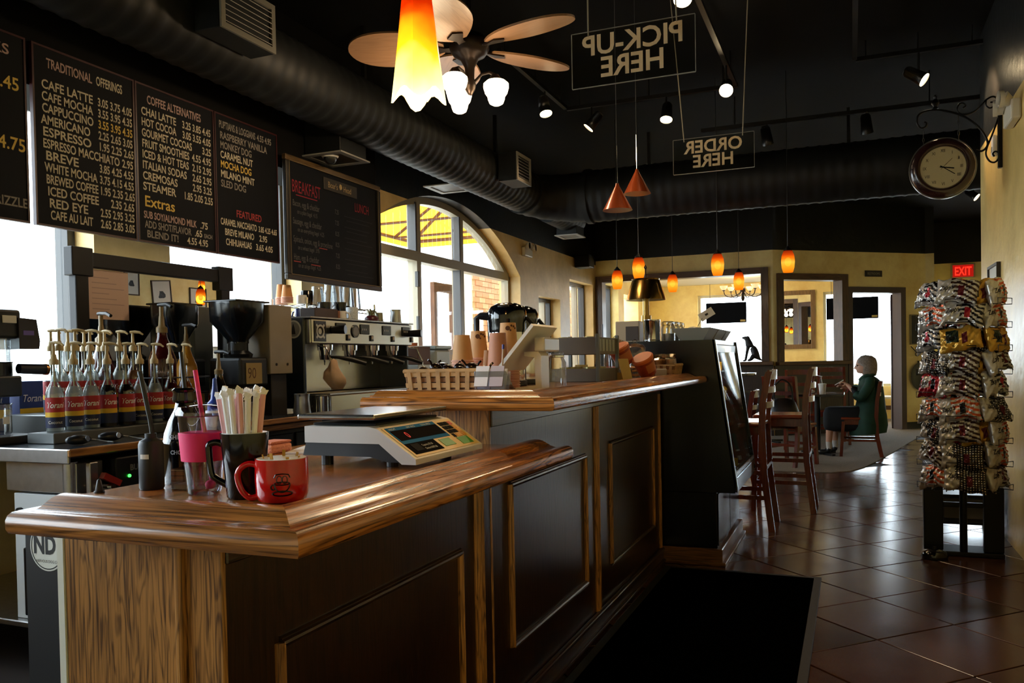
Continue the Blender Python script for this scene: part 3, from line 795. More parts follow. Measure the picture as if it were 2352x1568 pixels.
def side_box(x, y, z, sx, sy, sz, lab, face):
    t = MB().box(-sx/2, sx/2, -sy/2, sy/2, -sz/2, sz/2, 0.004).build('outlet_box', DUCT, dt, loc=(x+3.2, y-4.0, z-ZD)); t['label'] = lab
    if face == 'X':
        f = MB(); a, b = sy/2, sz/2; e = sx/2; w = 0.03
        f.box(e, e+.012, -a, -a+w, -b, b).box(e, e+.012, a-w, a, -b, b).box(e, e+.012, -a+w, a-w, -b, -b+w).box(e, e+.012, -a+w, a-w, b-w, b)
        f.build('grille_frame', GRL, t)
        k = 7
        for i in range(k):
            zz = -b+w+(2*b-2*w)*(i+.5)/k
            MB().obox((e+.004, 0, zz), (.8, 0, -.5), (0, 1, 0), (.5, 0, .8), .022, 2*a-2*w, .003).build('louver', GRL, t)
    else:
        f = MB(); a, b = sx/2, sy/2; e = -sz/2; w = 0.025
        f.box(-a-.02, -a+w, -b-.02, b+.02, e-.01, e).box(a-w, a+.02, -b-.02, b+.02, e-.01, e).box(-a+w, a-w, -b-.02, -b+w, e-.01, e).box(-a+w, a-w, b-w, b+.02, e-.01, e)
        f.build('grille_frame', mat('diffuser_frame_white', '9b9a94', 0.5), t)
        MB().box(-a+w, a-w, -b+w, b-w, e-.004, e-.0005).build('grille_plate', BLACKM, t)
side_box(-2.96, 3.50, 3.07, 0.16, 0.42, 0.26, 'black duct outlet box with louvers above the menu boards', 'X')
side_box(-2.93, 7.30, 3.06, 0.18, 0.36, 0.26, 'black duct outlet box with louvers left of the fan', 'X')
side_box(-3.47, 5.15, 2.88, 0.30, 0.34, 0.24, 'black duct outlet box above the chalkboard, facing down', 'Z')
side_box(-3.45, 6.95, 3.0, 0.30, 0.34, 0.24, 'black duct outlet box with white rimmed grille above the arched window', 'Z')
side_box(-3.22, 9.85, 2.9, 0.26, 0.30, 0.2, 'black duct outlet box near the far window corner', 'Z')
cd = thing('dome_camera', 'small white dome security camera above the chalkboard', 'camera', (-3.46, 5.06, 2.755))
MB().lathe([(0.0, -0.012), (0.055, -0.012), (0.062, 0.0), (0.0, 0.0)]).build('dome_base', WHITEP, cd, smooth=40)
MB().lathe([(0.0, -0.062), (0.02, -0.058), (0.036, -0.045), (0.045, -0.028), (0.048, -0.012)]).build('dome_shell', mat('dome_smoke', '2a2c2e', 0.08, coat=0.5), cd, smooth=60)

# ================================================================ track lights
def track(p0, p1, lab):
    o = MB().bar(p0, p1, 0.035, 0.03); t = thing('light_track', lab, 'light track', ((p0[0]+p1[0])/2, (p0[1]+p1[1])/2, p0[2]))
    c = Vector(t.location)
    MB().bar(Vector(p0)-c, Vector(p1)-c, 0.035, 0.03).build('track_rail', BLACKM, t)
    for s in (0.08, 0.5, 0.92):
        q = Vector(p0).lerp(Vector(p1), s)-c
        MB().cyl(q+Vector((0, 0, 0.015)), q+Vector((0, 0, 3.699-c.z)), 0.006, n=8).build('drop_rod', BLACKM, t)
    return t
track((-0.87, 3.6, 3.52), (-0.87, 7.12, 3.52), 'black light track running from the ORDER sign to the far cross track')
track((-2.35, 5.6, 3.52), (-2.35, 7.12, 3.52), 'black light track beside the ceiling fan')
track((-2.35, 7.16, 3.52), (-0.85, 7.16, 3.52), 'black cross track joining the two long light tracks')
track((-1.3, 8.05, 3.42), (2.6, 8.05, 3.42), 'black cross track in front of the wide duct')
track((0.05, 5.0, 3.56), (0.05, 7.03, 3.56), 'black light track right of the hanging signs')
track((0.06, 7.07, 3.56), (0.93, 7.07, 3.56), 'black light track above the round clock')
track((0.9, 12.3, 3.5), (3.0, 12.3, 3.5), 'black light track beyond the clock')
BULB = emis('spot_bulb_warm', 'ffe2b0', 40)
def head(p, d, zt, lab, lit=True, e=30):
    t = thing('track_spotlight', lab, 'spotlight', p, group='track spotlights')
    d = Vector(d).normalized()
    up = Vector((0, 0, zt-p[2]))
    MB().cyl((0, 0, 0.02), up, 0.008, n=8).build('stem', BLACKM, t)
    b = d*-0.10; e0 = d*0.05
    m = MB().cyl(b, e0, 0.042, 0.052, 20, caps=False).cyl(b-d*0.02, b, 0.03, 0.042, 20)
    m.build('lamp_can', BLACKM, t, smooth=40)
    MB().cyl(d*0.030, d*0.040, 0.049, n=20).build('lens', BULB if lit else mat('lens_off', '3a3a38', 0.2), t)
    if lit: lightobj('SPOT', d*0.06, e, 'ffd3a0', t, 0.04, d, 75, 0.6)
head((-0.87, 4.80, 3.33), (0.1, -0.55, -0.75), 3.505, 'lit track spotlight above the PICK-UP sign')
head((-0.87, 6.60, 3.33), (0.05, -0.75, -0.55), 3.505, 'lit track spotlight facing the viewer, between the two hanging signs')
head((-2.35, 6.57, 3.36), (0.25, -0.25, -0.9), 3.505, 'lit track spotlight nearest the ceiling fan')
head((-2.12, 7.16, 3.36), (-0.6, -0.2, -0.75), 3.505, 'lit track spotlight tilted towards the window wall')
head((-1.45, 7.16, 3.35), (0.0, -0.38, -0.9), 3.505, 'lit track spotlight behind the left cord of the ORDER sign')
head((0.50, 7.07, 3.36), (0.75, -0.25, -0.6), 3.545, 'lit track spotlight aimed right, above the clock')
head((1.50, 12.3, 3.30), (0.7, -0.3, -0.65), 3.485, 'lit track spotlight far behind the clock')
head((0.15, 8.05, 3.27), (0.1, 0.4, -0.9), 3.405, 'unlit track head on the cross track left of the clock', False)
head((-0.7, 8.05, 3.27), (0.1, 0.5, -0.8), 3.405, 'unlit track head on the cross track above the ORDER sign', False)

# ================================================================ ceiling fan
fn = thing('ceiling_fan', 'ceiling fan with leaf shaped wooden blades and three glowing glass shades', 'ceiling fan', (-2.08, 4.5, 3.12))
BRZ = mat('fan_bronze', '2c211b', 0.35, 0.7)
BLD = wood('fan_blade_wood', 'a87f5c', '7d583a', 'X', rough=0.35, coat=0.2, contrast=0.5)
MB().cyl((0, 0, 0.09), (0, 0, 0.52), 0.014).build('down_rod', BRZ, fn, smooth=40)
MB().lathe([(0.0, 0.50), (0.03, 0.50), (0.07, 0.55), (0.075, 0.579), (0, 0.579)]).build('canopy', BRZ, fn, smooth=40)
MB().lathe([(0.0, -0.09), (0.045, -0.09), (0.055, -0.07), (0.095, -0.05), (0.12, -0.01), (0.12, 0.03), (0.09, 0.065), (0.04, 0.09), (0.0, 0.09)]).build('motor_housing', BRZ, fn, smooth=40)
leaf = []
for u, v in ((0.0, 0.045), (0.08, 0.11), (0.20, 0.165), (0.34, 0.175), (0.46, 0.15), (0.54, 0.09), (0.57, 0.0)): leaf.append((0.15+u, v))
leaf = leaf+[(x, -y) for x, y in reversed(leaf[:-1])]
_P = [Vector((x, y, 0)) for x, y in leaf]; leaf = []
for i in range(len(_P)-1):
    p0, p1, p2, p3 = _P[max(i-1, 0)], _P[i], _P[i+1], _P[min(i+2, len(_P)-1)]
    for j in range(3):
        t = j/3; v = 0.5*((2*p1)+(-p0+p2)*t+(2*p0-5*p1+4*p2-p3)*t*t+(-p0+3*p1-3*p2+p3)*t**3); leaf.append((v.x, v.y))
leaf.append((_P[-1].x, _P[-1].y))
blade0 = None
for k in range(5):
    a = R(201+72*k)
    if blade0 is None:
        blade0 = MB().prism(leaf, -0.006, 0.006, 'Z').build('fan_blade', BLD, fn); b = blade0
        ir0 = MB().prism([(0.09, -0.025), (0.15, -0.02), (0.22, -0.05), (0.26, 0.0), (0.22, 0.05), (0.15, 0.02), (0.09, 0.025)], -0.016, -0.007, 'Z').build('blade_iron', BRZ, blade0)
    else:
        b = blade0.copy(); C.objects.link(b); b.parent = fn
        c = ir0.copy(); C.objects.link(c); c.parent = b
    b.location = (0, 0, 0.0); b.rotation_euler = (R(12), 0, a)
MB().lathe([(0.0, -0.285), (0.012, -0.28), (0.03, -0.25), (0.036, -0.22), (0.026, -0.18), (0.03, -0.12), (0.045, -0.09)]).build('light_stem', BRZ, fn, smooth=50)
GLOBE = emis('fan_shade_glow', 'ffeec8', 5)
for k in range(3):
    a = R(20+120*k)
    c, s = math.cos(a), math.sin(a)
    arm = MB().tube([(0.03*c, 0.03*s, -0.2), (0.07*c, 0.07*s, -0.16), (0.115*c, 0.115*s, -0.15), (0.145*c, 0.145*s, -0.165)], 0.009).build('lamp_arm', BRZ, fn, smooth=40)
    MB().lathe([(0.0, 0.03), (0.02, 0.025), (0.038, 0.0), (0.04, -0.012), (0.0, -0.012)], (0.15*c, 0.15*s, -0.19)).build('shade_holder', BRZ, arm, smooth=40)
    MB().lathe([(0.022, -0.155), (0.040, -0.145), (0.050, -0.12), (0.052, -0.105), (0.066, -0.085), (0.076, -0.05), (0.075, -0.03), (0.055, -0.012), (0.036, -0.008)], (0.155*c, 0.155*s, -0.19)).build('glass_shade', GLOBE, fn, smooth=60)
    lightobj('POINT', (0.155*c, 0.155*s, -0.40), 9, 'ffdcae', fn, 0.06)

# ================================================================ hanging acrylic signs
ACR = glass('acrylic_sheet', 'e8e8e4', 0.10, 0.05)
LET = mat('sign_letter_cream', 'f4ead6', 0.6)
for _k in ('sign_letter_cream',):
    _n = LET.node_tree; _t = _n.nodes.new('ShaderNodeBsdfTranslucent'); _t.inputs[0].default_value = lin('f4ead6'); _x = _n.nodes.new('ShaderNodeMixShader')
    _n.links.new(_n.nodes['Principled BSDF'].outputs[0], _x.inputs[1]); _n.links.new(_t.outputs[0], _x.inputs[2]); _n.links.new(_x.outputs[0], _n.nodes['Material Output'].inputs[0])
STR = mat('sign_cord', 'a39a86', 0.8)
def sign(x0, x1, z0, z1, y, lines, size, lab, cords):
    cx = (x0+x1)/2
    t = thing('hanging_sign', lab, 'sign', (cx, y, z0))
    hw = (x1-x0)/2; h = z1-z0
    MB().box(-hw, hw, -0.003, 0.003, 0, h, 0.002).build('acrylic_sheet', ACR, t)
    ed = MB()
    ed.box(-hw, hw, -0.0035, 0.0035, -0.003, 0.0).box(-hw, hw, -0.0035, 0.0035, h, h+0.002).box(-hw-.002, -hw, -.0035, .0035, 0, h).box(hw, hw+.002, -.0035, .0035, 0, h)
    ed.build('polished_edge', mat('acrylic_edge', '8f8d84', 0.3), t)
    n = len(lines)
    for i, s in enumerate(lines):
        text('lettering', s, size, LET, t, (0.0, 0.0036, h*(0.58-0.42*i)), FACE_PY, 1.0, 'CENTER', 0.0006, bold=0.0025)
    for (xa, xb) in cords:
        MB().tube([(xa, 0, h-0.018), (xa+(xb-xa)*.5, 0, h+(3.699-z1)*.5), (xb, 0, 3.699-z0)], 0.0035, 6).build('cord', STR, t)
sign(-1.163, -0.607, 2.486, 2.732, 3.63, ('PICK-UP', 'HERE'), 0.125, 'clear acrylic sign reading PICK-UP HERE from the far side', ((-0.20, -0.20), (0.20, 0.16)))
sign(-1.092, -0.568, 2.486, 2.715, 5.60, ('ORDER', 'HERE'), 0.115, 'clear acrylic sign reading ORDER HERE from the far side', ((-0.19, -0.27), (0.19, 0.24)))

# ================================================================ pendant lamps
CONE = mat('cone_shade_orange', 'a8481c', 0.3, 0.2, coat=0.4)
def cone_lamp(x, y, z, lab):
    t = thing('cone_pendant', lab, 'pendant lamp', (x, y, z), group='orange cone pendants')
    MB().lathe([(0.083, 0.0), (0.012, 0.135), (0.008, 0.15)], n=32).build('cone_shade', CONE, t, smooth=60)
    MB().lathe([(0.081, 0.0005), (0.012, 0.128)], n=32).build('shade_lining', mat('cone_lining', 'd8cfc0', 0.4), t, smooth=60)
    MB().lathe([(0, 0.02), (0.018, 0.026), (0.022, 0.04), (0.012, 0.065), (0, 0.075)], n=14).build('bulb', emis('cone_bulb', 'fff0d8', 14), t, smooth=60)
    MB().cyl((0, 0, 0.14), (0, 0, 0.36), 0.0035, n=8).build('drop_tube', CHROME, t)
    MB().cyl((0, 0, 0.36), (0, 0, 3.699-z), 0.0016, n=6).build('cord', mat('lamp_cord_grey', '3c3c3c', 0.5), t)
    lightobj('SPOT', (0, 0, 0.03), 12, 'ffd8a8', t, 0.02, (0, 0, -1), 110)
cone_lamp(-1.2, 4.53, 2.085, 'lower of the two orange cone pendant lamps')
cone_lamp(-1.2, 5.00, 2.262, 'higher of the two orange cone pendant lamps')
def amber():
    m = bpy.data.materials.new('amber_glass'); MATS['amber_glass'] = m; m.use_nodes = True
    nt = m.node_tree; N = nt.nodes; L = nt.links
    for q in list(N):
        if q.type != 'OUTPUT_MATERIAL': N.remove(q)
    out = [q for q in N if q.type == 'OUTPUT_MATERIAL'][0]
    tr = N.new('ShaderNodeBsdfTransparent'); tr.inputs[0].default_value = (1.0, 0.55, 0.1, 1)
    em = N.new('ShaderNodeEmission'); em.inputs[1].default_value = 1.25
    tc = N.new('ShaderNodeTexCoord'); sp = N.new('ShaderNodeSeparateXYZ'); L.new(tc.outputs['Generated'], sp.inputs[0])
    rp = N.new('ShaderNodeValToRGB'); e = rp.color_ramp.elements
    e[0].position = 0.0; e[0].color = lin('ff7408'); e[1].position = 1.0; e[1].color = lin('7a1a04')
    for p_, c_ in ((.28, 'ffa024'), (.45, 'ffb43c'), (.62, 'f87c10'), (.8, 'c03e06')):
        q = rp.color_ramp.elements.new(p_); q.color = lin(c_)
    L.new(sp.outputs['Z'], rp.inputs[0]); L.new(rp.outputs[0], em.inputs[0])
    mx = N.new('ShaderNodeMixShader'); mx.inputs[0].default_value = 0.9
    L.new(tr.outputs[0], mx.inputs[1]); L.new(em.outputs[0], mx.inputs[2]); L.new(mx.outputs[0], out.inputs[0])
    return m
AMB = amber()
def amber_lamp(x, y, z, lab, zc=3.699):
    t = thing('amber_pendant', lab, 'pendant lamp', (x, y, z), group='amber glass pendants')
    MB().lathe([(0.040, -0.095), (0.052, -0.055), (0.057, 0.0), (0.052, 0.05), (0.036, 0.09)], n=20).build('amber_shade', AMB, t, smooth=60)
    MB().ball((0, 0, -0.005), 0.028, s=(1, 1, 1.4)).build('bulb', emis('amber_bulb', 'ffd080', 4), t, smooth=60)
    MB().lathe([(0.0, 0.083), (0.036, 0.083), (0.034, 0.10), (0.018, 0.115), (0.008, 0.13), (0.0, 0.13)], n=16).build('cap', BLACKM, t, smooth=40)
    MB().cyl((0, 0, 0.12), (0, 0, zc-z), 0.003, n=6).build('cord', BLACKM, t)
    lightobj('POINT', (0, 0, -0.03), 8, 'ffb050', t, 0.05)
for (x, y, lab) in ((-2.206, 8.27, 'leftmost amber glass pendant, left of the brass lamp'), (-1.754, 7.32, 'amber glass pendant just above the brass lamp'), (-1.783, 8.99, 'small amber glass pendant right of the brass lamp'),
                    (-1.076, 7.43, 'larger amber glass pendant in front of the wide opening'), (-1.104, 9.15, 'small amber glass pendant in front of the chandelier'), (-0.494, 7.52, 'rightmost amber glass pendant, above the second opening')):
    amber_lamp(x, y, 2.07, lab, 3.08-math.sqrt(.28**2-(y-8.9)**2) if 8.7 < y < 9.2 else 3.699)
# amber pendants by the picture wall, seen only in the bar mirror
amber_lamp(2.45, 9.1, 2.53, 'amber glass pendant by the picture wall, left one in the mirror', 3.08-math.sqrt(.28**2-.2**2))
amber_lamp(2.45, 10.73, 2.6, 'amber glass pendant by the picture wall, right one in the mirror')
# tall folded glass pendant above the lower bar top
gp = thing('folded_glass_pendant', 'tall folded orange and yellow glass pendant lamp above the lower bar top', 'pendant lamp', (-1.0, 1.85, 1.935))
def sheet_mat():
    m = bpy.data.materials.new('folded_glass_glow'); m.use_nodes = True
    nt = m.node_tree; N = nt.nodes; L = nt.links; b = N['Principled BSDF']
    tc = N.new('ShaderNodeTexCoord'); sp = N.new('ShaderNodeSeparateXYZ'); L.new(tc.outputs['Object'], sp.inputs[0])
    nz = N.new('ShaderNodeTexNoise'); nz.inputs['Scale'].default_value = 9; L.new(tc.outputs['Object'], nz.inputs['Vector'])
    ma = N.new('ShaderNodeMath'); ma.operation = 'MULTIPLY_ADD'; ma.inputs[1].default_value = 0.14
    L.new(nz.outputs[0], ma.inputs[0]); L.new(sp.outputs['Z'], ma.inputs[2])
    mr = N.new('ShaderNodeMapRange'); mr.inputs[1].default_value = 0.04; mr.inputs[2].default_value = 0.275
    L.new(ma.outputs[0], mr.inputs[0])
    rp = N.new('ShaderNodeValToRGB'); e = rp.color_ramp.elements
    e[0].position = 0.0; e[0].color = lin('fff3c0'); e[1].position = 1.0; e[1].color = lin('e03000')
    for p, c in ((0.28, 'ffe888'), (0.5, 'ffd018'), (0.72, 'ff9a10'), (0.86, 'ff5a08')):
        q = rp.color_ramp.elements.new(p); q.color = lin(c)
    L.new(mr.outputs[0], rp.inputs[0])
    L.new(rp.outputs[0], b.inputs['Emission Color']); L.new(rp.outputs[0], b.inputs['Base Color'])
    st = N.new('ShaderNodeMapRange'); st.inputs[1].default_value = 0.0; st.inputs[2].default_value = 1.0; st.inputs[3].default_value = 1.5; st.inputs[4].default_value = 0.75
    L.new(mr.outputs[0], st.inputs[0]); L.new(st.outputs[0], b.inputs['Emission Strength'])
    b.inputs['Roughness'].default_value = 0.15
    return m
SH = sheet_mat()
def fold(a0, a1, rb, rt, h, tip, k=14, th=0.003):
    m = MB(); vs = []; rows = 7
    for s in (0, 1):
        for j in range(rows+1):
            q = j/rows
            for i in range(k+1):
                u = i/k; a = a0+(a1-a0)*u
                zlow = -tip*abs(math.cos(2*(a-R(-58))))**2.2
                z = zlow+(h-zlow)*q
                r = rb+(rt-rb)*z/h - s*th + 0.010*(-zlow/tip)*(1-q)**2
                vs.append((r*math.cos(a), r*math.sin(a), z))
    w = k+1; o = (rows+1)*w; fs = []
    for j in range(rows):
        for i in range(k):
            fs.append((j*w+i, j*w+i+1, (j+1)*w+i+1, (j+1)*w+i)); fs.append((o+j*w+i, o+(j+1)*w+i, o+(j+1)*w+i+1, o+j*w+i+1))
    for i in range(k): fs.append((i, o+i, o+i+1, i+1)); fs.append((rows*w+i, rows*w+i+1, o+rows*w+i+1, o+rows*w+i))
    for j in range(rows): fs.append((j*w, (j+1)*w, o+(j+1)*w, o+j*w)); fs.append((j*w+k, o+j*w+k, o+(j+1)*w+k, (j+1)*w+k))
    return m.add(vs, fs)
fold(R(-72), R(95), 0.059, 0.021, 0.42, 0.034).build('glass_fold', SH, gp, smooth=50)
fold(R(80), R(302), 0.054, 0.017, 0.42, 0.034, 20).build('glass_fold', SH, gp, smooth=50)
for (a, z) in ((R(-62), 0.25), (R(205), 0.235)):
    rr = 0.06-0.04*z/0.42
    MB().cyl((rr*math.cos(a), rr*math.sin(a), z), ((rr+.012)*math.cos(a), (rr+.012)*math.sin(a), z), 0.005, n=12).build('rivet', BRZ, gp)
MB().cyl((0, 0, 0.41), (0, 0, 0.47), 0.02, n=16).build('socket', BRZ, gp)
MB().lathe([(0, 0.03), (0.014, 0.035), (0.02, 0.06), (0.012, 0.1), (0.01, 0.13), (0, 0.14)], n=14).build('bulb', emis('pendant_bulb', 'fff2d0', 8), gp, smooth=60)
MB().cyl((0, 0, 0.47), (0, 0, 3.699-1.935), 0.003, n=6).build('cord', BLACKM, gp)
lightobj('POINT', (0, 0, 0.0), 7, 'ffc878', gp, 0.03)

# ================================================================ clock on scrolled bracket
CX, CZ, CYp = 0.593, 2.518, 6.4
ck = thing('hanging_clock', 'round dark framed clock with roman numerals hanging from a scrolled bracket', 'clock', (CX, CYp, CZ))
MAHO = mat('clock_mahogany', '2a1210', 0.25, coat=0.5)
def ring(r0, r1, y0, y1, n=48):
    m = MB(); vs = []
    for (r, y) in ((r0, y0), (r1, y0), (r1, y1), (r0, y1)):
        for i in range(n):
            a = 2*PI*i/n; vs.append((r*math.cos(a), y, r*math.sin(a)))
    fs = []
    for j in range(4):
        for i in range(n): fs.append((j*n+i, j*n+(i+1) % n, ((j+1) % 4)*n+(i+1) % n, ((j+1) % 4)*n+i))
    return m.add(vs, fs)
m = MB(); prof = [(0.140, -0.042), (0.150, -0.055), (0.165, -0.058), (0.190, -0.045), (0.202, -0.02), (0.202, 0.02), (0.190, 0.045), (0.165, 0.058), (0.150, 0.055), (0.140, 0.042)]
vs = []; n = 48
for (r, y) in prof:
    for i in range(n): a = 2*PI*i/n; vs.append((r*math.cos(a), y, r*math.sin(a)))
fs = [(j*n+i, j*n+(i+1) % n, ((j+1) % len(prof))*n+(i+1) % n, ((j+1) % len(prof))*n+i) for j in range(len(prof)) for i in range(n)]
m.add(vs, fs).build('clock_frame', MAHO, ck, smooth=40)
MB().cyl((0, -0.040, 0), (0, 0.040, 0), 0.142, n=48).build('clock_face', mat('clock_face_cream', 'd6c79a', 0.5), ck)
ring(0.203, 0.209, -0.012, 0.012).build('metal_hoop', mat('hoop_steel', '8d8d8c', 0.3, 0.9), ck, smooth=40)
INK = mat('clock_ink', '15100c', 0.6)
for k, s in enumerate(('XII', 'I', 'II', 'III', 'IIII', 'V', 'VI', 'VII', 'VIII', 'IX', 'X', 'XI')):
    a = PI/2-2*PI*k/12
    o = text('numeral', s, 0.030, INK, ck, (0.112*math.cos(a)-0.0*math.cos(a), -0.0415, 0.112*math.sin(a)-0.010), FACE_NY, 0.8, 'CENTER', 0.0003)
def hand(a, L, w, name):
    d = Vector((math.cos(a), 0, math.sin(a)))
    MB().bar(Vector((0, -0.0445, 0))-d*0.02, Vector((0, -0.0445, 0))+d*L, 0.001, w, up=(-d.z, 0, d.x)).build(name, INK, ck)
hand(PI/2-2*PI*(3.35/12), 0.068, 0.008, 'hour_hand'); hand(PI/2-2*PI*(21/60), 0.088, 0.005, 'minute_hand'); hand(PI/2-2*PI*(7.5/60), 0.08, 0.002, 'second_hand')
MB().cyl((0, -0.049, 0), (0, -0.046, 0), 0.141, n=48).build('clock_glass', glass('clock_crystal', 'ffffff', 0.08), ck)
for x in (-0.115, 0.10):
    m = MB()
    z0 = math.sqrt(0.205**2-x*x); z1 = 2.81-CZ if x < 0 else 2.87-CZ
    nL = 5
    for i in range(nL):
        za = z0+(z1-z0)*i/nL; zb = z0+(z1-z0)*(i+1.1)/nL
        h = (zb-za)/2; c = (za+zb)/2
        if i % 2: m.tube([(x+0.006*math.cos(q), 0, c+h*math.sin(q)) for q in [2*PI*j/10 for j in range(10)]], 0.0018, 5, closed=True)
        else: m.tube([(x, 0.006*math.cos(q), c+h*math.sin(q)) for q in [2*PI*j/10 for j in range(10)]], 0.0018, 5, closed=True)
    m.build('hanger_chain', BLACKM, ck)
bk = thing('clock_bracket', 'black wrought iron scroll bracket on the passage wall', 'bracket', (0.93, 6.4, 2.73))
IRON = mat('wrought_iron', '17181a', 0.35, 0.6)
def crv(pts): return [(x-0.93, 0, z-2.73) for x, z in pts]
def smoothc(pts, k=4):
    P = [Vector(p) for p in pts]; out = []
    for i in range(len(P)-1):
        p0, p1, p2, p3 = P[max(i-1, 0)], P[i], P[i+1], P[min(i+2, len(P)-1)]
        for j in range(k):
            t = j/k
            out.append(0.5*((2*p1)+(-p0+p2)*t+(2*p0-5*p1+4*p2-p3)*t*t+(-p0+3*p1-3*p2+p3)*t**3))
    out.append(P[-1]); return out
SA = [(0.479, 2.836), (0.492, 2.842), (0.488, 2.853), (0.470, 2.852), (0.463, 2.830), (0.480, 2.815), (0.502, 2.828), (0.500, 2.855), (0.470, 2.875)]
S1 = [(0.498, 2.84), (0.479, 2.851), (0.466, 2.842), (0.470, 2.822), (0.490, 2.814), (0.505, 2.835), (0.49, 2.862)]
S1 = [(0.485, 2.848), (0.498, 2.838), (0.490, 2.815), (0.461, 2.811), (0.439, 2.849), (0.449, 2.9), (0.493, 2.921), (0.556, 2.923), (0.618, 2.905), (0.695, 2.873), (0.764, 2.825), (0.817, 2.767), (0.85, 2.712), (0.866, 2.658), (0.853, 2.626), (0.827, 2.61), (0.797, 2.619)]
S2 = [(0.719, 2.913), (0.736, 2.924), (0.723, 2.944), (0.7, 2.944), (0.686, 2.917), (0.694, 2.886), (0.718, 2.87), (0.757, 2.869), (0.795, 2.886), (0.833, 2.923), (0.859, 2.95), (0.893, 2.966), (0.918, 2.953), (0.928, 2.908)]
S3 = [(0.859, 2.95), (0.857, 2.916), (0.878, 2.892), (0.9, 2.902), (0.899, 2.926), (0.882, 2.93)]
S4 = [(0.928, 2.82), (0.91, 2.763), (0.884, 2.69), (0.862, 2.633), (0.855, 2.583), (0.875, 2.539), (0.905, 2.527), (0.928, 2.551), (0.926, 2.589), (0.908, 2.598), (0.895, 2.584), (0.905, 2.566)]
MB().tube(smoothc(crv(S1)), 0.007, 8).build('main_scroll', IRON, bk, smooth=50)
MB().tube(smoothc(crv(S2)), 0.006, 8).build('upper_scroll', IRON, bk, smooth=50)
MB().tube(smoothc(crv(S3)), 0.005, 8).build('curl', IRON, bk, smooth=50)
MB().tube(smoothc(crv(S4)), 0.006, 8).build('lower_scroll', IRON, bk, smooth=50)
MB().lathe([(0, 0.0), (0.02, 0.004), (0.012, 0.018), (0.026, 0.04), (0.018, 0.062), (0.010, 0.07), (0.014, 0.085), (0, 0.1)], (0.553-0.93, 0, 2.926-2.73), n=14).build('finial', IRON, bk, smooth=50)
MB().box(-0.005, 0.0195, -0.02, 0.02, -0.245, 0.26, 0.003).build('wall_plate', IRON, bk)

# ================================================================ emergency lights, speaker, small wall things
def emerg(loc, rz, lab):
    t = thing('emergency_light', lab, 'emergency light', loc, rz)
    EW = mat('emergency_housing', 'd9d2bf', 0.4)
    MB().box(-0.14, 0.14, -0.055, 0.0, -0.06, 0.06, 0.012).build('housing', EW, t)
    for s in (-1, 1):
        MB().lathe([(0.02, 0), (0.05, 0.035), (0.056, 0.06), (0.056, 0.07)], n=20)
        m = MB().cyl((s*0.09, -0.05, 0.05), (s*0.10, -0.09, 0.07), 0.028, 0.048, 18).cyl((s*0.10, -0.09, 0.07), (s*0.103, -0.115, 0.07), 0.05, 0.05, 18, caps=False)
        h = m.build('lamp_head', EW, t, smooth=40)
        MB().cyl((s*0.102, -0.095, 0.07), (s*0.1025, -0.108, 0.07), 0.048, n=18).build('reflector', mat('lamp_reflector', 'e8e8e8', 0.15, 1.0), h)
    return t
emerg((0.949, 5.85, 2.70), R(-90), 'white twin head emergency light on the passage wall near the clock')
emerg((-3.999, 10.30, 2.70), R(90), 'white twin head emergency light right of the arched window')
tb = thing('wall_sensor', 'small white wall box behind the clock bracket', 'wall box', (0.9495, 6.62, 2.685))
MB().box(-0.03, 0, -0.04, 0.04, -0.07, 0.07, 0.01).build('box_cover', WHITEP, tb)
MB().box(-0.033, -0.03, -0.02, 0.02, -0.045, -0.01, 0.001).build('sensor_window', mat('sensor_grey', '9a9a94', 0.3), tb)
sk = thing('wall_speaker', 'black wall speaker in the far left corner', 'speaker', (-3.86, 12.5, 2.70))
MB().box(-0.12, 0.12, -0.13, 0.13, 0, 0.2, 0.01).build('speaker_box', BLACKP, sk)
MB().box(-0.11, 0.11, -0.136, -0.13, 0.012, 0.188, 0.002).build('speaker_grille', mat('speaker_cloth', '050505', 0.9), sk)
MB().box(-0.139, -0.12, -0.03, 0.03, 0.06, 0.14).build('wall_mount', BLACKM, sk)
o = MB().box(-0.17, 0.17, -0.014, -0.001, -0.05, 0.05, 0.003).build('wall_plaque', mat('plaque_dark', '2f2a20', 0.5), loc=(-1.12+1.909*.77, 13.6+1.909*.64, 2.58), rz=ang); tag(o, 'small dark plaque on the wall above the doorway', 'plaque')
text('lettering', 'RESTROOMS', 0.055, mat('plaque_gold', 'a8a08a', 0.5), o, (0, -0.0145, -0.018), FACE_NY, 0.8, 'CENTER')
ex = thing('exit_sign', 'red lit EXIT sign above the glazed exit door', 'exit sign', (1.93, 17.39, 2.64))
MB().box(-0.2, 0.2, -0.05, 0.0, 0, 0.26, 0.01).build('sign_housing', mat('exit_housing', 'b8a98c', 0.5), ex)
MB().box(-0.17, 0.17, -0.056, -0.05, 0.02, 0.24, 0.002).build('sign_face', mat('exit_face', '7a1410', 0.4, emit='ff2018', es=0.35), ex)
text('lettering', 'EXIT', 0.22, emis('exit_letters', 'ff2416', 2.2), ex, (0, -0.0565, 0.052), FACE_NY, 0.62, 'CENTER', bold=0.004)
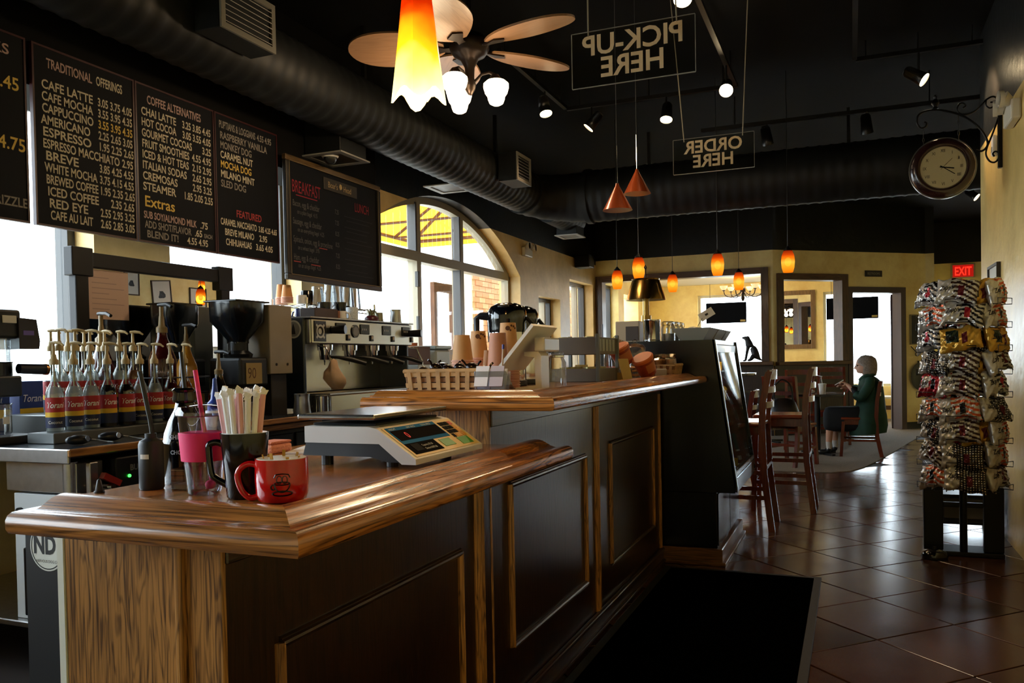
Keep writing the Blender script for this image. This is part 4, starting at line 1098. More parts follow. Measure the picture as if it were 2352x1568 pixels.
# leaning picture frame edge and wall pictures
def picture(x, y, z, w, h, rz, tilt, lab, inner='3f4448', grp='framed pictures on the far right wall'):
    t = thing('framed_picture', lab, 'picture', (x, y, z), rz, grp)
    fr = MB(); e = 0.018
    fr.box(-w/2, w/2, -0.025, 0, -h/2, -h/2+e).box(-w/2, w/2, -0.025, 0, h/2-e, h/2).box(-w/2, -w/2+e, -0.025, 0, -h/2+e, h/2-e).box(w/2-e, w/2, -0.025, 0, -h/2+e, h/2-e)
    fr.build('picture_frame', mat('picture_frame_dark', '2c221c', 0.4), t)
    MB().box(-w/2+e, w/2-e, -0.012, -0.002, -h/2+e, h/2-e).build('picture_mount', mat('picture_mount_white', 'd9d6c8', 0.6), t)
    p = [(math.cos(a)*w*0.2*(0.8+0.3*math.sin(3*a+w*9)), math.sin(a)*h*0.2*(0.85+0.25*math.cos(2*a))) for a in [2*PI*i/14 for i in range(14)]]
    MB().prism(p, -0.0135, -0.0125, 'Y').build('print', mat('picture_ink', inner, 0.7, noise=0.5, nscale=25), t)
    t.rotation_euler = (0, tilt, rz)
    return t
picture(3.199, 9.98, 2.62, 0.30, 0.38, R(-90), 0, 'small dark framed picture, left one in the mirror')
picture(3.199, 10.6, 2.48, 0.42, 0.48, R(-90), R(5), 'tilted square framed print, middle one in the mirror')
picture(3.199, 11.43, 2.44, 0.40, 0.42, R(-90), 0, 'square framed print with a small image, right one in the mirror')
t = picture(0.949, 6.70, 1.62, 0.42, 0.50, R(-90), 0, 'wood framed picture on the passage wall behind the snack rack', grp='passage picture')
# ================================================================ menu boards
def wraptext(name, s, size, material, parent, r, a_c, z, xs=1.0, bold=0.0, shear=0.0, ext=0.0):
    """lettering laid round a vertical cylinder of radius r, centred at angle a_c"""
    o = text(name, s, size, material, parent, xs=xs, align='CENTER', bold=bold, shear=shear)
    for v in o.data.vertices:
        a = a_c+v.co.x/r
        v.co = (r*math.cos(a), r*math.sin(a), z+v.co.y)
    o.data.update(); return o
CH_W = mat('paint_pen_cream', 'cfc5ad', 0.7); CH_Y = mat('paint_pen_gold', 'e0bd58', 0.7); CH_R = mat('paint_pen_red', 'a03434', 0.7); CH_G = mat('paint_pen_grey', '8f8880', 0.7); CH_P = mat('paint_pen_pinkish', 'b99a94', 0.7)
BOARD = mat('menu_board_black', '0b0d14', 0.7, noise=0.2, nscale=3, spec=0.2)
REDW = mat('menu_board_edge_red', '3c1518', 0.4)
XB = -3.60
def board(y0, y1, z0, z1, lab, lines, x=XB):
    """lines: (text, y offset from left 0..1, z fraction from top, size, material, width or None)"""
    t = thing('menu_board', lab, 'menu board', (x-0.024, (y0+y1)/2, z0), group='hand lettered menu boards')
    hw = (y1-y0)/2; h = z1-z0
    MB().box(0, 0.016, -hw+.008, hw-.008, .008, h-.008).build('board_panel', BOARD, t)
    e = MB().box(-.002, .020, -hw, -hw+.010, 0, h); e.build('side_edge', REDW, t)
    MB().box(-.002, .020, hw-.010, hw, 0, h).build('side_edge', REDW, t)
    MB().box(-.002, .020, -hw+.010, hw-.010, h-.010, h).build('top_edge', REDW, t)
    MB().box(-.002, .020, -hw+.010, hw-.010, 0, .010).build('bottom_edge', REDW, t)
    for (s, fx, fz, size, m, wd) in lines:
        o = text('menu_line', s, size, m, t, (0.0168, 0, 0), FACE_PX, 1.0, 'LEFT', 0.0, bold=0.0012)
        xs = [v.co.x for v in o.data.vertices]; w0 = max(xs)-min(xs)
        k = wd*(2*hw)/w0 if wd else 0.62
        o.data.transform(Matrix.Diagonal((k, 1, 1, 1)))
        o.location = (0.0168, -hw+fx*2*hw, h-fz*h)
    return t
Z0, Z1 = 1.95, 2.825
L1 = [('TRADITIONAL', .13, .115, .066, CH_P, .43), ('OFFERINGS', .60, .115, .066, CH_W, .27)]
for i, (a, b, w) in enumerate((('CAFE LATTE', '3.05 3.75 4.05', .48), ('CAFE MOCHA', '3.55 3.95 4.35', .48), ('CAPPUCCINO', '3.55 3.95 4.35', .48), ('AMERICANO', '2.25 2.65 3.05', .46), ('ESPRESSO', '1.95 2.25 2.65', .45), ('ESPRESSO MACCHIATO', '2.95', .74), ('BREVE', '3.85 4.25 4.55', .30), ('WHITE MOCHA', '3.75 4.15 4.55', .50), ('BREWED COFFEE', '1.95 2.35 2.65', .49), ('ICED COFFEE', '2.35 2.65', .48), ('RED EYE', '2.55 2.95 3.25', .36), ('CAFE AU LAIT', '2.65 2.85 3.05', .40))):
    z = .235+.0655*i
    x = (.08, .08, .08, .07, .08, .08, .10, .09, .10, .11, .12, .13)[i]
    m = CH_W
    L1 += [(a, x, z, .062, m, w), (b, .97-(.36 if len(b) > 10 else .25 if len(b) > 5 else .12), z, .060, m if i != 2 else CH_Y, (.36 if len(b) > 10 else .25 if len(b) > 5 else .12))]
board(2.822, 3.432, Z0, Z1, 'black menu board headed TRADITIONAL OFFERINGS', L1)
L2 = [('COFFEE ALTERNATIVES', .14, .115, .066, CH_P, .68)]
for i, (a, b, w) in enumerate((('CHAI LATTE', '3.25 3.85 4.45', .42), ('HOT COCOA', '3.05 3.55 4.05', .42), ('GOURMET COCOAS', '3.25', .62), ('FRUIT SMOOTHIES', '4.55 4.95', .58), ('ICED & HOT TEAS', '2.15 2.95', .57), ('ITALIAN SODAS', '2.65 2.95', .54), ('CREMOSAS', '2.95 3.25', .42), ('STEAMER', '1.85 2.05 2.55', .40))):
    z = .195+.0675*i
    w2 = .38 if len(b) > 10 else .26 if len(b) > 5 else .12
    L2 += [(a, .07, z, .062, CH_W, w), (b, .95-w2, z, .060, CH_W, w2)]
L2 += [('Extras', .08, .77, .085, CH_Y, .36), ('SUB SOY/ALMOND MILK', .07, .845, .056, CH_P, .66), ('.75', .78, .845, .056, CH_W, .10), ('ADD SHOT/FLAVOR', .08, .905, .056, CH_G, .58), ('.65', .70, .905, .056, CH_W, .10), ('EACH', .83, .905, .034, CH_G, .11), ('BLEND IT!', .10, .965, .056, CH_G, .38), ('4.55 4.95', .60, .965, .056, CH_W, .28)]
board(3.438, 4.042, Z0, Z1, 'black menu board headed COFFEE ALTERNATIVES with yellow Extras', L2)
L3 = [('PUPTIANS & LOGGIANS', .07, .10, .064, CH_G, .56), ('4.55 4.95', .66, .10, .058, CH_G, .24)]
for i, a in enumerate((('RASPBERRY VANILLA', .74, CH_G), ('MONKEY DOG', .48, CH_G), ('CARAMEL NUT', .50, CH_W), ('MOCHA DOG', .47, CH_Y), ('MILANO MINT', .52, CH_W), ('SLED DOG', .38, CH_G))):
    L3.append((a[0], .08, .175+.068*i, .062, a[2], a[1]))
L3 += [('FEATURED', .30, .71, .064, CH_R, .40), ('CARAMEL MACCHIATO', .06, .785, .058, CH_W, .56), ('3.85 4.25 4.65', .65, .785, .052, CH_W, .31), ('BREVE MILANO', .12, .855, .058, CH_W, .45), ('2.95', .66, .855, .056, CH_W, .13), ('CHIHUAHUAS', .13, .925, .058, CH_W, .40), ('3.65 4.05', .60, .925, .056, CH_W, .28)]
board(4.048, 4.648, Z0, Z1, 'black menu board with FEATURED drinks, right of the menu boards', L3)
board(2.17, 2.79, Z0, Z1, 'black menu board cut off by the left edge of the picture', [('DRINKS', .42, .12, .066, CH_P, .44), ('4.45', .72, .30, .085, CH_Y, .22), ('4.75', .76, .62, .085, CH_Y, .22), ('DRIZZLE', .66, .92, .062, CH_G, .32)])
# framed chalkboard
cb = thing('chalkboard', 'large framed chalkboard listing breakfast and lunch beside the arched window', 'chalkboard', (-3.585, 5.29, 1.845))
GOLDF = wood('chalkboard_frame_oak', '6e5430', '3a2a16', 'Y', rough=0.35, coat=0.3)
hw, h = 0.615, 0.86
MB().box(0, 0.012, -hw+.03, hw-.03, .03, h-.03).build('slate', mat('slate_black', '0e1016', 0.7, noise=0.25, nscale=4, spec=0.2), cb)
DKF = mat('chalkboard_frame_dark', '26221d', 0.35, coat=0.3)
for nm, bx, mm in (('frame_bottom', (-.005, .028, -hw, hw, 0, .04), DKF), ('frame_top', (-.005, .028, -hw, hw, h-.04, h), GOLDF), ('frame_side', (-.005, .028, -hw, -hw+.04, .04, h-.04), DKF), ('frame_side', (-.005, .028, hw-.04, hw, .04, h-.04), DKF)):
    MB().box(*bx, .006).build(nm, mm, cb)
for bx in ((.028, .030, -hw+.036, hw-.036, .036, .041), (.028, .030, -hw+.036, -hw+.041, .041, h-.041), (.028, .030, hw-.041, hw-.036, .041, h-.041), (.028, .030, -hw+.036, hw-.036, h-.041, h-.036)):
    MB().box(*bx).build('inner_bead', mat('frame_bead', '7a6a4a', 0.35, 0.4), cb)
MB().box(-.036, -.006, -.5, .5, .80, .84).build('hanging_cleat', BLACKM, cb)
CHK = mat('chalk_faint', '5a5a5a', 0.9); CHR = mat('chalk_red', '8c2230', 0.9)
pl = MB().box(.0122, .018, -.16, .28, .70, .79, .002).build('name_plate', mat('name_plate_brown', '2a231c', 0.5), cb)
text('lettering', "Boar's", 0.062, mat('name_plate_gold', 'b59a66', 0.5), pl, (.0186, -.11, .722), FACE_PX, .82)
text('lettering', 'Head', 0.062, MATS['name_plate_gold'], pl, (.0186, .09, .722), FACE_PX, .82)
MB().prism([(.047, .728), (.068, .735), (.076, .75), (.066, .77), (.045, .772), (.036, .75)], .0181, .0188, 'X').build('emblem', MATS['name_plate_gold'], pl)
def chalk(s, y, z, size, m=CHK, xs=.62): return text('chalk_line', s, size, m, cb, (.0126, y, z), FACE_PX, xs)
chalk('BREAKFAST', -.535, .615, .125, CHR, .52); MB().box(.0124, .0132, -.49, -.24, .595, .602).build('chalk_underline', CHR, cb)
chalk('LUNCH', .25, .60, .10, CHR, .6)
for i, (a, b) in enumerate((('Bacon, egg & cheddar', 'on a plain bagel  4.15'), ('Sausage, egg & cheddar', 'on an everything bagel  4.25'), ('Spinach, onion, egg & provolone', 'on a wheat bagel  3.95'), ('Ham, egg & cheddar', 'on an asiago bagel  4.25'))):
    z = .52-.125*i
    chalk(a, -.53, z, .062, CHK, .58); chalk(b, -.48, z-.05, .045, CHK, .62)
    if i >= 2: MB().box(.0124, .0132, -.53+.3*(i == 2), -.45+.32*(i == 2), z-.014, z-.009).build('chalk_underline', mat('chalk_red_bright', 'b84a48', 0.9), cb)
MB().box(.0124, .0132, -.33, -.22, .125, .130).build('chalk_underline', MATS['chalk_red_bright'], cb)
for i, a in enumerate(('7.25', '7.25', '8.25', '8.25', '7.25', '8.25')):
    z = .54-.082*i
    chalk(a, -.02, z, .048)
    for j in range(2): MB().box(.0124, .0128, .10+.03*j, .50-.04*((i+j) % 3), z-.002-.03*j, z+.004-.03*j).build('chalk_smear', mat('chalk_smear_grey', '1b1d23', 0.9), cb)

# ================================================================ back counter
BC = thing('back_counter', 'long dark back counter with steel end edge and wooden front strip', 'counter', (-3.38, 4.9, 0))
LAM = mat('counter_laminate_dark', '2b2f36', 0.16, noise=0.15)
STRIP = wood('counter_edge_oak', 'b07a3c', '6d4520', 'Y', rough=0.3, coat=0.3)
MB().box(-.60, .57, -2.585, 2.9, .905, .94, .002).build('counter_slab', LAM, BC)
MB().box(-.61, .575, -2.60, -2.585, .885, .942, .004).build('steel_end_band', STEEL, BC)
MB().box(.57, .586, -2.60, -.95, .912, .943, .004).build('wood_edge', STRIP, BC)
MB().box(.57, .58, -.95, 2.9, .905, .94, .003).build('dark_edge', BLACKP, BC)
MB().box(-.60, .50, -1.9, 2.88, 0.0, .904).build('cabinet_body', BLACKP, BC)
MB().cyl((.50, -2.53, 0.0), (.50, -2.53, .885), .028, n=20).build('steel_leg', STEEL, BC, smooth=40)
MB().box(-.60, .54, -2.55, -1.92, .20, .225, .004).build('undershelf', STEEL, BC)
for y in (-1.55, -1.1, -.4, .3, 1.0, 1.7): MB().box(.50, .512, y+.01, y+(.43 if y < -1.2 else .68), .10, .88, .004).build('cabinet_door', mat('cabinet_black', '0f1011', 0.35), BC)
rb = MB().box(-2.995, -2.775, 3.20, 4.12, .944, .975, .003).build('raised_shelf', LAM); tag(rb, 'raised dark shelf with a wooden front strip beside the coffee machine', 'shelf')
rbs = MB().box(-2.775, -2.76, 3.20, 4.12, .950, .978, .004).build('wood_edge', STRIP, rb)
# steel drawer unit under the end of the counter
du = thing('steel_drawer_unit', 'steel drawer unit with a white lower panel under the counter end', 'drawer unit', (-3.05, 2.38, .226))
MB().box(-.17, .15, 0, .12, 0, .52, .003).build('white_body', mat('appliance_white', 'c9ccce', 0.35), du)
MB().box(-.20, .20, -.01, .12, .53, .655, .004).build('steel_drawer', STEEL, du)
MB().cyl((-.13, -.012, .44), (-.13, -.001, .44), .022, n=16).build('vent_knob', BLACKP, du)
MB().box(-.10, -.03, -.02, -.001, .02, .30, .006).build('black_side_tank', mat('tank_black', '121316', 0.2), du)
hb = thing('hot_water_unit', 'black brewer panel with red lever and green light under the counter', 'brewer', (-2.80, 2.72, .226))
MB().box(-.30, .0, -.20, .26, 0, .66, .006).build('brewer_body', mat('brewer_black', '0c0d0e', 0.3), hb)
text('lettering', 'BUNN', .034, mat('brewer_lettering', '5a5d60', 0.5), hb, (.001, -.13, .60), FACE_PX, 1.0, bold=.001)
MB().cyl((0, -.14, .575), (.004, -.14, .575), .006, n=12)
MB().ball((.002, -.135, .578), .007).build('green_indicator', emis('indicator_green', '30ff40', 6), hb)
MB().bar((.02, -.285, .60), (.03, -.215, .56), .03, .025).build('red_lever', mat('lever_red', '8c2018', 0.35), hb)
MB().cyl((0, -.26, .55), (.05, -.26, .55), .012).build('spout', CHROME, hb)
MB().box(-.02, .004, -.33, -.29, 0, .655, .003).build('steel_side', STEEL, hb)
# black cabinet at the near end, behind the bar end panel
bcab = thing('black_cabinet', 'black cabinet with a round ND sticker beside the bar end panel', 'cabinet', (-1.62, 1.5, 0))
MB().box(-.05, .10, -.245, .25, 0, .93, .004).build('cabinet_body', mat('cabinet_matte_black', '14161b', 0.45), bcab)
MB().box(-.06, .10, -.255, .25, .931, .948, .003).build('cabinet_top', mat('cabinet_top_black', '1a1c22', 0.12), bcab)
st = MB().cyl((.022, -.2465, .872), (.022, -.2451, .872), .052, n=40).build('round_sticker', mat('sticker_white', 'dfe0da', 0.5), bcab)
r_ = MB(); n = 40; vs = []
for rr in (.049, .0465):
    for i in range(n): a = 2*PI*i/n; vs.append((.022+rr*math.cos(a), -.2468, .872+rr*math.sin(a)))
r_.add(vs, [(i, (i+1) % n, n+(i+1) % n, n+i) for i in range(n)]).build('sticker_ring', INK, st)
text('lettering', 'ND', .055, INK, st, (.014, -.2468, .858), FACE_NY, .8, 'CENTER', bold=.0022)
text('lettering', 'NERVOUS DOG CO', .0085, INK, st, (.022, -.2468, .838), FACE_NY, .9, 'CENTER')

# ================================================================ mirror
mr = thing('wall_mirror', 'mirror in a dark square-eared wooden frame above the syrup bottles', 'mirror', (-3.74, 3.69, 1.02))
MF = mat('mirror_frame_dark', '120f10', 0.45, spec=0.3)
MIR = mat('mirror_glass', 'e8e8e8', 0.0, 1.0)
MB().box(-.004, .012, -.50, .50, .05, .80).build('mirror_plate', MIR, mr)
MB().box(-.02, .035, -.575, -.495, .0, .74, .006).build('frame_side', MF, mr)
MB().box(-.02, .035, .495, .575, .0, .74, .006).build('frame_side', MF, mr)
MB().box(-.02, .035, -.495, .495, .77, .85, .006).build('frame_top', MF, mr)
MB().box(-.02, .035, -.495, .495, 0, .06, .006).build('frame_bottom', MF, mr)
for s in (-1, 1): MB().box(-.022, .042, s*.47, s*.60, .72, .87, .005).build('corner_block', MF, mr)
pp = MB().box(.0125, .0135, -.49, -.22, .50, .765).build('paper_note', mat('note_pink', 'd8b8ac', 0.8)); pp.location = (-3.74, 3.69, 1.02); tag(pp, 'pinkish paper note stuck on the upper left of the mirror', 'paper')
for k in range(7): MB().box(.0136, .0138, -.46, -.30+.05*((k*7) % 3-1), .72-.028*k, .725-.028*k).build('note_line', CH_P, pp)

# ================================================================ syrup bottles
TAN = mat('pump_tan', 'b49c6c', 0.45)
LBL = [mat('label_red', 'b02224', 0.5), mat('label_yellow', 'e8b820', 0.5), mat('label_navy', '14204a', 0.5)]
LW = mat('label_script_white', 'f0ece4', 0.5)
BGL = glass('bottle_glass', 'e9efee', 0.14)
def pump(t, z, rz, sc=1.0, mt=None):
    mt = mt or TAN
    c, s = math.cos(rz), math.sin(rz)
    m = MB().lathe([(0, z-.012), (.019*sc, z-.012), (.019*sc, z+.008), (.012*sc, z+.016), (.010*sc, z+.03), (.007*sc, z+.034), (.006*sc, z+.075), (.006*sc, z+.078)], n=14)
    p = m.build('pump', mt, t, smooth=45)
    q = MB().tube([(-.012*sc*c, -.012*sc*s, z+.082), (.010*sc*c, .010*sc*s, z+.084), (.034*sc*c, .034*sc*s, z+.081), (.05*sc*c, .05*sc*s, z+.070)], .006*sc, 8, rs=[.007*sc, .0075*sc, .006*sc, .004*sc])
    q.build('pump_nozzle', mt, p, smooth=45)
    MB().cyl((0, 0, z-.16), (0, 0, z-.012), .0035, n=8).build('dip_tube', mt, p)
def bottle(liq, lab, flav=''):
    t = thing('syrup_bottle', lab, 'bottle', (0, 0, 0), group='syrup bottles with pumps')
    prof = [(.0, .001), (.034, .001), (.037, .006), (.037, .155), (.035, .170), (.024, .195), (.015, .212), (.0135, .225), (.0135, .285), (.016, .288), (.016, .296)]
    MB().lathe(prof, n=20).build('glass_body', BGL, t, smooth=50)
    if liq:
        fill = [(0, .004), (.0345, .004), (.0345, .155), (.0325, .168), (.022, .193), (0, .194)]
        MB().lathe(fill, n=16).build('syrup', liq, t, smooth=50)
    a0, a1 = R(-115), R(45); k = 12
    m = MB(); rr = .0376
    for bi, (z0, z1) in enumerate(((.085, .148), (.064, .085), (.018, .064))):
        m.cur = bi
        vs = []
        for z in (z0, z1):
            for i in range(k+1): a = a0+(a1-a0)*i/k; vs.append((rr*math.cos(a), rr*math.sin(a), z))
        m.add(vs, [(i, i+1, k+2+i, k+1+i) for i in range(k)])
    lb = m.build('label', LBL, t, smooth=60)
    wraptext('label_script', 'Torani', .034, LW, lb, .0381, R(-30), .104, .8, shear=.3, bold=.0006)
    if flav: wraptext('label_text', flav, .018, LW, lb, .0381, R(-30), .036, .9)
    pump(t, .30, R(20))
    return t
LIQS = {'clear': mat('syrup_clear', 'dfe2e0', 0.1, trans=0.0, alpha=0.35), 'brown': mat('syrup_brown', '1f0c06', 0.1), 'amber': mat('syrup_amber', '8a4510', 0.1), 'red': mat('syrup_red', '5a0d0c', 0.1)}
protos = {}
def place_bottle(kind, x, y, z, lab, rz=0):
    if kind not in protos:
        b = bottle(LIQS[kind], lab, 'Coconut' if kind == 'clear' else ''); protos[kind] = b
        b.location = (x, y, z); b.rotation_euler.z = rz
    else: dup(protos[kind], (x, y, z), rz, lab)
riser = MB().box(-3.25, -3.09, 2.47, 3.36, .9405, .985, .003).build('bottle_riser', mat('riser_grey', '6b6f70', 0.35, 0.5)); tag(riser, 'low grey riser under the front row of syrup bottles', 'riser')
riser2 = MB().box(-3.60, -3.27, 2.62, 3.20, .9405, 1.05, .003).build('bottle_riser', MATS['riser_grey']); tag(riser2, 'higher grey riser under the back rows of syrup bottles', 'riser')
ordn = ('first', 'second', 'third', 'fourth', 'fifth', 'sixth', 'seventh', 'eighth', 'ninth')
cname = {'clear': 'clear', 'brown': 'dark brown', 'amber': 'amber', 'red': 'dark red'}
for i, kd in enumerate(('clear', 'clear', 'clear', 'brown', 'brown', 'clear', 'clear', 'red', 'amber')):
    place_bottle(kd, -3.17+random.uniform(-.008, .008), 2.545+.093*i, .986, '%s syrup bottle with tan pump, %s from left in the front row' % (cname[kd], ordn[i]), R(random.uniform(-25, 25)))
for i, kd in enumerate(('clear', 'clear', 'clear', 'red', 'clear', 'amber')):
    place_bottle(kd, -3.33+random.uniform(-.006, .006), 2.70+.084*i, 1.051, '%s syrup bottle with tan pump, %s from left in the middle row' % (cname[kd], ordn[i]), R(random.uniform(-25, 25)))
for i, kd in enumerate(('clear', 'amber', 'red', 'brown')):
    place_bottle(kd, -3.43, 2.74+.09*i, 1.051, '%s syrup bottle with tan pump, %s from left in the rear row' % (cname[kd], ordn[i]), R(random.uniform(-25, 25)))
def carton(x, y, z, w, d, h, lab, rz=0):
    t = thing('syrup_carton', lab, 'carton', (x, y, z), rz, group='blue cartons on the window sill')
    MB().box(-w/2, w/2, -d/2, d/2, 0, h, .002).build('carton_body', mat('carton_navy', '223a78', 0.6), t)
    MB().box(w/2, w/2+.001, -d/2, d/2, h*.35, h*.5).build('yellow_band', LBL[1], t)
    text('lettering', 'Torani', .05, LW, t, (w/2+.0015, -d/2+.01, h*.62), FACE_PX, .8, shear=.3)
carton(-3.72, 2.62, .9405, .12, .16, .26, 'navy carton with a yellow band left of the mirror, nearest the left edge')
carton(-3.72, 2.84, .9405, .12, .18, .26, 'navy carton with a yellow band just left of the mirror')
# big conical sauce bottles on a raised black wire stand
def sauce(x, y, z, col, lab, sc=1.0, pc=None, txt=None):
    t = thing('sauce_bottle', lab, 'sauce bottle', (x, y, z), group='conical sauce bottles')
    MB().lathe([(0, 0), (.062*sc, 0), (.066*sc, .01), (.066*sc, .165*sc), (.060*sc, .185*sc), (.040*sc, .235*sc), (.026*sc, .275*sc), (.024*sc, .30*sc), (0, .30*sc)], n=22).build('bottle_body', col, t, smooth=50)
    m = pc or mat('pump_dark_tan', '7a6238', 0.45)
    p = MB().lathe([(0, .30*sc), (.027*sc, .30*sc), (.027*sc, .325*sc), (.016*sc, .335*sc), (.012*sc, .38*sc), (.010*sc, .385*sc), (.010*sc, .43*sc)], n=14).build('pump', m, t, smooth=45)
    MB().tube([(-.02, .0, .438*sc), (.0, 0, .44*sc), (.05, -.01, .438*sc), (.085, -.015, .425*sc)], .009, 8).build('pump_nozzle', BLACKP, p, smooth=45)
    if txt: wraptext('label_text', txt, .016, CH_P, t, .0664*sc, R(-38), .10*sc, 1.0)
    return t
SRED = mat('sauce_dark_red', '3a0d0a', 0.12, coat=0.6); SMUS = mat('sauce_caramel', 'c88a2a', 0.2, coat=0.4); SBLK = mat('sauce_chocolate', '120a08', 0.12, coat=0.6)
stand = thing('wire_stand', 'black wire stand holding the sauce bottles', 'stand', (-3.34, 3.40, .9405))
MB().box(-.09, .09, -.175, .175, .172, .180).build('stand_deck', BLACKM, stand)
for sx in (-.085, .085):
    for sy in (-.17, .17): MB().cyl((sx, sy, 0), (sx, sy, .26), .005, n=8).build('stand_leg', BLACKM, stand)
for sx in (-.085, .085): MB().cyl((sx, -.17, .26), (sx, .17, .26), .004, n=8).build('guard_rail', BLACKM, stand)
for sy in (-.17, .17): MB().cyl((-.085, sy, .26), (.085, sy, .26), .004, n=8).build('guard_rail', BLACKM, stand)
sauce(-3.34, 3.32, 1.1215, SRED, 'tall dark red sauce bottle with a tan pump in front of the left grinder', 1.05, txt='CARAMEL')
sauce(-3.34, 3.49, 1.1215, SMUS, 'caramel coloured sauce bottle on the wire stand', .82)
sauce(-3.52, 3.10, 1.0505, SRED, 'dark red sauce bottle standing in front of the mirror', 1.1)
sauce(-2.925, 3.27, .9755, SBLK, 'dark chocolate sauce bottle in front of the tan grinder', .8)
cr2 = thing('sauce_carton', 'tan carton below the caramel sauce bottle', 'carton', (-3.34, 3.47, .9405))
MB().box(-.07, .07, -.075, .075, 0, .168, .002).build('carton_body', mat('kraft_tan', 'a08456', 0.8), cr2)
text('lettering', 'HAPPY', .03, INK, cr2, (.0705, -.06, .11), FACE_PX, .8)

# ================================================================ coffee grinders
def hopper_prof(w0, d0, w1, d1, z0, z1, zs):
    """tapered square hopper with rounded corners; returns MB"""
    m = MB(); n = 24; rows = []
    for (w, d, z) in ((w1, d1, z0), (w1, d1, z0+.02), (w0, d0, zs), (w0*1.03, d0*1.03, z1)):
        rows.append([(math.copysign(abs(math.cos(a))**.5, math.cos(a))*d/2, math.copysign(abs(math.sin(a))**.5, math.sin(a))*w/2, z) for a in [2*PI*i/n for i in range(n)]])
    vs = [v for r in rows for v in r]
    fs = [(j*n+i, j*n+(i+1) % n, (j+1)*n+(i+1) % n, (j+1)*n+i) for j in range(3) for i in range(n)]+[tuple(range(3*n, 4*n))]
    return m.add(vs, fs)
HOP = mat('hopper_smoke', '0b1014', 0.18, coat=0.3)
GTAN = mat('grinder_tan', '8f8270', 0.45, noise=0.08)
def grinder(x, y, z, lab, tan):
    t = thing('coffee_grinder', lab, 'coffee grinder', (x, y, z))
    hopper_prof(.24 if not tan else .27, .18 if not tan else .22, .10, .10, .44, .67, .56).build('bean_hopper', HOP, t, smooth=50)
    MB().box(-.09 if not tan else -.115, .09 if not tan else .115, -.125 if not tan else -.14, .125 if not tan else .14, .665, .675, .003).build('hopper_lid', HOP, t)
    MB().lathe([(0, .36), (.075, .36), (.08, .38), (.055, .40), (.055, .445), (0, .445)], n=20).build('hopper_collar', mat('collar_dark', '1e1f20', 0.3, 0.5), t, smooth=40)
    MB().box(-.12, .10, -.10, .13, .20, .36, .015).build('motor_body', BLACKP, t)
    MB().box(-.13, .12, -.11, .14, 0, .03, .008).build('base_plate', BLACKP, t)
    MB().box(-.13, -.02, -.09, .12, .03, .20, .008).build('pedestal', GTAN if tan else mat('grinder_grey', '4a4c4d', 0.4), t)
    MB().lathe([(0, .16), (.022, .16), (.03, .20), (0, .20)], (.06, .0, 0), n=14).build('outlet_spout', STEEL, t, smooth=40)
    MB().tube([(.10, -.03, .11), (.13, -.03, .112), (.13, .04, .112), (.10, .04, .11)], .006, 8).build('holder_fork', STEEL, t)
    if tan:
        MB().box(-.15, .11, .135, .34, .265, .66, .004).build('side_housing', GTAN, t)
        MB().box(-.12, .08, .18, .32, .0, .265, .004).build('housing_foot', mat('housing_foot_dark', '2b2723', 0.5), t)
        c = MB().box(.101, .104, -.06, .07, .215, .33).build('number_card', mat('card_tan', 'a38a58', 0.7), t)
        text('lettering', '90', .085, mat('card_ink', '5a3a20', 0.7), c, (.1045, -.05, .245), FACE_PX, .85)
        for yy in (.19, .29): MB().cyl((.11, yy, .32), (.113, yy, .32), .008, n=12).build('screw', INK, t)
    else:
        MB().box(-.16, .0, .15, .30, .10, .67, .006).build('side_housing', mat('grinder_side_grey', '5c6366', 0.35, 0.3), t)
    return t
grinder(-3.56, 3.64, .9405, 'black coffee grinder with a wide bean hopper left of the tan grinder', False)
grinder(-3.16, 3.69, .9405, 'coffee grinder with black hopper, tan housing and a 90 card', True)
for o in list(C.objects):
    if o.name.startswith('coffee_grinder') and o.type == 'EMPTY': pass
kb = thing('knock_box', 'steel knock box with wooden handles below the grinder', 'knock box', (-2.885, 3.43, .9755))
MB().lathe([(0, 0), (.06, 0), (.068, .09), (.064, .09), (.056, .006), (0, .006)], n=20).build('steel_tub', STEEL, kb, smooth=40)
for a in (R(40), R(200)):
    MB().bar((.045*math.cos(a), .045*math.sin(a), .05), (.10*math.cos(a), .10*math.sin(a), .15), .018, .008).build('wooden_handle', mat('handle_beech', 'c9a876', 0.5), kb)

# ================================================================ espresso machine
em = thing('espresso_machine', 'wide steel four group espresso machine with dark blue side panels', 'espresso machine', (-3.24, 4.76, .9405))
MBL = mat('machine_blue_black', '1b2733', 0.3, coat=0.3)
BRS = mat('machine_steel', 'c4c2ba', 0.22, 1.0)
LW2 = .61
MB().box(-.30, .12, -LW2, LW2, .07, .14, .006).build('base_tub', mat('machine_base', '1a1c1e', 0.4), em)
MB().box(.08, .36, -LW2+.01, LW2+.02, .03, .13, .006).build('drip_tray_front', BRS, em)
MB().box(-.02, .35, -LW2+.02, LW2, .131, .14).build('drip_grate', STEEL, em)
MB().box(-.30, .20, -LW2-.025, -LW2, .05, .60, .006).build('side_panel', MBL, em)
MB().box(-.30, .20, LW2, LW2+.025, .05, .60, .006).build('side_panel', MBL, em)
MB().box(-.06, -.03, -LW2, LW2, .14, .46).build('back_splash', BRS, em)
MB().box(-.30, .235, -LW2, LW2, .44, .595, .008).build('upper_body', BRS, em)
MB().box(.235, .245, -LW2, LW2, .445, .59, .003).build('fascia', BRS, em)
MB().box(-.32, .25, -LW2-.02, LW2+.02, .596, .606, .002).build('cup_tray', STEEL, em)
MB().tube([(-.30, -LW2, .606), (-.30, -LW2, .645), (-.30, LW2, .645), (-.30, LW2, .606)], .005, 8).build('cup_rail', CHROME, em)
MB().tube([(-.30, -.2, .606), (-.30, -.2, .645)], .004, 6).build('cup_rail', CHROME, em)
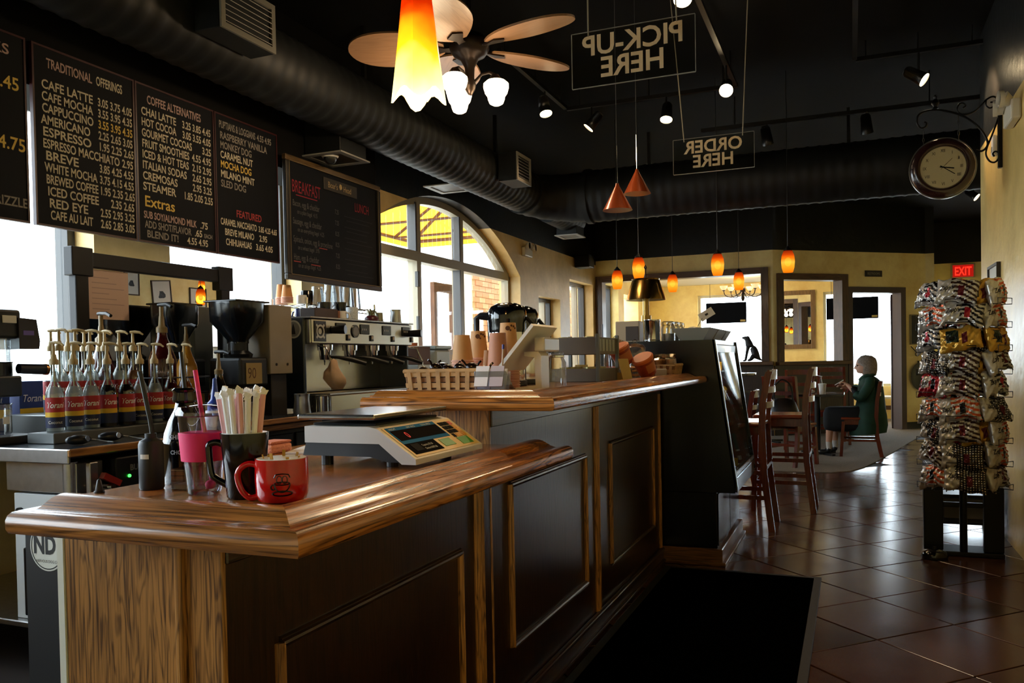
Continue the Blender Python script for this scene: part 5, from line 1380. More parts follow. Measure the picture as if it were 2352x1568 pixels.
for sy in (-.5, .5):
    for sx in (-.22, .06): MB().cyl((sx, sy, 0), (sx, sy, .07), .025, n=16).build('foot', STEEL, em, smooth=40)
eb = MB().box(.246, .249, -LW2+.02, -LW2+.14, .455, .58, .002).build('emblem_plate', BLACKP, em)
m = MB(); n = 28; vs = []
for rr in (.042, .030):
    for i in range(n): a = 2*PI*i/n; vs.append((.2496, -LW2+.08+rr*math.cos(a), .517+rr*math.sin(a)))
m.add(vs, [(i, (i+1) % n, n+(i+1) % n, n+i) for i in range(n)]); m.build('emblem_ring', mat('emblem_silver', 'b8b8b4', 0.4), eb)
MB().cyl((.2492, -LW2+.075, .517), (.2498, -LW2+.075, .517), .018, n=16).build('emblem_dot', MATS['emblem_silver'], eb)
for a in (45, 135, 225, 315):
    c, s = math.cos(R(a)), math.sin(R(a))
    MB().bar((.2494, -LW2+.08+.040*c, .517+.040*s), (.2494, -LW2+.08+.058*c, .517+.058*s), .001, .014, up=(0, -s, c)).build('emblem_arm', MATS['emblem_silver'], eb)
gys = [-.33, -.05, .23, .50]
DSP = mat('display_black', '0c0d10', 0.2)
def one(fn): return fn
for i, y in enumerate(gys):
    d = MB().box(.246, .252, y-.055+.02, y+.055+.02, .51, .575, .003).build('button_panel', DSP, em)
    for k in range(3): MB().box(.252, .2525, y-.02+.022*k, y-.006+.022*k, .535, .548).build('button_mark', mat('button_mark_grey', '8a8a86', 0.5), d)
    r = MB().box(.246, .254, y+.085, y+.12, .465, .505, .003).build('rocker_switch', BLACKP, em)
    MB().box(.2545, .2555, y+.092, y+.113, .478, .500).build('switch_face', mat('switch_tan', 'b09a70', 0.4), r)
    g = MB().cyl((.14, y, .44), (.14, y, .405), .05, .048, 24).cyl((.14, y, .405), (.14, y, .375), .04, .038, 24).build('group_head', CHROME, em, smooth=40)
    pf = MB().cyl((.14, y, .375), (.14, y, .345), .038, .034, 20).build('portafilter', CHROME, em, smooth=40)
    dy = .09 if i < 2 else .05
    MB().tube([(.175, y+.01, .362), (.22, y+dy*.4, .358), (.27, y+dy, .345), (.345, y+dy*1.7, .315)], .014, 10, rs=[.007, .012, .017, .014]).build('portafilter_handle', BLACKP, pf, smooth=50)
    MB().tube([(.14, y-.012, .345), (.15, y-.02, .325), (.15, y-.022, .312)], .006, 8).build('spout', CHROME, pf)
gg = MB().cyl((.246, -.145, .527), (.253, -.145, .527), .042, n=28).build('pressure_gauge', mat('gauge_dark', '2b2a26', 0.25), em)
MB().cyl((.2531, -.145, .527), (.2536, -.145, .527), .03, n=24).build('gauge_dial', mat('gauge_dial', '6a665a', 0.4), gg)
for y in (-.40, .585):
    k = MB().cyl((.246, y, .53), (.33, y+.02, .53), .024, .028, 18).build('steam_knob', BLACKP, em, smooth=40)
for y, dy in ((-.52, .02), (.60, .06)):
    MB().tube([(.22, y, .43), (.27, y+dy*.6, .42), (.30, y+dy, .33), (.31, y+dy*1.1, .20), (.30, y+dy*1.1, .16)], .006, 8).build('steam_wand', CHROME, em, smooth=50)
st2 = MB().cyl((.205, -LW2-.0255, .50), (.205, -LW2-.0265, .50), .0, n=8)
sd = MB().cyl((.13, -LW2-.0254, .53), (.13, -LW2-.0268, .53), .055, n=32).build('side_sticker', mat('sticker_offwhite', 'd4d0c2', 0.5), em)
MB().cyl((.13, -LW2-.0269, .53), (.13, -LW2-.0272, .53), .045, n=32).build('sticker_disc', mat('sticker_grey', '8e8a80', 0.5), sd)
MB().prism([(.115, .50), (.145, .50), (.14, .535), (.13, .565), (.12, .54)], -LW2-.0276, -LW2-.0273, 'Y').build('sticker_figure', INK, sd)
# towel over the left steam wand
tw = MB(); rows = []
for (z, r, ox, oy) in ((.0, .0, 0, 0), (-.012, .02, 0, 0), (-.05, .028, .002, -.004), (-.09, .045, .004, -.006), (-.13, .06, .008, -.002), (-.165, .052, .012, .008), (-.19, .03, .01, .02)):
    rows.append([(ox+r*math.cos(a)*(1+.25*math.sin(3*a+z*40)), oy+r*1.15*math.sin(a)*(1+.2*math.cos(4*a+z*30)), z+.012*math.sin(2*a)*(r > .03)) for a in [2*PI*i/18 for i in range(18)]])
vs = [v for r in rows for v in r]; n = 18
tw.add(vs, [(j*n+i, (j+1)*n+i, (j+1)*n+(i+1) % n, j*n+(i+1) % n) for j in range(len(rows)-1) for i in range(n)]+[tuple(range((len(rows)-1)*n, len(rows)*n))])
two = tw.build('towel', mat('towel_tan', 'c9a88a', 0.9, noise=0.12, nscale=20), smooth=70, loc=(-2.93, 4.27, 1.29)); tag(two, 'tan cloth hanging over the steam wand of the espresso machine', 'towel')

# cups and jugs on the machine (top at 1.5465)
ZT = .9405+.6065
def mug(x, y, z, r, h, m, lab, rz=0.0, name='mug', cat='mug', grp=None, inv=False, handle=True):
    t = thing(name, lab, cat, (x, y, z), rz, grp)
    prof = [(0, 0), (r*.92, 0), (r, .006), (r, h), (r-.004, h), (r-.005, .008), (0, .008)]
    if inv: prof = [(a, h-b) for a, b in reversed(prof)]
    MB().lathe(prof, n=20).build('mug_body', m, t, smooth=40)
    if handle: MB().tube([(0, r-.002, h*.2), (0, r+.022, h*.25), (0, r+.03, h*.5), (0, r+.022, h*.78), (0, r-.002, h*.82)], .006, 8).build('handle', m, t, smooth=50)
    return t
CER = mat('ceramic_white', 'e2e0da', 0.3); NAVY = mat('ceramic_navy', '16225c', 0.25, coat=0.4); CBLK = mat('ceramic_black', '07070a', 0.15, coat=0.2)
mug(-3.42, 4.30, ZT, .04, .07, CER, 'white cup at the left end of the machine top', R(90))
mug(-3.40, 4.40, ZT, .036, .07, mat('ceramic_cream', 'd9c4a2', 0.4), 'cream cup next to the white cup on the machine top', R(90))
mug(-3.42, 4.62, ZT, .042, .085, NAVY, 'navy blue cup standing behind the wooden box', R(90))
mug(-3.44, 4.84, ZT, .042, .085, NAVY, 'navy blue cup right of the wooden box', R(60))
mug(-3.46, 4.95, ZT, .05, .15, CBLK, 'tall black mug at the back of the machine top', R(90))
mug(-3.46, 5.14, ZT, .052, .16, CBLK, 'tall black mug beside the red pot', R(-60))
mug(-3.22, 4.80, ZT, .036, .07, CER, 'white cup beside the speckled mug', R(-90))
mug(-3.20, 4.90, ZT, .042, .10, mat('ceramic_speckled', 'c4ccd2', 0.4, noise=.25, nscale=120), 'speckled grey mug on the machine top', R(40))
bx = thing('wooden_box', 'dark wooden box among the cups on the machine top', 'box', (-3.26, 4.60, ZT))
MB().box(-.06, .06, -.13, .13, 0, .078, .004).build('box_body', mat('box_dark_brown', '3a2a22', 0.5), bx)
MB().box(-.062, .062, .132, .155, 0, .07, .003).build('box_end', mat('box_copper', '7a4a2c', 0.5), bx)
rp = thing('red_pot', 'small dark red pot with green stems on the machine top', 'pot', (-3.18, 5.12, ZT))
MB().lathe([(0, 0), (.045, 0), (.052, .02), (.048, .04), (.03, .052), (0, .052)], n=18).build('pot_body', mat('pot_maroon', '4a1520', 0.3), rp, smooth=50)
for k in range(5):
    a = 2*PI*k/5
    MB().tube([(0, 0, .05), (.015*math.cos(a), .015*math.sin(a), .075), (.03*math.cos(a), .03*math.sin(a), .10)], .004, 6).build('stem', mat('stem_olive', '6d6a34', 0.6), rp)
PEW = mat('pewter', '8a8776', 0.25, 0.9)
def jug(x, y, z, sc, m, lab, rz=0):
    t = thing('milk_pitcher', lab, 'pitcher', (x, y, z), rz, group='metal milk pitchers')
    MB().lathe([(0, 0), (.045*sc, 0), (.047*sc, .01*sc), (.04*sc, .08*sc), (.042*sc, .11*sc), (.039*sc, .11*sc), (.037*sc, .08*sc), (.043*sc, .012*sc), (0, .01*sc)], n=20).build('pitcher_body', m, t, smooth=50)
    MB().tube([(0, .042*sc, .095*sc), (0, .072*sc, .09*sc), (0, .075*sc, .05*sc), (0, .046*sc, .03*sc)], .005*sc, 8).build('handle', m, t, smooth=50)
    MB().prism([(-.012*sc, -.04*sc), (.012*sc, -.04*sc), (0, -.06*sc)], .098*sc, .11*sc).build('spout', m, t)
    return t
jug(-3.19, 5.235, ZT, .72, PEW, 'small pewter jug left of the tall steel pitcher')
jug(-3.30, 5.32, ZT, .9, PEW, 'pewter jug behind the small pewter jug')
jug(-3.12, 5.36, ZT, .95, STEEL, 'tall steel pitcher at the right end of the machine top')
jug(-2.88, 3.88, .9755, 1.05, STEEL, 'steel milk pitcher with a wide base in front of the espresso machine', R(30))
cup = thing('steel_cup', 'straight steel cup beside the milk pitcher', 'cup', (-2.86, 4.045, .9755))
MB().lathe([(0, 0), (.036, 0), (.036, .10), (.033, .10), (.033, .005), (0, .005)], n=20).build('cup_body', CHROME, cup, smooth=40)
MB().lathe([(.0362, .095), (.038, .098), (.0362, .101)], n=20).build('rolled_rim', CHROME, cup, smooth=40)

# ================================================================ wire shelf with glasses
sh = thing('wire_shelf', 'chrome wire shelf above the espresso machine', 'shelf', (-3.72, 5.33, .9405))
ZS = 1.684-.9405
for y in (-.44, .46):
    for x in (-.15, .15): MB().cyl((x, y, 0), (x, y, ZS+.05), .010, n=12).build('shelf_post', CHROME, sh, smooth=40)
for x in (-.15, .15):
    MB().cyl((x, -.44, ZS), (x, .46, ZS), .004, n=8).build('edge_wire', CHROME, sh); MB().cyl((x, -.44, ZS-.03), (x, .46, ZS-.03), .004, n=8).build('edge_wire', CHROME, sh)
m = MB(); k = 18
m.tube([(.15, -.44+.9*i/(2*k), ZS-(.03 if i % 2 else 0)) for i in range(2*k+1)], .003, 6)
m.build('truss_wire', CHROME, sh)
for i in range(13): MB().cyl((-.15, -.40+.068*i, ZS+.004), (.15, -.40+.068*i, ZS+.004), .003, n=6).build('shelf_wire', CHROME, sh)
for i in range(3): MB().cyl((-.08+.08*i, -.44, ZS), (-.08+.08*i, .46, ZS), .0025, n=6).build('shelf_wire', CHROME, sh)
zg = 1.6915
def SC(x, y): return (x*1.072, y*1.072)
GLS = glass('drinking_glass', 'fbfdfd', 0.16)
kcup = mat('kraft_cup_orange', 'd08a48', 0.6)
def gglass(x, y, lab, r=.045, h=.15, handle=False):
    t = thing('drinking_glass', lab, 'glass', (x, y, zg), group='upturned glasses on the wire shelf')
    MB().lathe([(r, 0), (r*.78, h-.01), (r*.72, h), (0, h)], n=18).build('glass_body', GLS, t, smooth=40)
    MB().lathe([(r-.003, .001), (r*.75, h-.014), (0, h-.016)], n=18).build('glass_lining', GLS, t, smooth=40)
    if handle: MB().tube([(0, r*.9, .03), (0, r+.03, .04), (0, r+.03, .10), (0, r*.8, .11)], .007, 8).build('handle', GLS, t, smooth=40)
for i, (y, lab) in enumerate(((4.78, 'upturned glass mug left of the row of tall glasses'), (4.90, 'tall upturned glass with handle, second in the row'), (5.01, 'tall upturned glass in the middle of the row'), (5.12, 'tall upturned glass, fourth in the row'), (5.24, 'tall upturned glass at the right end of the row'))):
    gglass(*SC(-3.40+.02*(i % 2), y), lab, .053, .14 if i == 0 else .175, i < 2)
mug(*SC(-3.40, 4.66), zg, .046, .10, CBLK, 'black upturned mug left of the glasses on the wire shelf', R(90), inv=True, handle=False)
mug(*SC(-3.37, 4.565), zg, .036, .06, CER, 'white cup at the left end of the wire shelf', R(90), inv=True, handle=False)
def cupstack(x, y, z, r0, r1, h, n, pitch, lab, col, grp, emblem=False, name='paper_cup_stack', ang=-35):
    """upturned stack: cup with paw print on top, rims of the cups below"""
    t = thing(name, lab, 'paper cups', (x, y, z), group=grp)
    MB().lathe([(r1, n*pitch), (r0, n*pitch+h), (r0-.003, n*pitch+h-.004), (0, n*pitch+h-.006)], n=24).build('top_cup', col, t, smooth=40)
    for k in range(n+1):
        MB().lathe([(r1-.004, k*pitch-.0+.001), (r1+.003, k*pitch+.001), (r1+.0035, k*pitch+.004), (r1, k*pitch+.007), (r1-.002, k*pitch+pitch+.001)], n=24).build('cup_rim', mat('cup_rim_pink', 'd8a48c', 0.6), t, smooth=40)
    if emblem:
        a0 = R(ang); rr = (r0+.0015)
        pm = MB()
        for (dx, dz, q) in ((-.6, -.022, .0095), (-.15, -.012, .0045), (.15, -.015, .0045), (-.28, -.03, .004), (.38, -.022, .0045)):
            a = a0+dx; zz = n*pitch+h+dz; r2 = r0+(r1-r0)*(-dz)/h+.0008
            c = Vector((r2*math.cos(a), r2*math.sin(a), zz)); nrm = Vector((math.cos(a), math.sin(a), 0))
            pm.cyl(c-nrm*.0002, c+nrm*.0006, q, n=12)
        pm.build('paw_print', mat('cup_print_brown', '5a3418', 0.7), t)
    return t
cupstack(*SC(-3.42, 4.475), zg, .028, .040, .09, 4, .009, 'kraft paper cups at the far left of the wire shelf', kcup, 'paper cups on the wire shelf')
cupstack(*SC(-3.54, 4.57), zg, .028, .040, .10, 5, .009, 'kraft paper cups at the back of the wire shelf', kcup, 'paper cups on the wire shelf')

# ================================================================ left brewing machine and scanners
br = thing('pour_over_machine', 'black brewing machine with glass beaker at the left edge', 'coffee machine', (-3.42, 2.50, .9405))
MB().box(-.17, .14, -.16, .06, 0, .035, .006).build('base_tray', mat('tray_dark_wood', '241a14', 0.5), br)
MB().box(-.16, -.06, -.13, .0, .035, .40, .008).build('column', BLACKP, br)
MB().box(-.15, .10, -.14, .01, .20, .29, .008).build('drip_block', BLACKP, br)
MB().lathe([(0, .29), (.055, .29), (.055, .345), (.06, .35), (0, .35)], (.03, -.05, 0), n=20).build('brew_chamber', mat('chamber_dark', '22262c', 0.2, 0.6), br, smooth=40)
MB().lathe([(.05, .35), (.05, .45), (.048, .45), (.048, .352)], (.03, -.05, 0), n=20).build('clear_cylinder', GLS, br, smooth=40)
MB().box(-.16, .09, -.15, .02, .45, .575, .012).build('top_head', BLACKP, br)
pm = MB().prism([(.02, .40), (.125, .41), (.115, .505), (.095, .55), (.02, .55)], -.06, .07, 'X'); pm = MB().prism([(.0, .405), (.095, .405), (.10, .44), (.085, .535), (.0, .54)], -.06, .10, 'X').build('control_pod', mat('pod_purple_black', '1c1824', 0.3), br)
MB().box(.1005, .102, .02, .07, .465, .485).build('display_strip', mat('display_violet', '6a5ab0', 0.3), pm)
MB().box(.0905, .096, -.07, -.005, .515, .548, .002).build('white_tag', WHITEP, br)
MB().cyl((.09, .0, .32), (.10, .115, .315), .022, .024, 18).build('handle_grip', mat('handle_dark_blue', '15182a', 0.3), br, smooth=40)
MB().cyl((.10, .115, .315), (.102, .13, .314), .026, .024, 18).build('handle_end', mat('handle_copper', '9a6a3c', 0.25, 0.8), br, smooth=40)
MB().lathe([(0, .04), (.062, .04), (.066, .05), (.066, .165), (.072, .172)], (.02, -.065, 0), n=22).build('glass_beaker', GLS, br, smooth=40)
MB().box(.086, .0875, -.075, -.045, .085, .115).build('beaker_mark', WHITEP, br)
for (x, y, rz, lab) in ((-3.28, 2.68, R(60), 'black handheld scanner with a cord, left of the pair on the counter'), (-3.29, 2.84, R(75), 'black handheld scanner with a grey ring, right of the pair on the counter')): pass
def scanner(x, y, rz, lab, ringm):
    t = thing('handheld_scanner', lab, 'scanner', (x, y, .9405), rz)
    MB().ball((0, 0, .022), .02, 16, 8, (2.7, 1.4, 1.05)).build('scanner_body', mat('scanner_black', '121418', 0.3), t, smooth=60)
    MB().cyl((.022, -.026, .026), (.024, -.0295, .0265), .012, n=16).build('ring_button', ringm, t)
    MB().tube([(.05, 0, .02), (.08, .01, .015), (.11, -.02, .006), (.12, -.05, .004)], .003, 6).build('cord', mat('cord_grey', '8d9296', 0.5), t)
scanner(-2.95, 2.47, R(78), 'black handheld scanner lying left of the other on the counter', BLACKP)
scanner(-2.95, 2.63, R(70), 'black handheld scanner with a grey ring on the counter', mat('ring_grey', '8a9098', 0.3))
# things right of the espresso machine
cn = thing('storage_box', 'wooden topped storage box right of the espresso machine', 'box', (-3.2, 5.68, .9405))
MB().box(-.14, .14, -.10, .10, 0, .30, .006).build('white_bin', mat('bin_white', 'b9c4c6', 0.4), cn)
MB().box(-.14, .14, -.10, .10, .301, .44, .004).build('wooden_crate', mat('crate_brown', '5a3c26', 0.6), cn)
bn = thing('white_bin', 'tall pale plastic bin behind the wicker basket', 'bin', (-3.2, 5.98, .9405))
MB().box(-.15, .15, -.13, .13, 0, .42, .02).build('bin_body', mat('bin_pale', 'aebcc0', 0.4), bn)
MB().box(-.16, .16, -.14, .14, .42, .45, .01).build('bin_lid', mat('bin_lid', '9fb2b8', 0.3), bn)
for (y, sc, lab) in ((7.25, 1.0, 'terracotta pot on the arched window sill, left one'), (7.62, .8, 'terracotta pot on the arched window sill, right one')):
    p = thing('flower_pot', lab, 'pot', (-4.07, y, 1.341), group='terracotta pots on the sill')
    TC = mat('terracotta', 'b0653f', 0.8)
    MB().lathe([(0, 0), (.05*sc, 0), (.07*sc, .11*sc), (.064*sc, .11*sc), (.05*sc, .01), (0, .01)], n=18).build('pot_body', TC, p, smooth=40)
    MB().lathe([(.071*sc, .085*sc), (.078*sc, .085*sc), (.08*sc, .115*sc), (.068*sc, .115*sc)], n=18).build('pot_rim', TC, p, smooth=40)
# ================================================================ things on the upper bar top
ZU = 1.1445
WIC = mat('wicker_straw', 'b08a58', 0.7, noise=0.2, nscale=30); WID = mat('wicker_brown', '8a6240', 0.7, noise=0.2, nscale=30)
def basket(x, y, z, w, d, h, rows, stakes, lab, flare=1.12):
    t = thing('woven_basket', lab, 'basket', (x, y, z))
    MB().box(-w/2+.008, w/2-.008, -d/2+.008, d/2-.008, 0.0, .006).build('basket_floor', WID, t)
    def off(q): return 1+(flare-1)*q
    for k in range(rows):
        q0, q1 = k/rows, (k+.86)/rows; m = MB()
        for (sx, sy, ax) in ((1, 0, 'x'), (-1, 0, 'x'), (0, 1, 'y'), (0, -1, 'y')):
            a0, a1 = off(q0), off(q1)
            e = .003*(1 if k % 2 else -1)
            if ax == 'x':
                m.add([(sx*(w/2*a0+e), -d/2*a0, h*q0), (sx*(w/2*a0+e), d/2*a0, h*q0), (sx*(w/2*a1+e), d/2*a1, h*q1), (sx*(w/2*a1+e), -d/2*a1, h*q1), (sx*(w/2*a0+e-.003), -d/2*a0, h*q0), (sx*(w/2*a0+e-.003), d/2*a0, h*q0), (sx*(w/2*a1+e-.003), d/2*a1, h*q1), (sx*(w/2*a1+e-.003), -d/2*a1, h*q1)], [(0,1,2,3),(7,6,5,4),(0,4,5,1),(2,6,7,3),(1,5,6,2),(0,3,7,4)])
            else:
                m.add([(-w/2*a0, sy*(d/2*a0+e), h*q0), (w/2*a0, sy*(d/2*a0+e), h*q0), (w/2*a1, sy*(d/2*a1+e), h*q1), (-w/2*a1, sy*(d/2*a1+e), h*q1), (-w/2*a0, sy*(d/2*a0+e-.003), h*q0), (w/2*a0, sy*(d/2*a0+e-.003), h*q0), (w/2*a1, sy*(d/2*a1+e-.003), h*q1), (-w/2*a1, sy*(d/2*a1+e-.003), h*q1)], [(0,1,2,3),(7,6,5,4),(0,4,5,1),(2,6,7,3),(1,5,6,2),(0,3,7,4)])
        m.build('woven_band', WIC if k % 2 else WID, t, weld=False)['kind'] = 'stuff'
    for i in range(stakes):
        u = -w/2+w*(i+.5)/stakes
        for s in (-1, 1): MB().bar((u, s*(d/2+.0045), 0), (u*flare, s*(d/2*flare+.0045), h*.97), .016, .003, up=(0, s, 0)).build('stake', WIC, t)
    for i in range(max(2, int(stakes*d/w))):
        u = -d/2+d*(i+.5)/max(2, int(stakes*d/w))
        for s in (-1, 1): MB().bar((s*(w/2+.0045), u, 0), (s*(w/2*flare+.0045), u*flare, h*.97), .016, .003, up=(s, 0, 0)).build('stake', WIC, t)
    a = flare
    MB().tube([(-w/2*a, -d/2*a, h), (w/2*a, -d/2*a, h), (w/2*a, d/2*a, h), (-w/2*a, d/2*a, h)], .008, 8, closed=True).build('rim', WIC, t, smooth=50)
    return t
basket(-1.315, 2.66, ZU, .29, .16, .078, 4, 8, 'woven straw basket with dark wrapped pods at the end of the upper bar', 1.06)
POD = mat('pod_dark_foil', '241612', 0.25, 0.3)
pod0 = None
for k in range(10):
    x = -1.425+.024*k; y = 2.64+.045*(k % 2)
    lab = 'dark foil wrapped pod in the woven basket, %s' % ('far left', 'left', 'left of centre', 'near centre left', 'centre', 'near centre right', 'right of centre', 'right', 'far right', 'at the right end')[k]
    if pod0 is None:
        pod0 = MB().ball((0, 0, 0), .022, 10, 6, (1.15, 1, .85)).tube([(.022, 0, .006), (.034, .004, .018), (.042, 0, .022)], .004, 6)
        o = pod0.build('wrapped_pod', POD, smooth=50); pod0 = o
    else: o = pod0.copy(); C.objects.link(o)
    o.location = (x, y, ZU+.075+.006*(k % 3)); o.rotation_euler = (random.uniform(-.4, .4), random.uniform(-.4, .4), random.uniform(0, 6))
    tag(o, lab, 'pod', 'wrapped pods in the basket')
fill = MB().box(-1.44, -1.19, 2.60, 2.72, ZU+.0065, ZU+.058, .004).build('basket_liner', POD); tag(fill, 'dark liner filling the bottom of the woven basket', 'liner')
KC = mat('kraft_cup', 'd6a066', 0.6, noise=.05)
KC2 = mat('kraft_cup_pink', 'c98a6a', 0.6, noise=.05)
G5 = 'paper cup stacks behind the basket'
cupstack(-1.405, 2.92, ZU, .030, .042, .105, 12, .009, 'left stack of kraft paper cups behind the basket', KC, G5)
cupstack(-1.40, 3.06, ZU, .029, .041, .115, 13, .009, 'taller stack of kraft cups with paw print behind the left stack', KC, G5, True)
cupstack(-1.325, 3.02, ZU, .030, .038, .09, 7, .009, 'short stack of kraft cups between the tall stacks', KC, G5)
cupstack(-1.245, 2.90, ZU, .031, .042, .135, 9, .009, 'right stack of reddish kraft cups behind the card holder', KC2, G5)
cupstack(-1.26, 3.04, ZU, .031, .043, .165, 10, .0095, 'tallest stack of kraft cups with paw print in front of the airpots', KC, G5, True)
cupstack(-1.30, 2.81, ZU+.0, .034, .040, .045, 2, .008, 'small upturned kraft cup with paw print at the basket edge', mat('kraft_cup_yellow', 'd8b25c', 0.6), G5, True)
# airpots
def airpot(x, y, lab, rz):
    t = thing('airpot', lab, 'airpot', (x, y, ZU), rz, group='black topped airpots')
    MB().lathe([(0, 0), (.078, 0), (.08, .012), (.08, .245), (.078, .25), (0, .25)], n=28).build('steel_body', CHROME, t, smooth=40)
    MB().lathe([(.081, .235), (.083, .25), (.083, .275), (.086, .29), (.086, .325), (.074, .348), (.045, .362), (0, .366)], n=28).build('pump_head', mat('airpot_black', '0a0d14', 0.1, coat=0.6), t, smooth=40)
    MB().lathe([(.0805, 0), (.084, .003), (.084, .022), (.0805, .024)], n=28).build('base_ring', BLACKP, t, smooth=40)
    MB().tube([(-.085, 0, .31), (-.12, 0, .31), (-.14, 0, .30), (-.14, 0, .20)], .014, 8, rs=[.02, .017, .014, .012]).build('pour_spout', BLACKP, t, smooth=40)
    MB().tube([(.085, 0, .30), (.11, 0, .27), (.115, 0, .16), (.09, 0, .10)], .009, 8).build('carry_handle', BLACKP, t, smooth=40)
    MB().ball((0, -.06, .345), .02, 10, 6, (1.6, 1, .5)).build('push_button', BLACKP, t, smooth=60)
airpot(-1.40, 3.37, 'front black topped steel airpot behind the cup stacks', R(10))
airpot(-1.43, 3.60, 'rear black topped steel airpot beside the grey rack', R(20))
# tall frother / black small cup dispenser behind the basket
dk = thing('cup_lid_holder', 'small black lid holder beside the left cup stack', 'holder', (-1.485, 2.90, ZU))
MB().lathe([(0, 0), (.03, 0), (.032, .09), (.022, .105), (0, .108)], n=18).build('holder_body', mat('holder_dark', '11151c', 0.15, coat=.4), dk, smooth=40)
MB().lathe([(.0321, .03), (.034, .032), (.034, .04), (.0321, .042)], n=18).build('holder_band', CHROME, dk, smooth=40)
# card holder with cards and a pen
ch = thing('card_holder', 'clear tiered holder full of white cards in front of the cups', 'card holder', (-1.125, 2.60, ZU))
MB().prism([(-.06, 0), (.03, 0), (.03, .012), (-.045, .075), (-.06, .075)], -.055, .055, 'X').build('holder_stand', glass('holder_acrylic', 'e8ecee', .15), ch)
for k in range(3):
    y = -.048+.026*k; z = .03-.010*k
    for j in range(2):
        MB().obox((-.028+.055*j, y-.008, z+.028-.0), (1, 0, 0), (0, .35, .94), (0, -.94, .35), .048, .072, .006).build('card_stack', mat('card_white', 'dcdbe0', .6) if (k+j) % 2 == 0 else mat('card_lilac', 'b3aab4', .6), ch)
pen = thing('pen', 'pen with a blue cap stuck behind the white cards', 'pen', (-1.12, 2.625, ZU+.05))
MB().cyl((0, .012, 0), (.004, .02, .10), .0035, n=10).build('pen_barrel', mat('pen_tan', 'a9907a', .4), pen)
MB().cyl((.004, .02, .10), (.0045, .021, .116), .0045, n=10).build('pen_cap', mat('pen_blue', '2a2f8c', .4), pen)
# tablet on a white stand
tb_ = thing('tablet_stand', 'white tablet on a curved white stand beside the cards', 'tablet', (-1.06, 2.78, ZU))
d_ = Vector((.135, 0, .155)).normalized()
nrm = Vector((-.155, 0, .135)).normalized()
MB().obox((-.025, .02, .155), d_, (0, 1, 0), nrm, .205, .25, .012).build('tablet_body', mat('tablet_white', 'd7d5d0', .3), tb_)
MB().obox(Vector((-.025, .02, .155))+nrm*.0065, d_, (0, 1, 0), nrm, .185, .22, .001).build('tablet_screen', mat('screen_dark', '0e1014', .1), tb_)
MB().prism([(-.055, 0), (.045, 0), (.045, .125), (.035, .14), (-.02, .14), (-.02, .125), (.02, .12), (.022, .02), (-.055, .012)], -.03, .05, 'Y').build('stand_arm', mat('stand_white', 'cfc9c2', .35), tb_)
MB().box(.02, .06, -.035, .13, .14, .19, .006).build('card_reader', mat('reader_white', 'c9c5bf', .3), tb_)
gj = thing('tip_jar', 'clear glass jar beside the tablet stand', 'jar', (-1.045, 2.99, ZU))
MB().lathe([(0, .002), (.036, .002), (.04, .01), (.04, .10), (.032, .115), (.03, .135), (.034, .14)], n=20).build('jar_glass', GLS, gj, smooth=40)
MB().lathe([(.0335, .118), (.036, .12), (.036, .126), (.0335, .128)], n=20).build('jar_band', CHROME, gj, smooth=40)
# grey two tier rack
GREYW = mat('rack_grey_brown', '6b5f52', .6, noise=.08); GREYM = mat('rack_grey_metal', '6f736f', .45, .4)
gr = thing('counter_rack', 'grey two tier counter rack with jars on top', 'rack', (-1.275, 4.085, ZU))
for z0, h_ in ((0.0, .065), (.135, .085)):
    MB().box(-.125, .125, -.175, -.165, z0, z0+h_, .002).build('tray_side', GREYW, gr)
    MB().box(-.125, .125, .165, .175, z0, z0+h_, .002).build('tray_side', GREYW, gr)
    MB().box(-.125, -.115, -.165, .165, z0, z0+h_, .002).build('tray_side', GREYW, gr)
    MB().box(.115, .125, -.165, .165, z0, z0+h_, .002).build('tray_side', GREYM, gr)
    MB().box(-.115, .115, -.165, .165, z0+.002, z0+.010).build('tray_floor', GREYW, gr)
for (sx, sy) in ((.13, -.18), (.13, .18), (-.13, -.18), (-.13, .18)): MB().box(sx-.009, sx+.009, sy-.009, sy+.009, 0, .235, .002).build('corner_post', GREYM, gr)
for k in range(5):
    MB().box(.1255, .127, -.15+.062*k, -.105+.062*k, .15, .21, .001).build('label_pocket', mat('pocket_label', '9aa39c', .5), gr)
def smalljar(x, y, z, lab, r=.028, h=.05, m=None, lid=None):
    t = thing('small_jar', lab, 'jar', (x, y, z), group='small jars on the counter rack')
    MB().lathe([(0, 0), (r, 0), (r, h), (r*.85, h+.004), (0, h+.004)], n=14).build('jar_glass', m or GLS, t, smooth=40)
    MB().lathe([(0, h+.0045), (r*.95, h+.0045), (r*.95, h+.016), (0, h+.018)], n=14).build('jar_lid', lid or mat('jar_lid_brass', 'a79a68', .3, .8), t, smooth=40)
pos = ('front left corner', 'front right corner', 'left middle', 'right middle', 'back left corner', 'back right corner')
for k in range(6): smalljar(-1.34+.13*(k % 2), 3.98+.10*(k//2), ZU+.1455, 'small lidded jar in the upper tray of the grey rack, %s' % pos[k], .03, .062)
for k in range(6): smalljar(-1.34+.13*(k % 2), 3.98+.10*(k//2), ZU+.0105, 'small dark jar in the lower tray of the grey rack, %s' % pos[k], .03, .045, mat('jar_dark_green', '20281f', .2))
tc = thing('tent_card', 'tan folded tent card on top of the grey rack', 'card', (-1.31, 3.95, ZU+.2205))
MB().prism([(-.02, 0), (-.016, 0), (.002, .075), (.02, 0), (.024, 0), (.004, .082), (0, .082)], -.035, .035, 'X').build('card_fold', mat('card_mustard', 'ab8a3e', .7), tc)
tc.location = (-1.365, 4.33, ZU)
we = thing('wire_easel', 'black wire easel standing behind the grey rack', 'easel', (-1.25, 4.36, ZU))
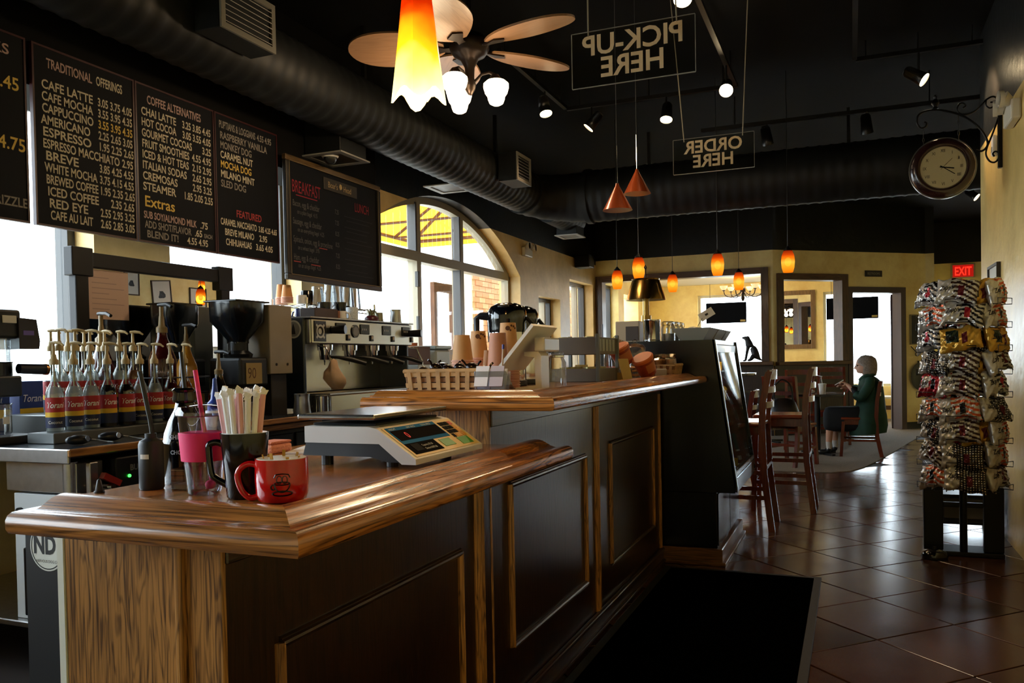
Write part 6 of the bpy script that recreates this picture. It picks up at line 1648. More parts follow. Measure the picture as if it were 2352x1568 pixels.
MB().tube([(-.05, 0, 0), (-.03, 0, .19), (0, 0, .22), (.03, 0, .19), (.05, 0, 0)], .003, 6).build('easel_loop', BLACKM, we); MB().cyl((0, 0, .22), (0, .0, .30), .003, n=6).build('easel_spike', BLACKM, we)
c2 = thing('tent_card', 'tan card leaning on the corner of the grey rack', 'card', (-1.075, 4.16, ZU))
MB().obox((0, 0, .055), (.5, .86, 0), (-.25, .15, .955), (.82, -.48, .29), .07, .115, .003).build('card_sheet', mat('card_straw', 'b59a5a', .7), c2)
MB().obox((-.012, .006, .02), (.5, .86, 0), (.8, -.5, 0), (0, 0, 1), .06, .03, .038).build('card_foot', mat('card_straw', 'b59a5a', .7), c2)
# glass domes and orange tubs
def cookiejar(x, y, r, h, lab, fillm):
    t = thing('cookie_jar', lab, 'jar', (x, y, ZU))
    MB().lathe([(0, .002), (r, .002), (r, h*.7), (r*.92, h*.85), (r*.7, h*.95), (r*.3, h), (0, h)], n=24).build('glass_dome', GLS, t, smooth=40)
    MB().lathe([(0, h), (.012, h+.003), (.016, h+.015), (0, h+.025)], n=14).build('dome_knob', GLS, t, smooth=40)
    i = 0
    for lay in range(3):
        for k in range(5):
            a = 2*PI*k/5+lay
            MB().lathe([(0, 0), (.028, .002), (.03, .008), (.022, .014), (0, .016)], n=12).build('cookie', fillm, t, smooth=50, loc=(r*.5*math.cos(a), r*.5*math.sin(a), .006+.022*lay+.004*(k % 2)))
cookiejar(-1.23, 4.56, .07, .22, 'glass cookie jar behind the orange tubs, left one', mat('cookie_red', 'a8452c', .7, noise=.3, nscale=40))
cookiejar(-1.17, 4.76, .07, .20, 'glass cookie jar behind the orange tubs, right one', mat('cookie_gold', 'b87a38', .7, noise=.3, nscale=40))
def tub(x, y, z, tilt, lab, rz):
    t = thing('orange_tub', lab, 'tub', (x, y, z), group='tilted orange candy tubs')
    MB().lathe([(0, 0), (.048, 0), (.056, .085), (0, .085)], n=22).build('tub_body', mat('tub_red_orange', '8c3418', .35, noise=.3, nscale=40), t, smooth=40)
    MB().lathe([(0, .085), (.060, .085), (.062, .10), (.056, .106), (0, .106)], n=22).build('tub_lid', mat('lid_orange', 'c2632a', .4), t, smooth=40)
    lb = MB(); k = 8; rr = .0545
    vs = []
    for z_ in (.02, .07):
        for i in range(k+1): a = R(-120)+R(90)*i/k; q = .048+.008*z_/.085+.0006; vs.append((q*math.cos(a), q*math.sin(a), z_))
    lb.add(vs, [(i, i+1, k+2+i, k+1+i) for i in range(k)]).build('tub_label', mat('tub_label_brown', 'b0683a', .5), t, smooth=60)
    t.rotation_euler = (R(10), R(-tilt), rz)
tub(-1.135, 4.40, ZU+.085, 28, 'tilted orange lidded tub behind the rack post', R(30))
tub(-1.02, 4.44, ZU+.028, 30, 'tilted orange lidded tub beside the white box', R(45))
ts = thing('tub_stand', 'small dark stand under the upper orange tub', 'stand', (-1.15, 4.43, ZU))
MB().box(-.05, .03, -.03, .05, 0, .05, .004).build('stand_block', GREYW, ts); MB().box(-.055, .035, -.035, .055, .0505, .056, .002).build('stand_top', GREYM, ts)
wb = thing('small_box', 'small white box in front of the orange tubs', 'box', (-0.985, 4.60, ZU), R(10))
MB().box(-.03, .03, -.045, .045, 0, .05, .003).build('box_body', mat('box_grey_white', 'a8a49c', .5), wb); MB().box(.0302, .031, -.04, .04, .008, .042).build('box_label', mat('box_label_grey', '86827a', .5), wb)
basket(-1.02, 4.82, ZU, .16, .22, .07, 3, 5, 'woven basket of wrapped biscotti next to the pastry case', 1.12)
BISC = mat('biscotti', 'b98048', .6, noise=.25, nscale=40); CELL = glass('cellophane', 'f5efe0', .25, .1)
nm = ('front left', 'front middle', 'front right', 'middle left', 'centre', 'middle right', 'back left', 'back middle', 'back right')
for k in range(9):
    x = -1.07+.05*(k % 3); y = 4.755+.062*(k//3)
    t = thing('biscotti_bag', 'wrapped biscotti standing in the basket by the case, %s' % nm[k], 'biscotti', (x, y, ZU+.018), random.uniform(0, 3), group='wrapped biscotti')
    MB().box(-.012, .012, -.02, .02, 0, .085, .006).build('biscotti', BISC, t)
    MB().prism([(-.022, -.002), (.022, -.002), (.024, .088), (.014, .098), (.026, .115), (-.026, .115), (-.014, .098), (-.024, .088)], -.014, .014, 'X').build('cellophane_wrap', CELL, t)
    t.rotation_euler = (random.uniform(-.18, .18), random.uniform(-.12, .12), random.uniform(0, 3))
# white sheet on the bar top
o = MB().box(-.12, .12, -.05, .05, 0, .002).build('paper_slip', mat('paper_white', 'e8e6e0', .7), loc=(-1.02, 3.35, ZU+.0003), rz=R(75)); tag(o, 'white paper slip lying on the bar top by the rack', 'paper')

# ================================================================ on top of the pastry case
ZC = 1.3605
BRASS = mat('lamp_brass', '8f7440', .22, 1.0)
hl = thing('brass_lamp', 'brass shaded heat lamp standing on the pastry case', 'lamp', (-1.30, 5.62, ZC))
MB().lathe([(0, 0), (.07, 0), (.07, .01), (.02, .025), (0, .025)], n=24).build('lamp_base', BRASS, hl, smooth=40)
MB().cyl((0, 0, .02), (0, 0, .19), .034, n=20).build('lamp_column', BRASS, hl, smooth=40)
MB().cyl((0, 0, .19), (0, 0, .44), .022, n=16).build('lamp_stem', BRASS, hl, smooth=40)
MB().lathe([(.135, .295), (.133, .305), (.095, .425), (.092, .43), (.096, .44), (.0, .44)], n=36).build('lamp_shade', BRASS, hl, smooth=40)
MB().tube([(0, 0, .44), (0, 0, .50), (.006, 0, .52), (0, 0, .535), (-.006, 0, .52), (0, 0, .505)], .005, 8).build('hook', BRZ, hl, smooth=40)
MB().ball((0, 0, .36), .035).build('bulb', emis('heat_bulb', 'ffc060', 5), hl, smooth=60)
lightobj('SPOT', (0, 0, .34), 8, 'ffb860', hl, .04, (0, 0, -1), 120)
sc_ = thing('steel_canister', 'tall polished steel canister on the pastry case', 'canister', (-1.17, 5.22, ZC))
MB().lathe([(0, 0), (.05, 0), (.05, .125), (.052, .128), (.052, .14), (0, .14)], n=26).build('canister_body', CHROME, sc_, smooth=40)
MB().lathe([(.0505, .004), (.052, .006), (.052, .012), (.0505, .014)], n=26).build('canister_ring', CHROME, sc_, smooth=40)
for k, (x, y) in enumerate(((-1.085, 5.30), (-1.075, 5.41), (-1.07, 5.52))):
    t = thing('clip_jar', 'clear clip top glass jar behind the steel canister, %s' % ('left one', 'middle one', 'right one')[k], 'jar', (x, y, ZC), group='clip top jars on the case')
    MB().lathe([(0, .002), (.042, .002), (.045, .01), (.045, .09), (.038, .105)], n=20).build('jar_glass', GLS, t, smooth=40)
    MB().lathe([(.04, .107), (.042, .112), (.042, .125), (.03, .13), (0, .13)], n=20).build('jar_lid', GLS, t, smooth=40)
    MB().tube([(.043, 0, .09), (.048, .01, .105), (.045, 0, .125)], .002, 6).build('wire_clip', CHROME, t)
    MB().lathe([(0, .006), (.038, .006), (.038, .05), (0, .055)], n=14).build('jar_contents', mat('tea_bags_white', 'c9c6bc', .7, noise=.3, nscale=30), t)
FOIL = mat('tray_grey', '86867c', .5, .2)
for k, (x, y0, y1) in enumerate(((-.90, 5.08, 5.42), (-.90, 5.45, 5.80), (-.90, 5.82, 6.03))):
    t = thing('paper_tray', 'grey folded paper tray on the pastry case, %s' % ('nearest', 'middle one', 'farthest')[k], 'tray', (x, (y0+y1)/2, ZC), group='paper trays on the case')
    hy = (y1-y0)/2
    m = MB()
    for s in (-1, 1):
        m.add([(s*.07, -hy*.9, 0), (s*.07, hy*.9, 0), (s*.115, hy, .075), (s*.115, -hy, .075), (s*.068, -hy*.9, 0), (s*.068, hy*.9, 0), (s*.113, hy, .075), (s*.113, -hy, .075)], [(0,1,2,3),(7,6,5,4),(0,4,5,1),(2,6,7,3),(1,5,6,2),(0,3,7,4)])
        m.add([(-.07, s*hy*.9, 0), (.07, s*hy*.9, 0), (.115, s*hy, .075), (-.115, s*hy, .075), (-.07, s*(hy*.9-.002), 0), (.07, s*(hy*.9-.002), 0), (.115, s*(hy-.002), .075), (-.115, s*(hy-.002), .075)], [(0,1,2,3),(7,6,5,4),(0,4,5,1),(2,6,7,3),(1,5,6,2),(0,3,7,4)])
    m.box(-.07, .07, -hy*.9, hy*.9, 0, .002)
    m.build('tray_shell', FOIL, t)
    for j in range(3):
        MB().ball((0, -hy*.55+hy*.55*j, .05), .045, 12, 6, (1.2, 1.1, .8)).build('pastry_bag', mat('bag_clear_grey', 'a5a49c', .3, noise=.2, nscale=25), t, smooth=60)
sg = thing('price_card', 'white price card on a wire stick above the paper trays', 'price card', (-.93, 5.44, ZC))
MB().tube([(0, 0, 0), (.01, .01, .10), (.035, .03, .15)], .002, 6).build('wire_stick', CHROME, sg)
MB().obox((.06, .05, .175), (.8, .3, .5), (0, 1, 0), (-.5, 0, .8), .10, .003, .055).build('card_sheet', mat('card_offwhite', 'cfc6b6', .7), sg)
MB().obox((.06, .048, .175), (.8, .3, .5), (0, 1, 0), (-.5, 0, .8), .02, .0035, .012).build('card_mark', INK, sg)
rg = thing('cash_register', 'cream box with a dark brown panel behind the steel canister', 'register', (-1.35, 5.35, ZC))
MB().box(-.08, .08, -.06, .06, 0, .14, .006).build('register_body', mat('register_cream', 'b8aa92', .5), rg); MB().box(-.01, .075, -.063, -.0602, .012, .105, .002).build('register_panel', mat('register_panel', '3a2a22', .4), rg)
# ================================================================ things on the lower bar top
ZL = .9865
# counter scale
sc = thing('counter_scale', 'white and black counting scale with blue display on the lower bar top', 'scale', (-1.165, 2.0, ZL))
SW = mat('scale_white', 'd9d6d2', .4)
SK = mat('scale_black', '15171b', .45)
# side profile in (x,z): display slopes towards +X
P_top = [(-.165, .062), (-.165, .105), (.03, .105), (.055, .100), (.165, .026), (.165, .012), (.125, .012), (.06, .062)]
MB().prism(P_top, -.2, .2, 'Y').build('upper_shell', SW, sc, smooth=20)
MB().prism([(-.175, .028), (-.165, .0615), (.058, .0615), (.115, .016), (.08, .016), (.03, .028)], -.195, .195, 'Y').build('lower_shell', SK, sc)
for sx in (-.13, .07):
    for sy in (-.15, .15): MB().cyl((sx, sy, 0), (sx, sy, .029 if sx < 0 else .020), .016, n=14).build('foot', SK, sc)
MB().box(-.16, .035, -.17, .17, .1055, .112, .003).build('platter_seat', SK, sc)
MB().box(-.115, -.02, -.08, .08, .112, .122).build('platter_support', SK, sc)
MB().box(-.185, .05, -.205, .205, .122, .136, .005).build('platter', mat('platter_steel', 'a9a39a', .2, 1.0, noise=.15, nscale=12), sc)
sl = Vector((.110, 0, -.074)); sl.normalize(); sn = Vector((.074, 0, .110)); sn.normalize()
def panel(u0, u1, y0, y1, off, m, name, par):
    c = Vector((.055, 0, .100))+sl*((u0+u1)/2)+sn*off
    return MB().obox((c.x, (y0+y1)/2, c.z), sl, (0, 1, 0), sn, u1-u0, y1-y0, .0012).build(name, m, par)
kp = panel(.004, .126, -.185, .19, .0008, mat('scale_face_cream', 'e6c98c', .4), 'display_face', sc)
panel(.006, .075, -.175, .085, .0018, mat('display_blue', '1468b4', .7, spec=.1), 'blue_band', kp)
panel(.020, .062, -.168, .080, .0026, mat('display_window', '0a0406', .9, spec=.05), 'display_window', kp)
panel(.075, .118, -.175, -.02, .0018, mat('display_black_panel', '060505', .9, spec=.05), 'black_panel', kp)
panel(.080, .108, -.155, -.115, .0026, mat('panel_grey', '18181a', .8, spec=.1), 'grey_button', kp)
panel(.082, .112, 0.0, .062, .0022, mat('key_green', '4aa04a', .4), 'green_key', kp)
panel(.088, .118, .10, .165, .0022, mat('key_green', '4aa04a', .4), 'green_key', kp)
for i in range(4):
    for j in range(3):
        if i == 3 and j > 0: continue
        panel(.016+.018*i, .031+.018*i, .098+.019*j, .114+.019*j, .0022, mat('key_black', '121110', .8, spec=.1), 'number_key', kp)
for i in range(4): panel(.016+.018*i, .031+.018*i, .157, .175, .0022, mat('key_red', 'c84a2c', .4) if i == 0 else mat('key_orange', 'd89a2c', .4), 'function_key', kp)
panel(.070, .085, .122, .152, .0022, MATS['key_orange'], 'function_key', kp)
ROTS = (Matrix(((0, -sl.x, sn.x), (1, 0, 0), (0, -sl.z, sn.z))).to_euler())
def stext(s, u, y, size, m, off=.0033):
    c = Vector((.055, 0, .100))+sl*u+sn*off
    o = text('lettering', s, size, m, kp, (c.x, y, c.z), ROTS, .9); return o
SWT = mat('scale_print_white', 'd0d8dc', .5)
stext('WEIGHT', .017, -.165, .010, SWT, .0027); stext('UNIT PRICE', .017, -.075, .010, SWT, .0027); stext('TOTAL PRICE', .017, .005, .010, SWT, .0027)
stext('0', .055, -.12, .034, emis('scale_led_red', 'c01818', .6), .0034)
stext('Capacity 30 LB', .094, -.105, .0105, SWT, .0026); stext('Device 0.005 LB', .108, -.105, .0105, SWT, .0026)
# red mug
def bigmug(name, lab, loc, prof, m, rz, handle, hr, inner=None):
    t = thing(name, lab, 'mug', loc, rz)
    MB().lathe(prof, n=40).build('mug_body', m, t, smooth=45)
    if inner: MB().lathe(inner, n=40).build('mug_lining', CER, t, smooth=45)
    MB().tube(smoothc([(x, 0, z) for x, z in handle], 4), hr, 10).build('handle', m, t, smooth=50)
    return t
RED = mat('ceramic_red', 'c00d12', .12, coat=.6)
rm = bigmug('red_mug', 'red mug with a black cup emblem on the bar corner', (-1.035, 1.325, ZL), [(0, 0), (.040, 0), (.046, .004), (.050, .016), (.0515, .045), (.0505, .084), (.0475, .084)], RED, R(200), [(.049, .070), (.066, .073), (.084, .062), (.088, .044), (.080, .020), (.064, .006), (.047, .010)], .0062,
            [(.0475, .0845), (.048, .0835), (.0485, .02), (.04, .01), (0, .01)])
EM = mat('mug_emblem_black', '160606', .3)
def on_mug(par, pts, r, a0, zc, w=.0012, closed=False):
    P = [((r)*math.cos(a0+u/r), (r)*math.sin(a0+u/r), zc+v) for u, v in pts]
    return MB().tube([Vector(p) for p in P], w, 5, closed=closed)
a0 = R(-75)-R(200)
a0 = math.atan2(-1.325, 1.035)-R(200)
rr = .0517
def circ(cx, cy, rx, ry, n=20, s=0, e=2*PI): return [(cx+rx*math.cos(s+(e-s)*i/n), cy+ry*math.sin(s+(e-s)*i/n)) for i in range(n+1)]
on_mug(rm, circ(0, -.013, .019, .0045)[:-1], rr, a0, .034, .0013, True).build('emblem_saucer', EM, rm)
on_mug(rm, circ(0, .006, .0145, .0165, 16, PI, 2*PI), rr, a0, .034, .0012).build('emblem_cup', EM, rm)
on_mug(rm, circ(0, .006, .0145, .003)[:-1], rr, a0, .034, .0010, True).build('emblem_rim', EM, rm)
on_mug(rm, circ(-.0175, -.001, .004, .005, 12), rr, a0, .034, .0012).build('emblem_handle', EM, rm)
on_mug(rm, circ(-.0052, .013, .0048, .0075)[:-1], rr, a0, .034, .0009, True).build('emblem_loop', EM, rm)
on_mug(rm, circ(.0052, .013, .0048, .0075)[:-1], rr, a0, .034, .0009, True).build('emblem_loop', EM, rm)
on_mug(rm, [(-.015, .017), (-.012, .023), (0, .0245), (.012, .023), (.015, .017)], rr, a0, .034, .0012).build('emblem_top', EM, rm)
STK = mat('stir_stick_wood', 'c9973f', .6)
for k in range(7):
    a = 2*PI*k/7+.3; lab = 'short wooden stick end in the red mug, %s' % ('left', 'front left', 'front', 'front right', 'right', 'back right', 'back left')[k]
    o = MB().bar((.012*math.cos(a), .012*math.sin(a), .012), (.036*math.cos(a), .036*math.sin(a), .088+.004*(k % 3)), .006, .0022, up=(math.cos(a), math.sin(a), 0)).build('stir_stick', STK, loc=(-1.035, 1.325, ZL)); tag(o, lab, 'stir stick', 'sticks in the red mug')
# tall black mug with paper straws
bm_ = bigmug('black_mug', 'tall black mug holding paper wrapped straws', (-1.135, 1.338, ZL), [(0, 0), (.034, 0), (.037, .004), (.0475, .128), (.0475, .131), (.0440, .131)], CBLK, R(200), [(.045, .108), (.058, .112), (.072, .108), (.074, .095), (.070, .052), (.062, .040), (.038, .025)], .0068,
               [(.0440, .1315), (.0445, .1305), (.0345, .012), (0, .01)])
PW = mat('straw_paper_white', 'ffffff', .7); PP = mat('straw_paper_pink', 'efb4b2', .7)
sw = 0
rows_ = [(-.031, -.012), (-.021, -.022), (-.010, -.027), (.002, -.028), (.013, -.026), (.023, -.019), (.030, -.008), (-.026, .004), (-.015, -.008), (-.003, -.013), (.009, -.012), (.020, -.004), (-.020, .016), (-.008, .008), (.005, .006), (.016, .012), (-.012, .024), (.001, .021), (.012, .024)]
cr_, sr_ = math.cos(R(-10)), math.sin(R(-10))
ff = Vector((math.cos(R(22.3)), math.sin(R(22.3)), 0)); bb = Vector((-math.sin(R(22.3)), math.cos(R(22.3)), 0))
for k, (u, v) in enumerate(rows_):
    p0 = ff*(u*.62)+bb*(v*.62)+Vector((0, 0, .0125))
    p1 = ff*(u*1.42)+bb*(v*1.25)+Vector((0, 0, .200+.012*((k*5) % 4)/3))
    o = thing('paper_straw', 'paper wrapped straw in the black mug, %s %s' % (('front', 'back', 'rear')[0 if k < 7 else 1 if k < 12 else 2]+' row', ('first', 'second', 'third', 'fourth', 'fifth', 'sixth', 'seventh')[k if k < 7 else k-7 if k < 12 else k-12]+' from left'), 'straw', (-1.135, 1.338, ZL), group='paper wrapped straws')
    MB().cyl(p0, p1, .0054, .0058, 8).build('straw_paper', PW if k % 3 else PP, o, smooth=40)
    d = (p1-p0).normalized()
    q_ = random.uniform(-.6, .6); f2 = ff*math.cos(q_)+bb*math.sin(q_); b2 = bb*math.cos(q_)-ff*math.sin(q_)
    MB().obox(p1+d*.004+f2*.001, f2+d*random.uniform(-.5, .5), b2, d-f2*random.uniform(-.5, .5), .013, .007, .011).obox(p1+d*.009-f2*.002, f2-d*random.uniform(.2, .8), b2, d+f2*.5, .008, .008, .009).build('crumpled_end', PW, o)
# pink banded tumbler
tm = thing('tumbler', 'clear tumbler with hot pink band and pink straw', 'tumbler', (-1.255, 1.352, ZL))
tm.scale = (1.04, 1.04, 1.1)
TG = glass('tumbler_plastic', 'f4f2f8', .18)
PINK = mat('silicone_pink', 'f0246e', .5)
MB().lathe([(0, .001), (.030, .001), (.033, .006), (.0475, .150)], n=32).build('tumbler_wall', TG, tm, smooth=40)
MB().lathe([(0, .012), (.028, .012), (.044, .149)], n=32).build('tumbler_inner', TG, tm, smooth=40)
MB().lathe([(.0412, .064), (.0425, .0645), (.0468, .117), (.0455, .1175)], n=32).build('pink_band', PINK, tm, smooth=40)
MB().lathe([(.048, .148), (.052, .150), (.052, .158), (.046, .166), (.02, .170), (0, .170)], n=32).build('lid', TG, tm, smooth=40)
MB().cyl((.020, .002, .012), (-.012, -.004, .235), .0045, n=12).build('straw', PINK, tm, smooth=40)
MB().ball((.016, .0, .018), .011, 12, 6, (1, 1, .8)).build('straw_stopper', PINK, tm, smooth=60)
# chocolate sauce bottle
gb = thing('chocolate_bottle', 'black chocolate sauce bottle with pump behind the pink tumbler', 'sauce bottle', (-1.42, 1.475, ZL))
GBK = mat('choc_bottle_black', '0a0a0c', .12, coat=.6)
MB().lathe([(0, 0), (.048, 0), (.05, .006), (.05, .085), (.051, .088), (.051, .096), (.049, .100), (.047, .115), (.036, .145), (.024, .168), (.020, .185), (0, .185)], n=32).build('bottle_body', GBK, gb, smooth=40)
MB().lathe([(0, .185), (.026, .185), (.028, .192), (.025, .205), (.028, .213), (.022, .218), (0, .218)], n=24).build('ribbed_cap', GBK, gb, smooth=40)
MB().cyl((0, 0, .218), (-.012, .004, .30), .0045, n=10).build('pump_tube', BLACKP, gb)
wraptext('label_text', 'GHIRARDELLI', .0135, mat('bottle_print_silver', 'a8acb4', .4), gb, .0505, R(-46), .104, .95, bold=.0004)
wraptext('label_text', 'CHOCOLATE', .0125, MATS['bottle_print_silver'], gb, .0506, R(-46), .070, .95, bold=.0004)
# dark canister bottle with stick
cn_ = thing('black_canister', 'small matte black bottle with a white tag and a long black stick', 'bottle', (-1.42, 1.372, ZL))
MB().lathe([(0, 0), (.024, 0), (.026, .004), (.026, .098), (.023, .106), (.012, .112), (.012, .122), (0, .122)], n=24).build('bottle_body', mat('canister_charcoal', '17181c', .5), cn_, smooth=40)
wt = MB(); k = 6; vs = []
for z_ in (.068, .078):
    for i in range(k+1): a = R(-100)+R(45)*i/k; vs.append((.0263*math.cos(a), .0263*math.sin(a), z_))
wt.add(vs, [(i, i+1, k+2+i, k+1+i) for i in range(k)]).build('white_tag', WHITEP, cn_)
MB().tube([(.005, .0, .12), (.0, .0, .15), (-.022, -.004, .258)], .005, 8).build('long_stick', BLACKP, cn_)
# blue and white squeeze bottle, small clear box, cone tip, spoon
bw = thing('squeeze_bottle', 'white squeeze bottle with a blue nozzle behind the straws', 'bottle', (-1.625, 1.80, ZL))
MB().lathe([(0, 0), (.036, 0), (.038, .006), (.038, .10), (.030, .125), (.026, .13), (.026, .145), (0, .145)], n=24).build('bottle_body', mat('squeeze_white', 'dbe6ee', .4), bw, smooth=40)
MB().lathe([(0, .145), (.021, .145), (.021, .165), (.012, .175), (.007, .205), (.005, .232), (0, .235)], n=18).build('nozzle', mat('nozzle_blue', '1a3a9c', .4), bw, smooth=40)
bxc = thing('clear_box', 'small clear acrylic box beside the tumbler', 'box', (-1.335, 1.395, ZL), R(8))
MB().box(-.032, .032, -.022, .022, .0, .046, .002).build('box_shell', glass('box_acrylic', 'c9ccd4', .3), bxc); MB().box(-.028, .028, -.018, .018, .002, .012).build('box_filling', mat('box_filling_grey', '55585e', .5), bxc)
spn = thing('spoon', 'steel spoon leaning behind the tumbler', 'spoon', (-1.335, 1.44, ZL))
MB().tube([(0, 0, .0), (.0, .002, .06), (-.004, .004, .085)], .003, 8).build('spoon_handle', CHROME, spn); MB().ball((-.006, .004, .095), .013, 12, 8, (.7, .35, 1.2)).build('spoon_bowl', CHROME, spn, smooth=60)
ct = thing('cone_tip', 'small dark cone near the left end of the lower bar top', 'cone', (-1.495, 1.30, ZL))
MB().lathe([(0, 0), (.008, 0), (.0085, .004), (.004, .026), (0, .03)], n=16).build('cone_body', mat('cone_dark', '2a2420', .5), ct, smooth=40); MB().lathe([(.0081, 0), (.011, 0), (.011, .003), (.0081, .004)], n=16).build('cone_collar', mat('cone_dark', '2a2420', .5), ct)
# sponge, papers, dish near the scale
sp = thing('pink_sponge', 'orange pink scrubbing sponge left of the scale', 'sponge', (-1.64, 2.06, ZL))
MB().box(-.035, .035, -.05, .05, .0, .028, .008).build('sponge_block', mat('sponge_coral', 'f0a080', .9, bump=.8, bscale=120), sp)
MB().box(-.034, .034, -.049, .049, .0285, .036, .003).build('scour_pad', mat('sponge_scour', 'e08868', .95, bump=.8, bscale=200), sp)
o = MB().box(-.10, .10, -.14, .14, 0, .004).build('paper_stack', mat('paper_white', 'e8e6e0', .7), loc=(-1.53, 2.20, ZL), rz=R(20)); tag(o, 'stack of white papers behind the scale', 'paper')
o2 = thing('small_dish', 'small grey dish on the papers behind the scale', 'dish', (-1.56, 2.27, ZL+.0045))
MB().lathe([(0, 0), (.03, 0), (.036, .016), (.033, .016), (.028, .004), (0, .004)], n=20).build('dish_body', mat('dish_grey', 'a8a6a2', .3), o2, smooth=40); MB().lathe([(0, .0045), (.026, .0045), (0, .007)], n=16).build('dish_filling', mat('dish_fill', '77736c', .5), o2)
# ================================================================ snack rack
RK = thing('snack_rack', 'black wire snack rack full of chip bags against the passage wall', 'display rack', (0.63, 5.74, 0))
RKM = mat('rack_black_wire', '111214', .35, .5)
MB().cyl((0, 0, .03), (0, 0, 1.66), .022, n=16).build('centre_pole', RKM, RK, smooth=40)
MB().box(-.20, .22, -.02, .20, 0, .03, .006).build('base_plate', RKM, RK)
for sx in (-.165, .165): MB().box(sx-.055, sx+.055, .0, .04, .03, .43, .006).build('base_panel', RKM, RK)
MB().box(-.11, .11, .01, .03, .30, .33, .003).build('cross_bar', RKM, RK)
NT = 9
zt = [1.60-.138*i for i in range(NT)]
for z in zt:
    MB().tube([(.13*math.cos(a), .13*math.sin(a), z-.062) for a in [2*PI*i/20 for i in range(20)]], .003, 6, closed=True).build('tier_ring', RKM, RK)
    for k in range(4):
        a = R(45+90*k); MB().cyl((0, 0, z-.062), (.13*math.cos(a), .13*math.sin(a), z-.062), .003, n=6).build('tier_spoke', RKM, RK)
for k in range(6):
    a = 2*PI*k/6; MB().cyl((.13*math.cos(a), .13*math.sin(a), .42), (.13*math.cos(a),   .13*math.sin(a), 1.68), .003, n=6).build('upright_wire', RKM, RK)
for z in zt:
    for (ca, wd) in ((-148, .2), (-98, .2), (-35, .19)):
        a = R(ca); c, s = math.cos(a), math.sin(a); t_ = Vector((-s, c, 0)); n_ = Vector((c, s, 0))
        p = n_*.255
        MB().tube([n_*.13-t_*.07+Vector((0, 0, z-.062)), p-t_*.08+Vector((0, 0, z-.064)), p-t_*.08+Vector((0, 0, z-.03)), p+t_*.08+Vector((0, 0, z-.03)), p+t_*.08+Vector((0, 0, z-.064)), n_*.13+t_*.07+Vector((0, 0, z-.062))], .0025, 6).build('basket_wire', RKM, RK)
def bagmat(n, c, r=.24): return mat('bag_'+n, c, r, .45)
BW = bagmat('white', 'c6c0b6'); BB = bagmat('brown', '3a241c'); BO = bagmat('orange', 'c4552c'); BK = bagmat('black', '1a1718'); BR = bagmat('red', 'a0202c'); BG = bagmat('green', '1f2d22'); BM = bagmat('maroon', '5a1420'); BGOLD = bagmat('gold', 'c99a3a')
def pill(u, v, th=.036):
    return th*(max(0, 1-abs(u)**3.0))**.5*(max(0, 1-abs(v)**2.6))**.5
def bagproto(seed, base, stripe, mark, style):
    rnd = random.Random(seed); nu, nv = 30, 22; w, h = .115, .078
    m = MB(); vs = []
    ph = [rnd.uniform(0, 6) for _ in range(6)]
    def wr(u, v): return .005*math.sin(9*u+4*v+ph[0])*math.cos(7*v+ph[1])+.0035*math.sin(17*u-9*v+ph[2])+.002*math.sin(31*u+13*v+ph[5])
    def pos(u, v, side):
        e = (1-abs(u)**4)
        y = side*(pill(u, v)+(wr(u, v) if e > .2 else 0)*(1 if side < 0 else .6))
        return (u*w*(1-.06*(1-v*v)*abs(u)), y, v*h*(1-.10*(1-abs(u))*abs(v))+.012*math.sin(2*u+ph[3])+.006*math.sin(7*u+ph[4])*abs(v))
    for side in (-1, 1):
        for j in range(nv+1):
            for i in range(nu+1): vs.append(pos(-1+2*i/nu, -1+2*j/nv, side))
    W_ = nu+1; O = W_*(nv+1)
    m.v = vs
    for side in (0, 1):
        for j in range(nv):
            for i in range(nu):
                q = [side*O+j*W_+i, side*O+j*W_+i+1, side*O+(j+1)*W_+i+1, side*O+(j+1)*W_+i]
                m.f.append(q if side == 0 else q[::-1])
                u = i/nu; v = j/nv
                if style == 'stripe':
                    mi = 0 if u < .36+.06*math.sin(v*6) else (1 if int((v*10+u*1.6+.6*math.sin(u*9))) % 2 else 0)
                elif style == 'dots':
                    mi = 0 if u < .30+.05*math.sin(v*7) else (0 if (i % 2 == 0 and j % 2 == 0) else 1)
                else:
                    mi = 0 if (abs(u-.3) < .16 and abs(v-.55) < .25) else 1
                if .52 < u < .64 and .2 < v < .6: mi = 2
                m.mi.append(mi)
    o = m.build('chip_bag', [base, stripe, mark], smooth=60)
    t = text('brand_script', "Zapp's", .05, bagmat('ink', '1c1214', .5), o, (0, 0, 0), (0, 0, 0), .72, 'CENTER', shear=.2, bold=.001)
    for vtx in t.data.vertices:
        u = (vtx.co.x*.8-.055)/w; v = (vtx.co.y*.8-.008)/h
        p = pos(max(-.98, min(.98, u)), max(-.98, min(.98, v)), -1)
        vtx.co = (p[0], p[1]-.0022, p[2])
    return o
protoB = [bagproto(1, BW, BB, BM, 'stripe'), bagproto(2, BW, BO, BK, 'stripe'), bagproto(3, BW, BK, BM, 'dots'), bagproto(4, BW, BR, BK, 'blob'), bagproto(5, BG, BGOLD, BM, 'blob'), bagproto(6, BW, BK, BR, 'stripe')]
desc = ['white bag with brown stripes', 'white bag with orange stripes', 'white bag with black dots', 'red and white bag', 'dark green and gold bag', 'white bag with black stripes']
colname = ('left column', 'middle column', 'right column')
tiern = ('top tier', 'second tier', 'third tier', 'fourth tier', 'fifth tier', 'sixth tier', 'seventh tier', 'eighth tier', 'bottom tier')
lay = [[5, 0, 1], [1, 5, 1], [5, 4, 4], [2, 0, 0], [3, 0, 5], [1, 1, 2], [2, 0, 1], [0, 2, 1], [1, 2, 0]]
used = set()
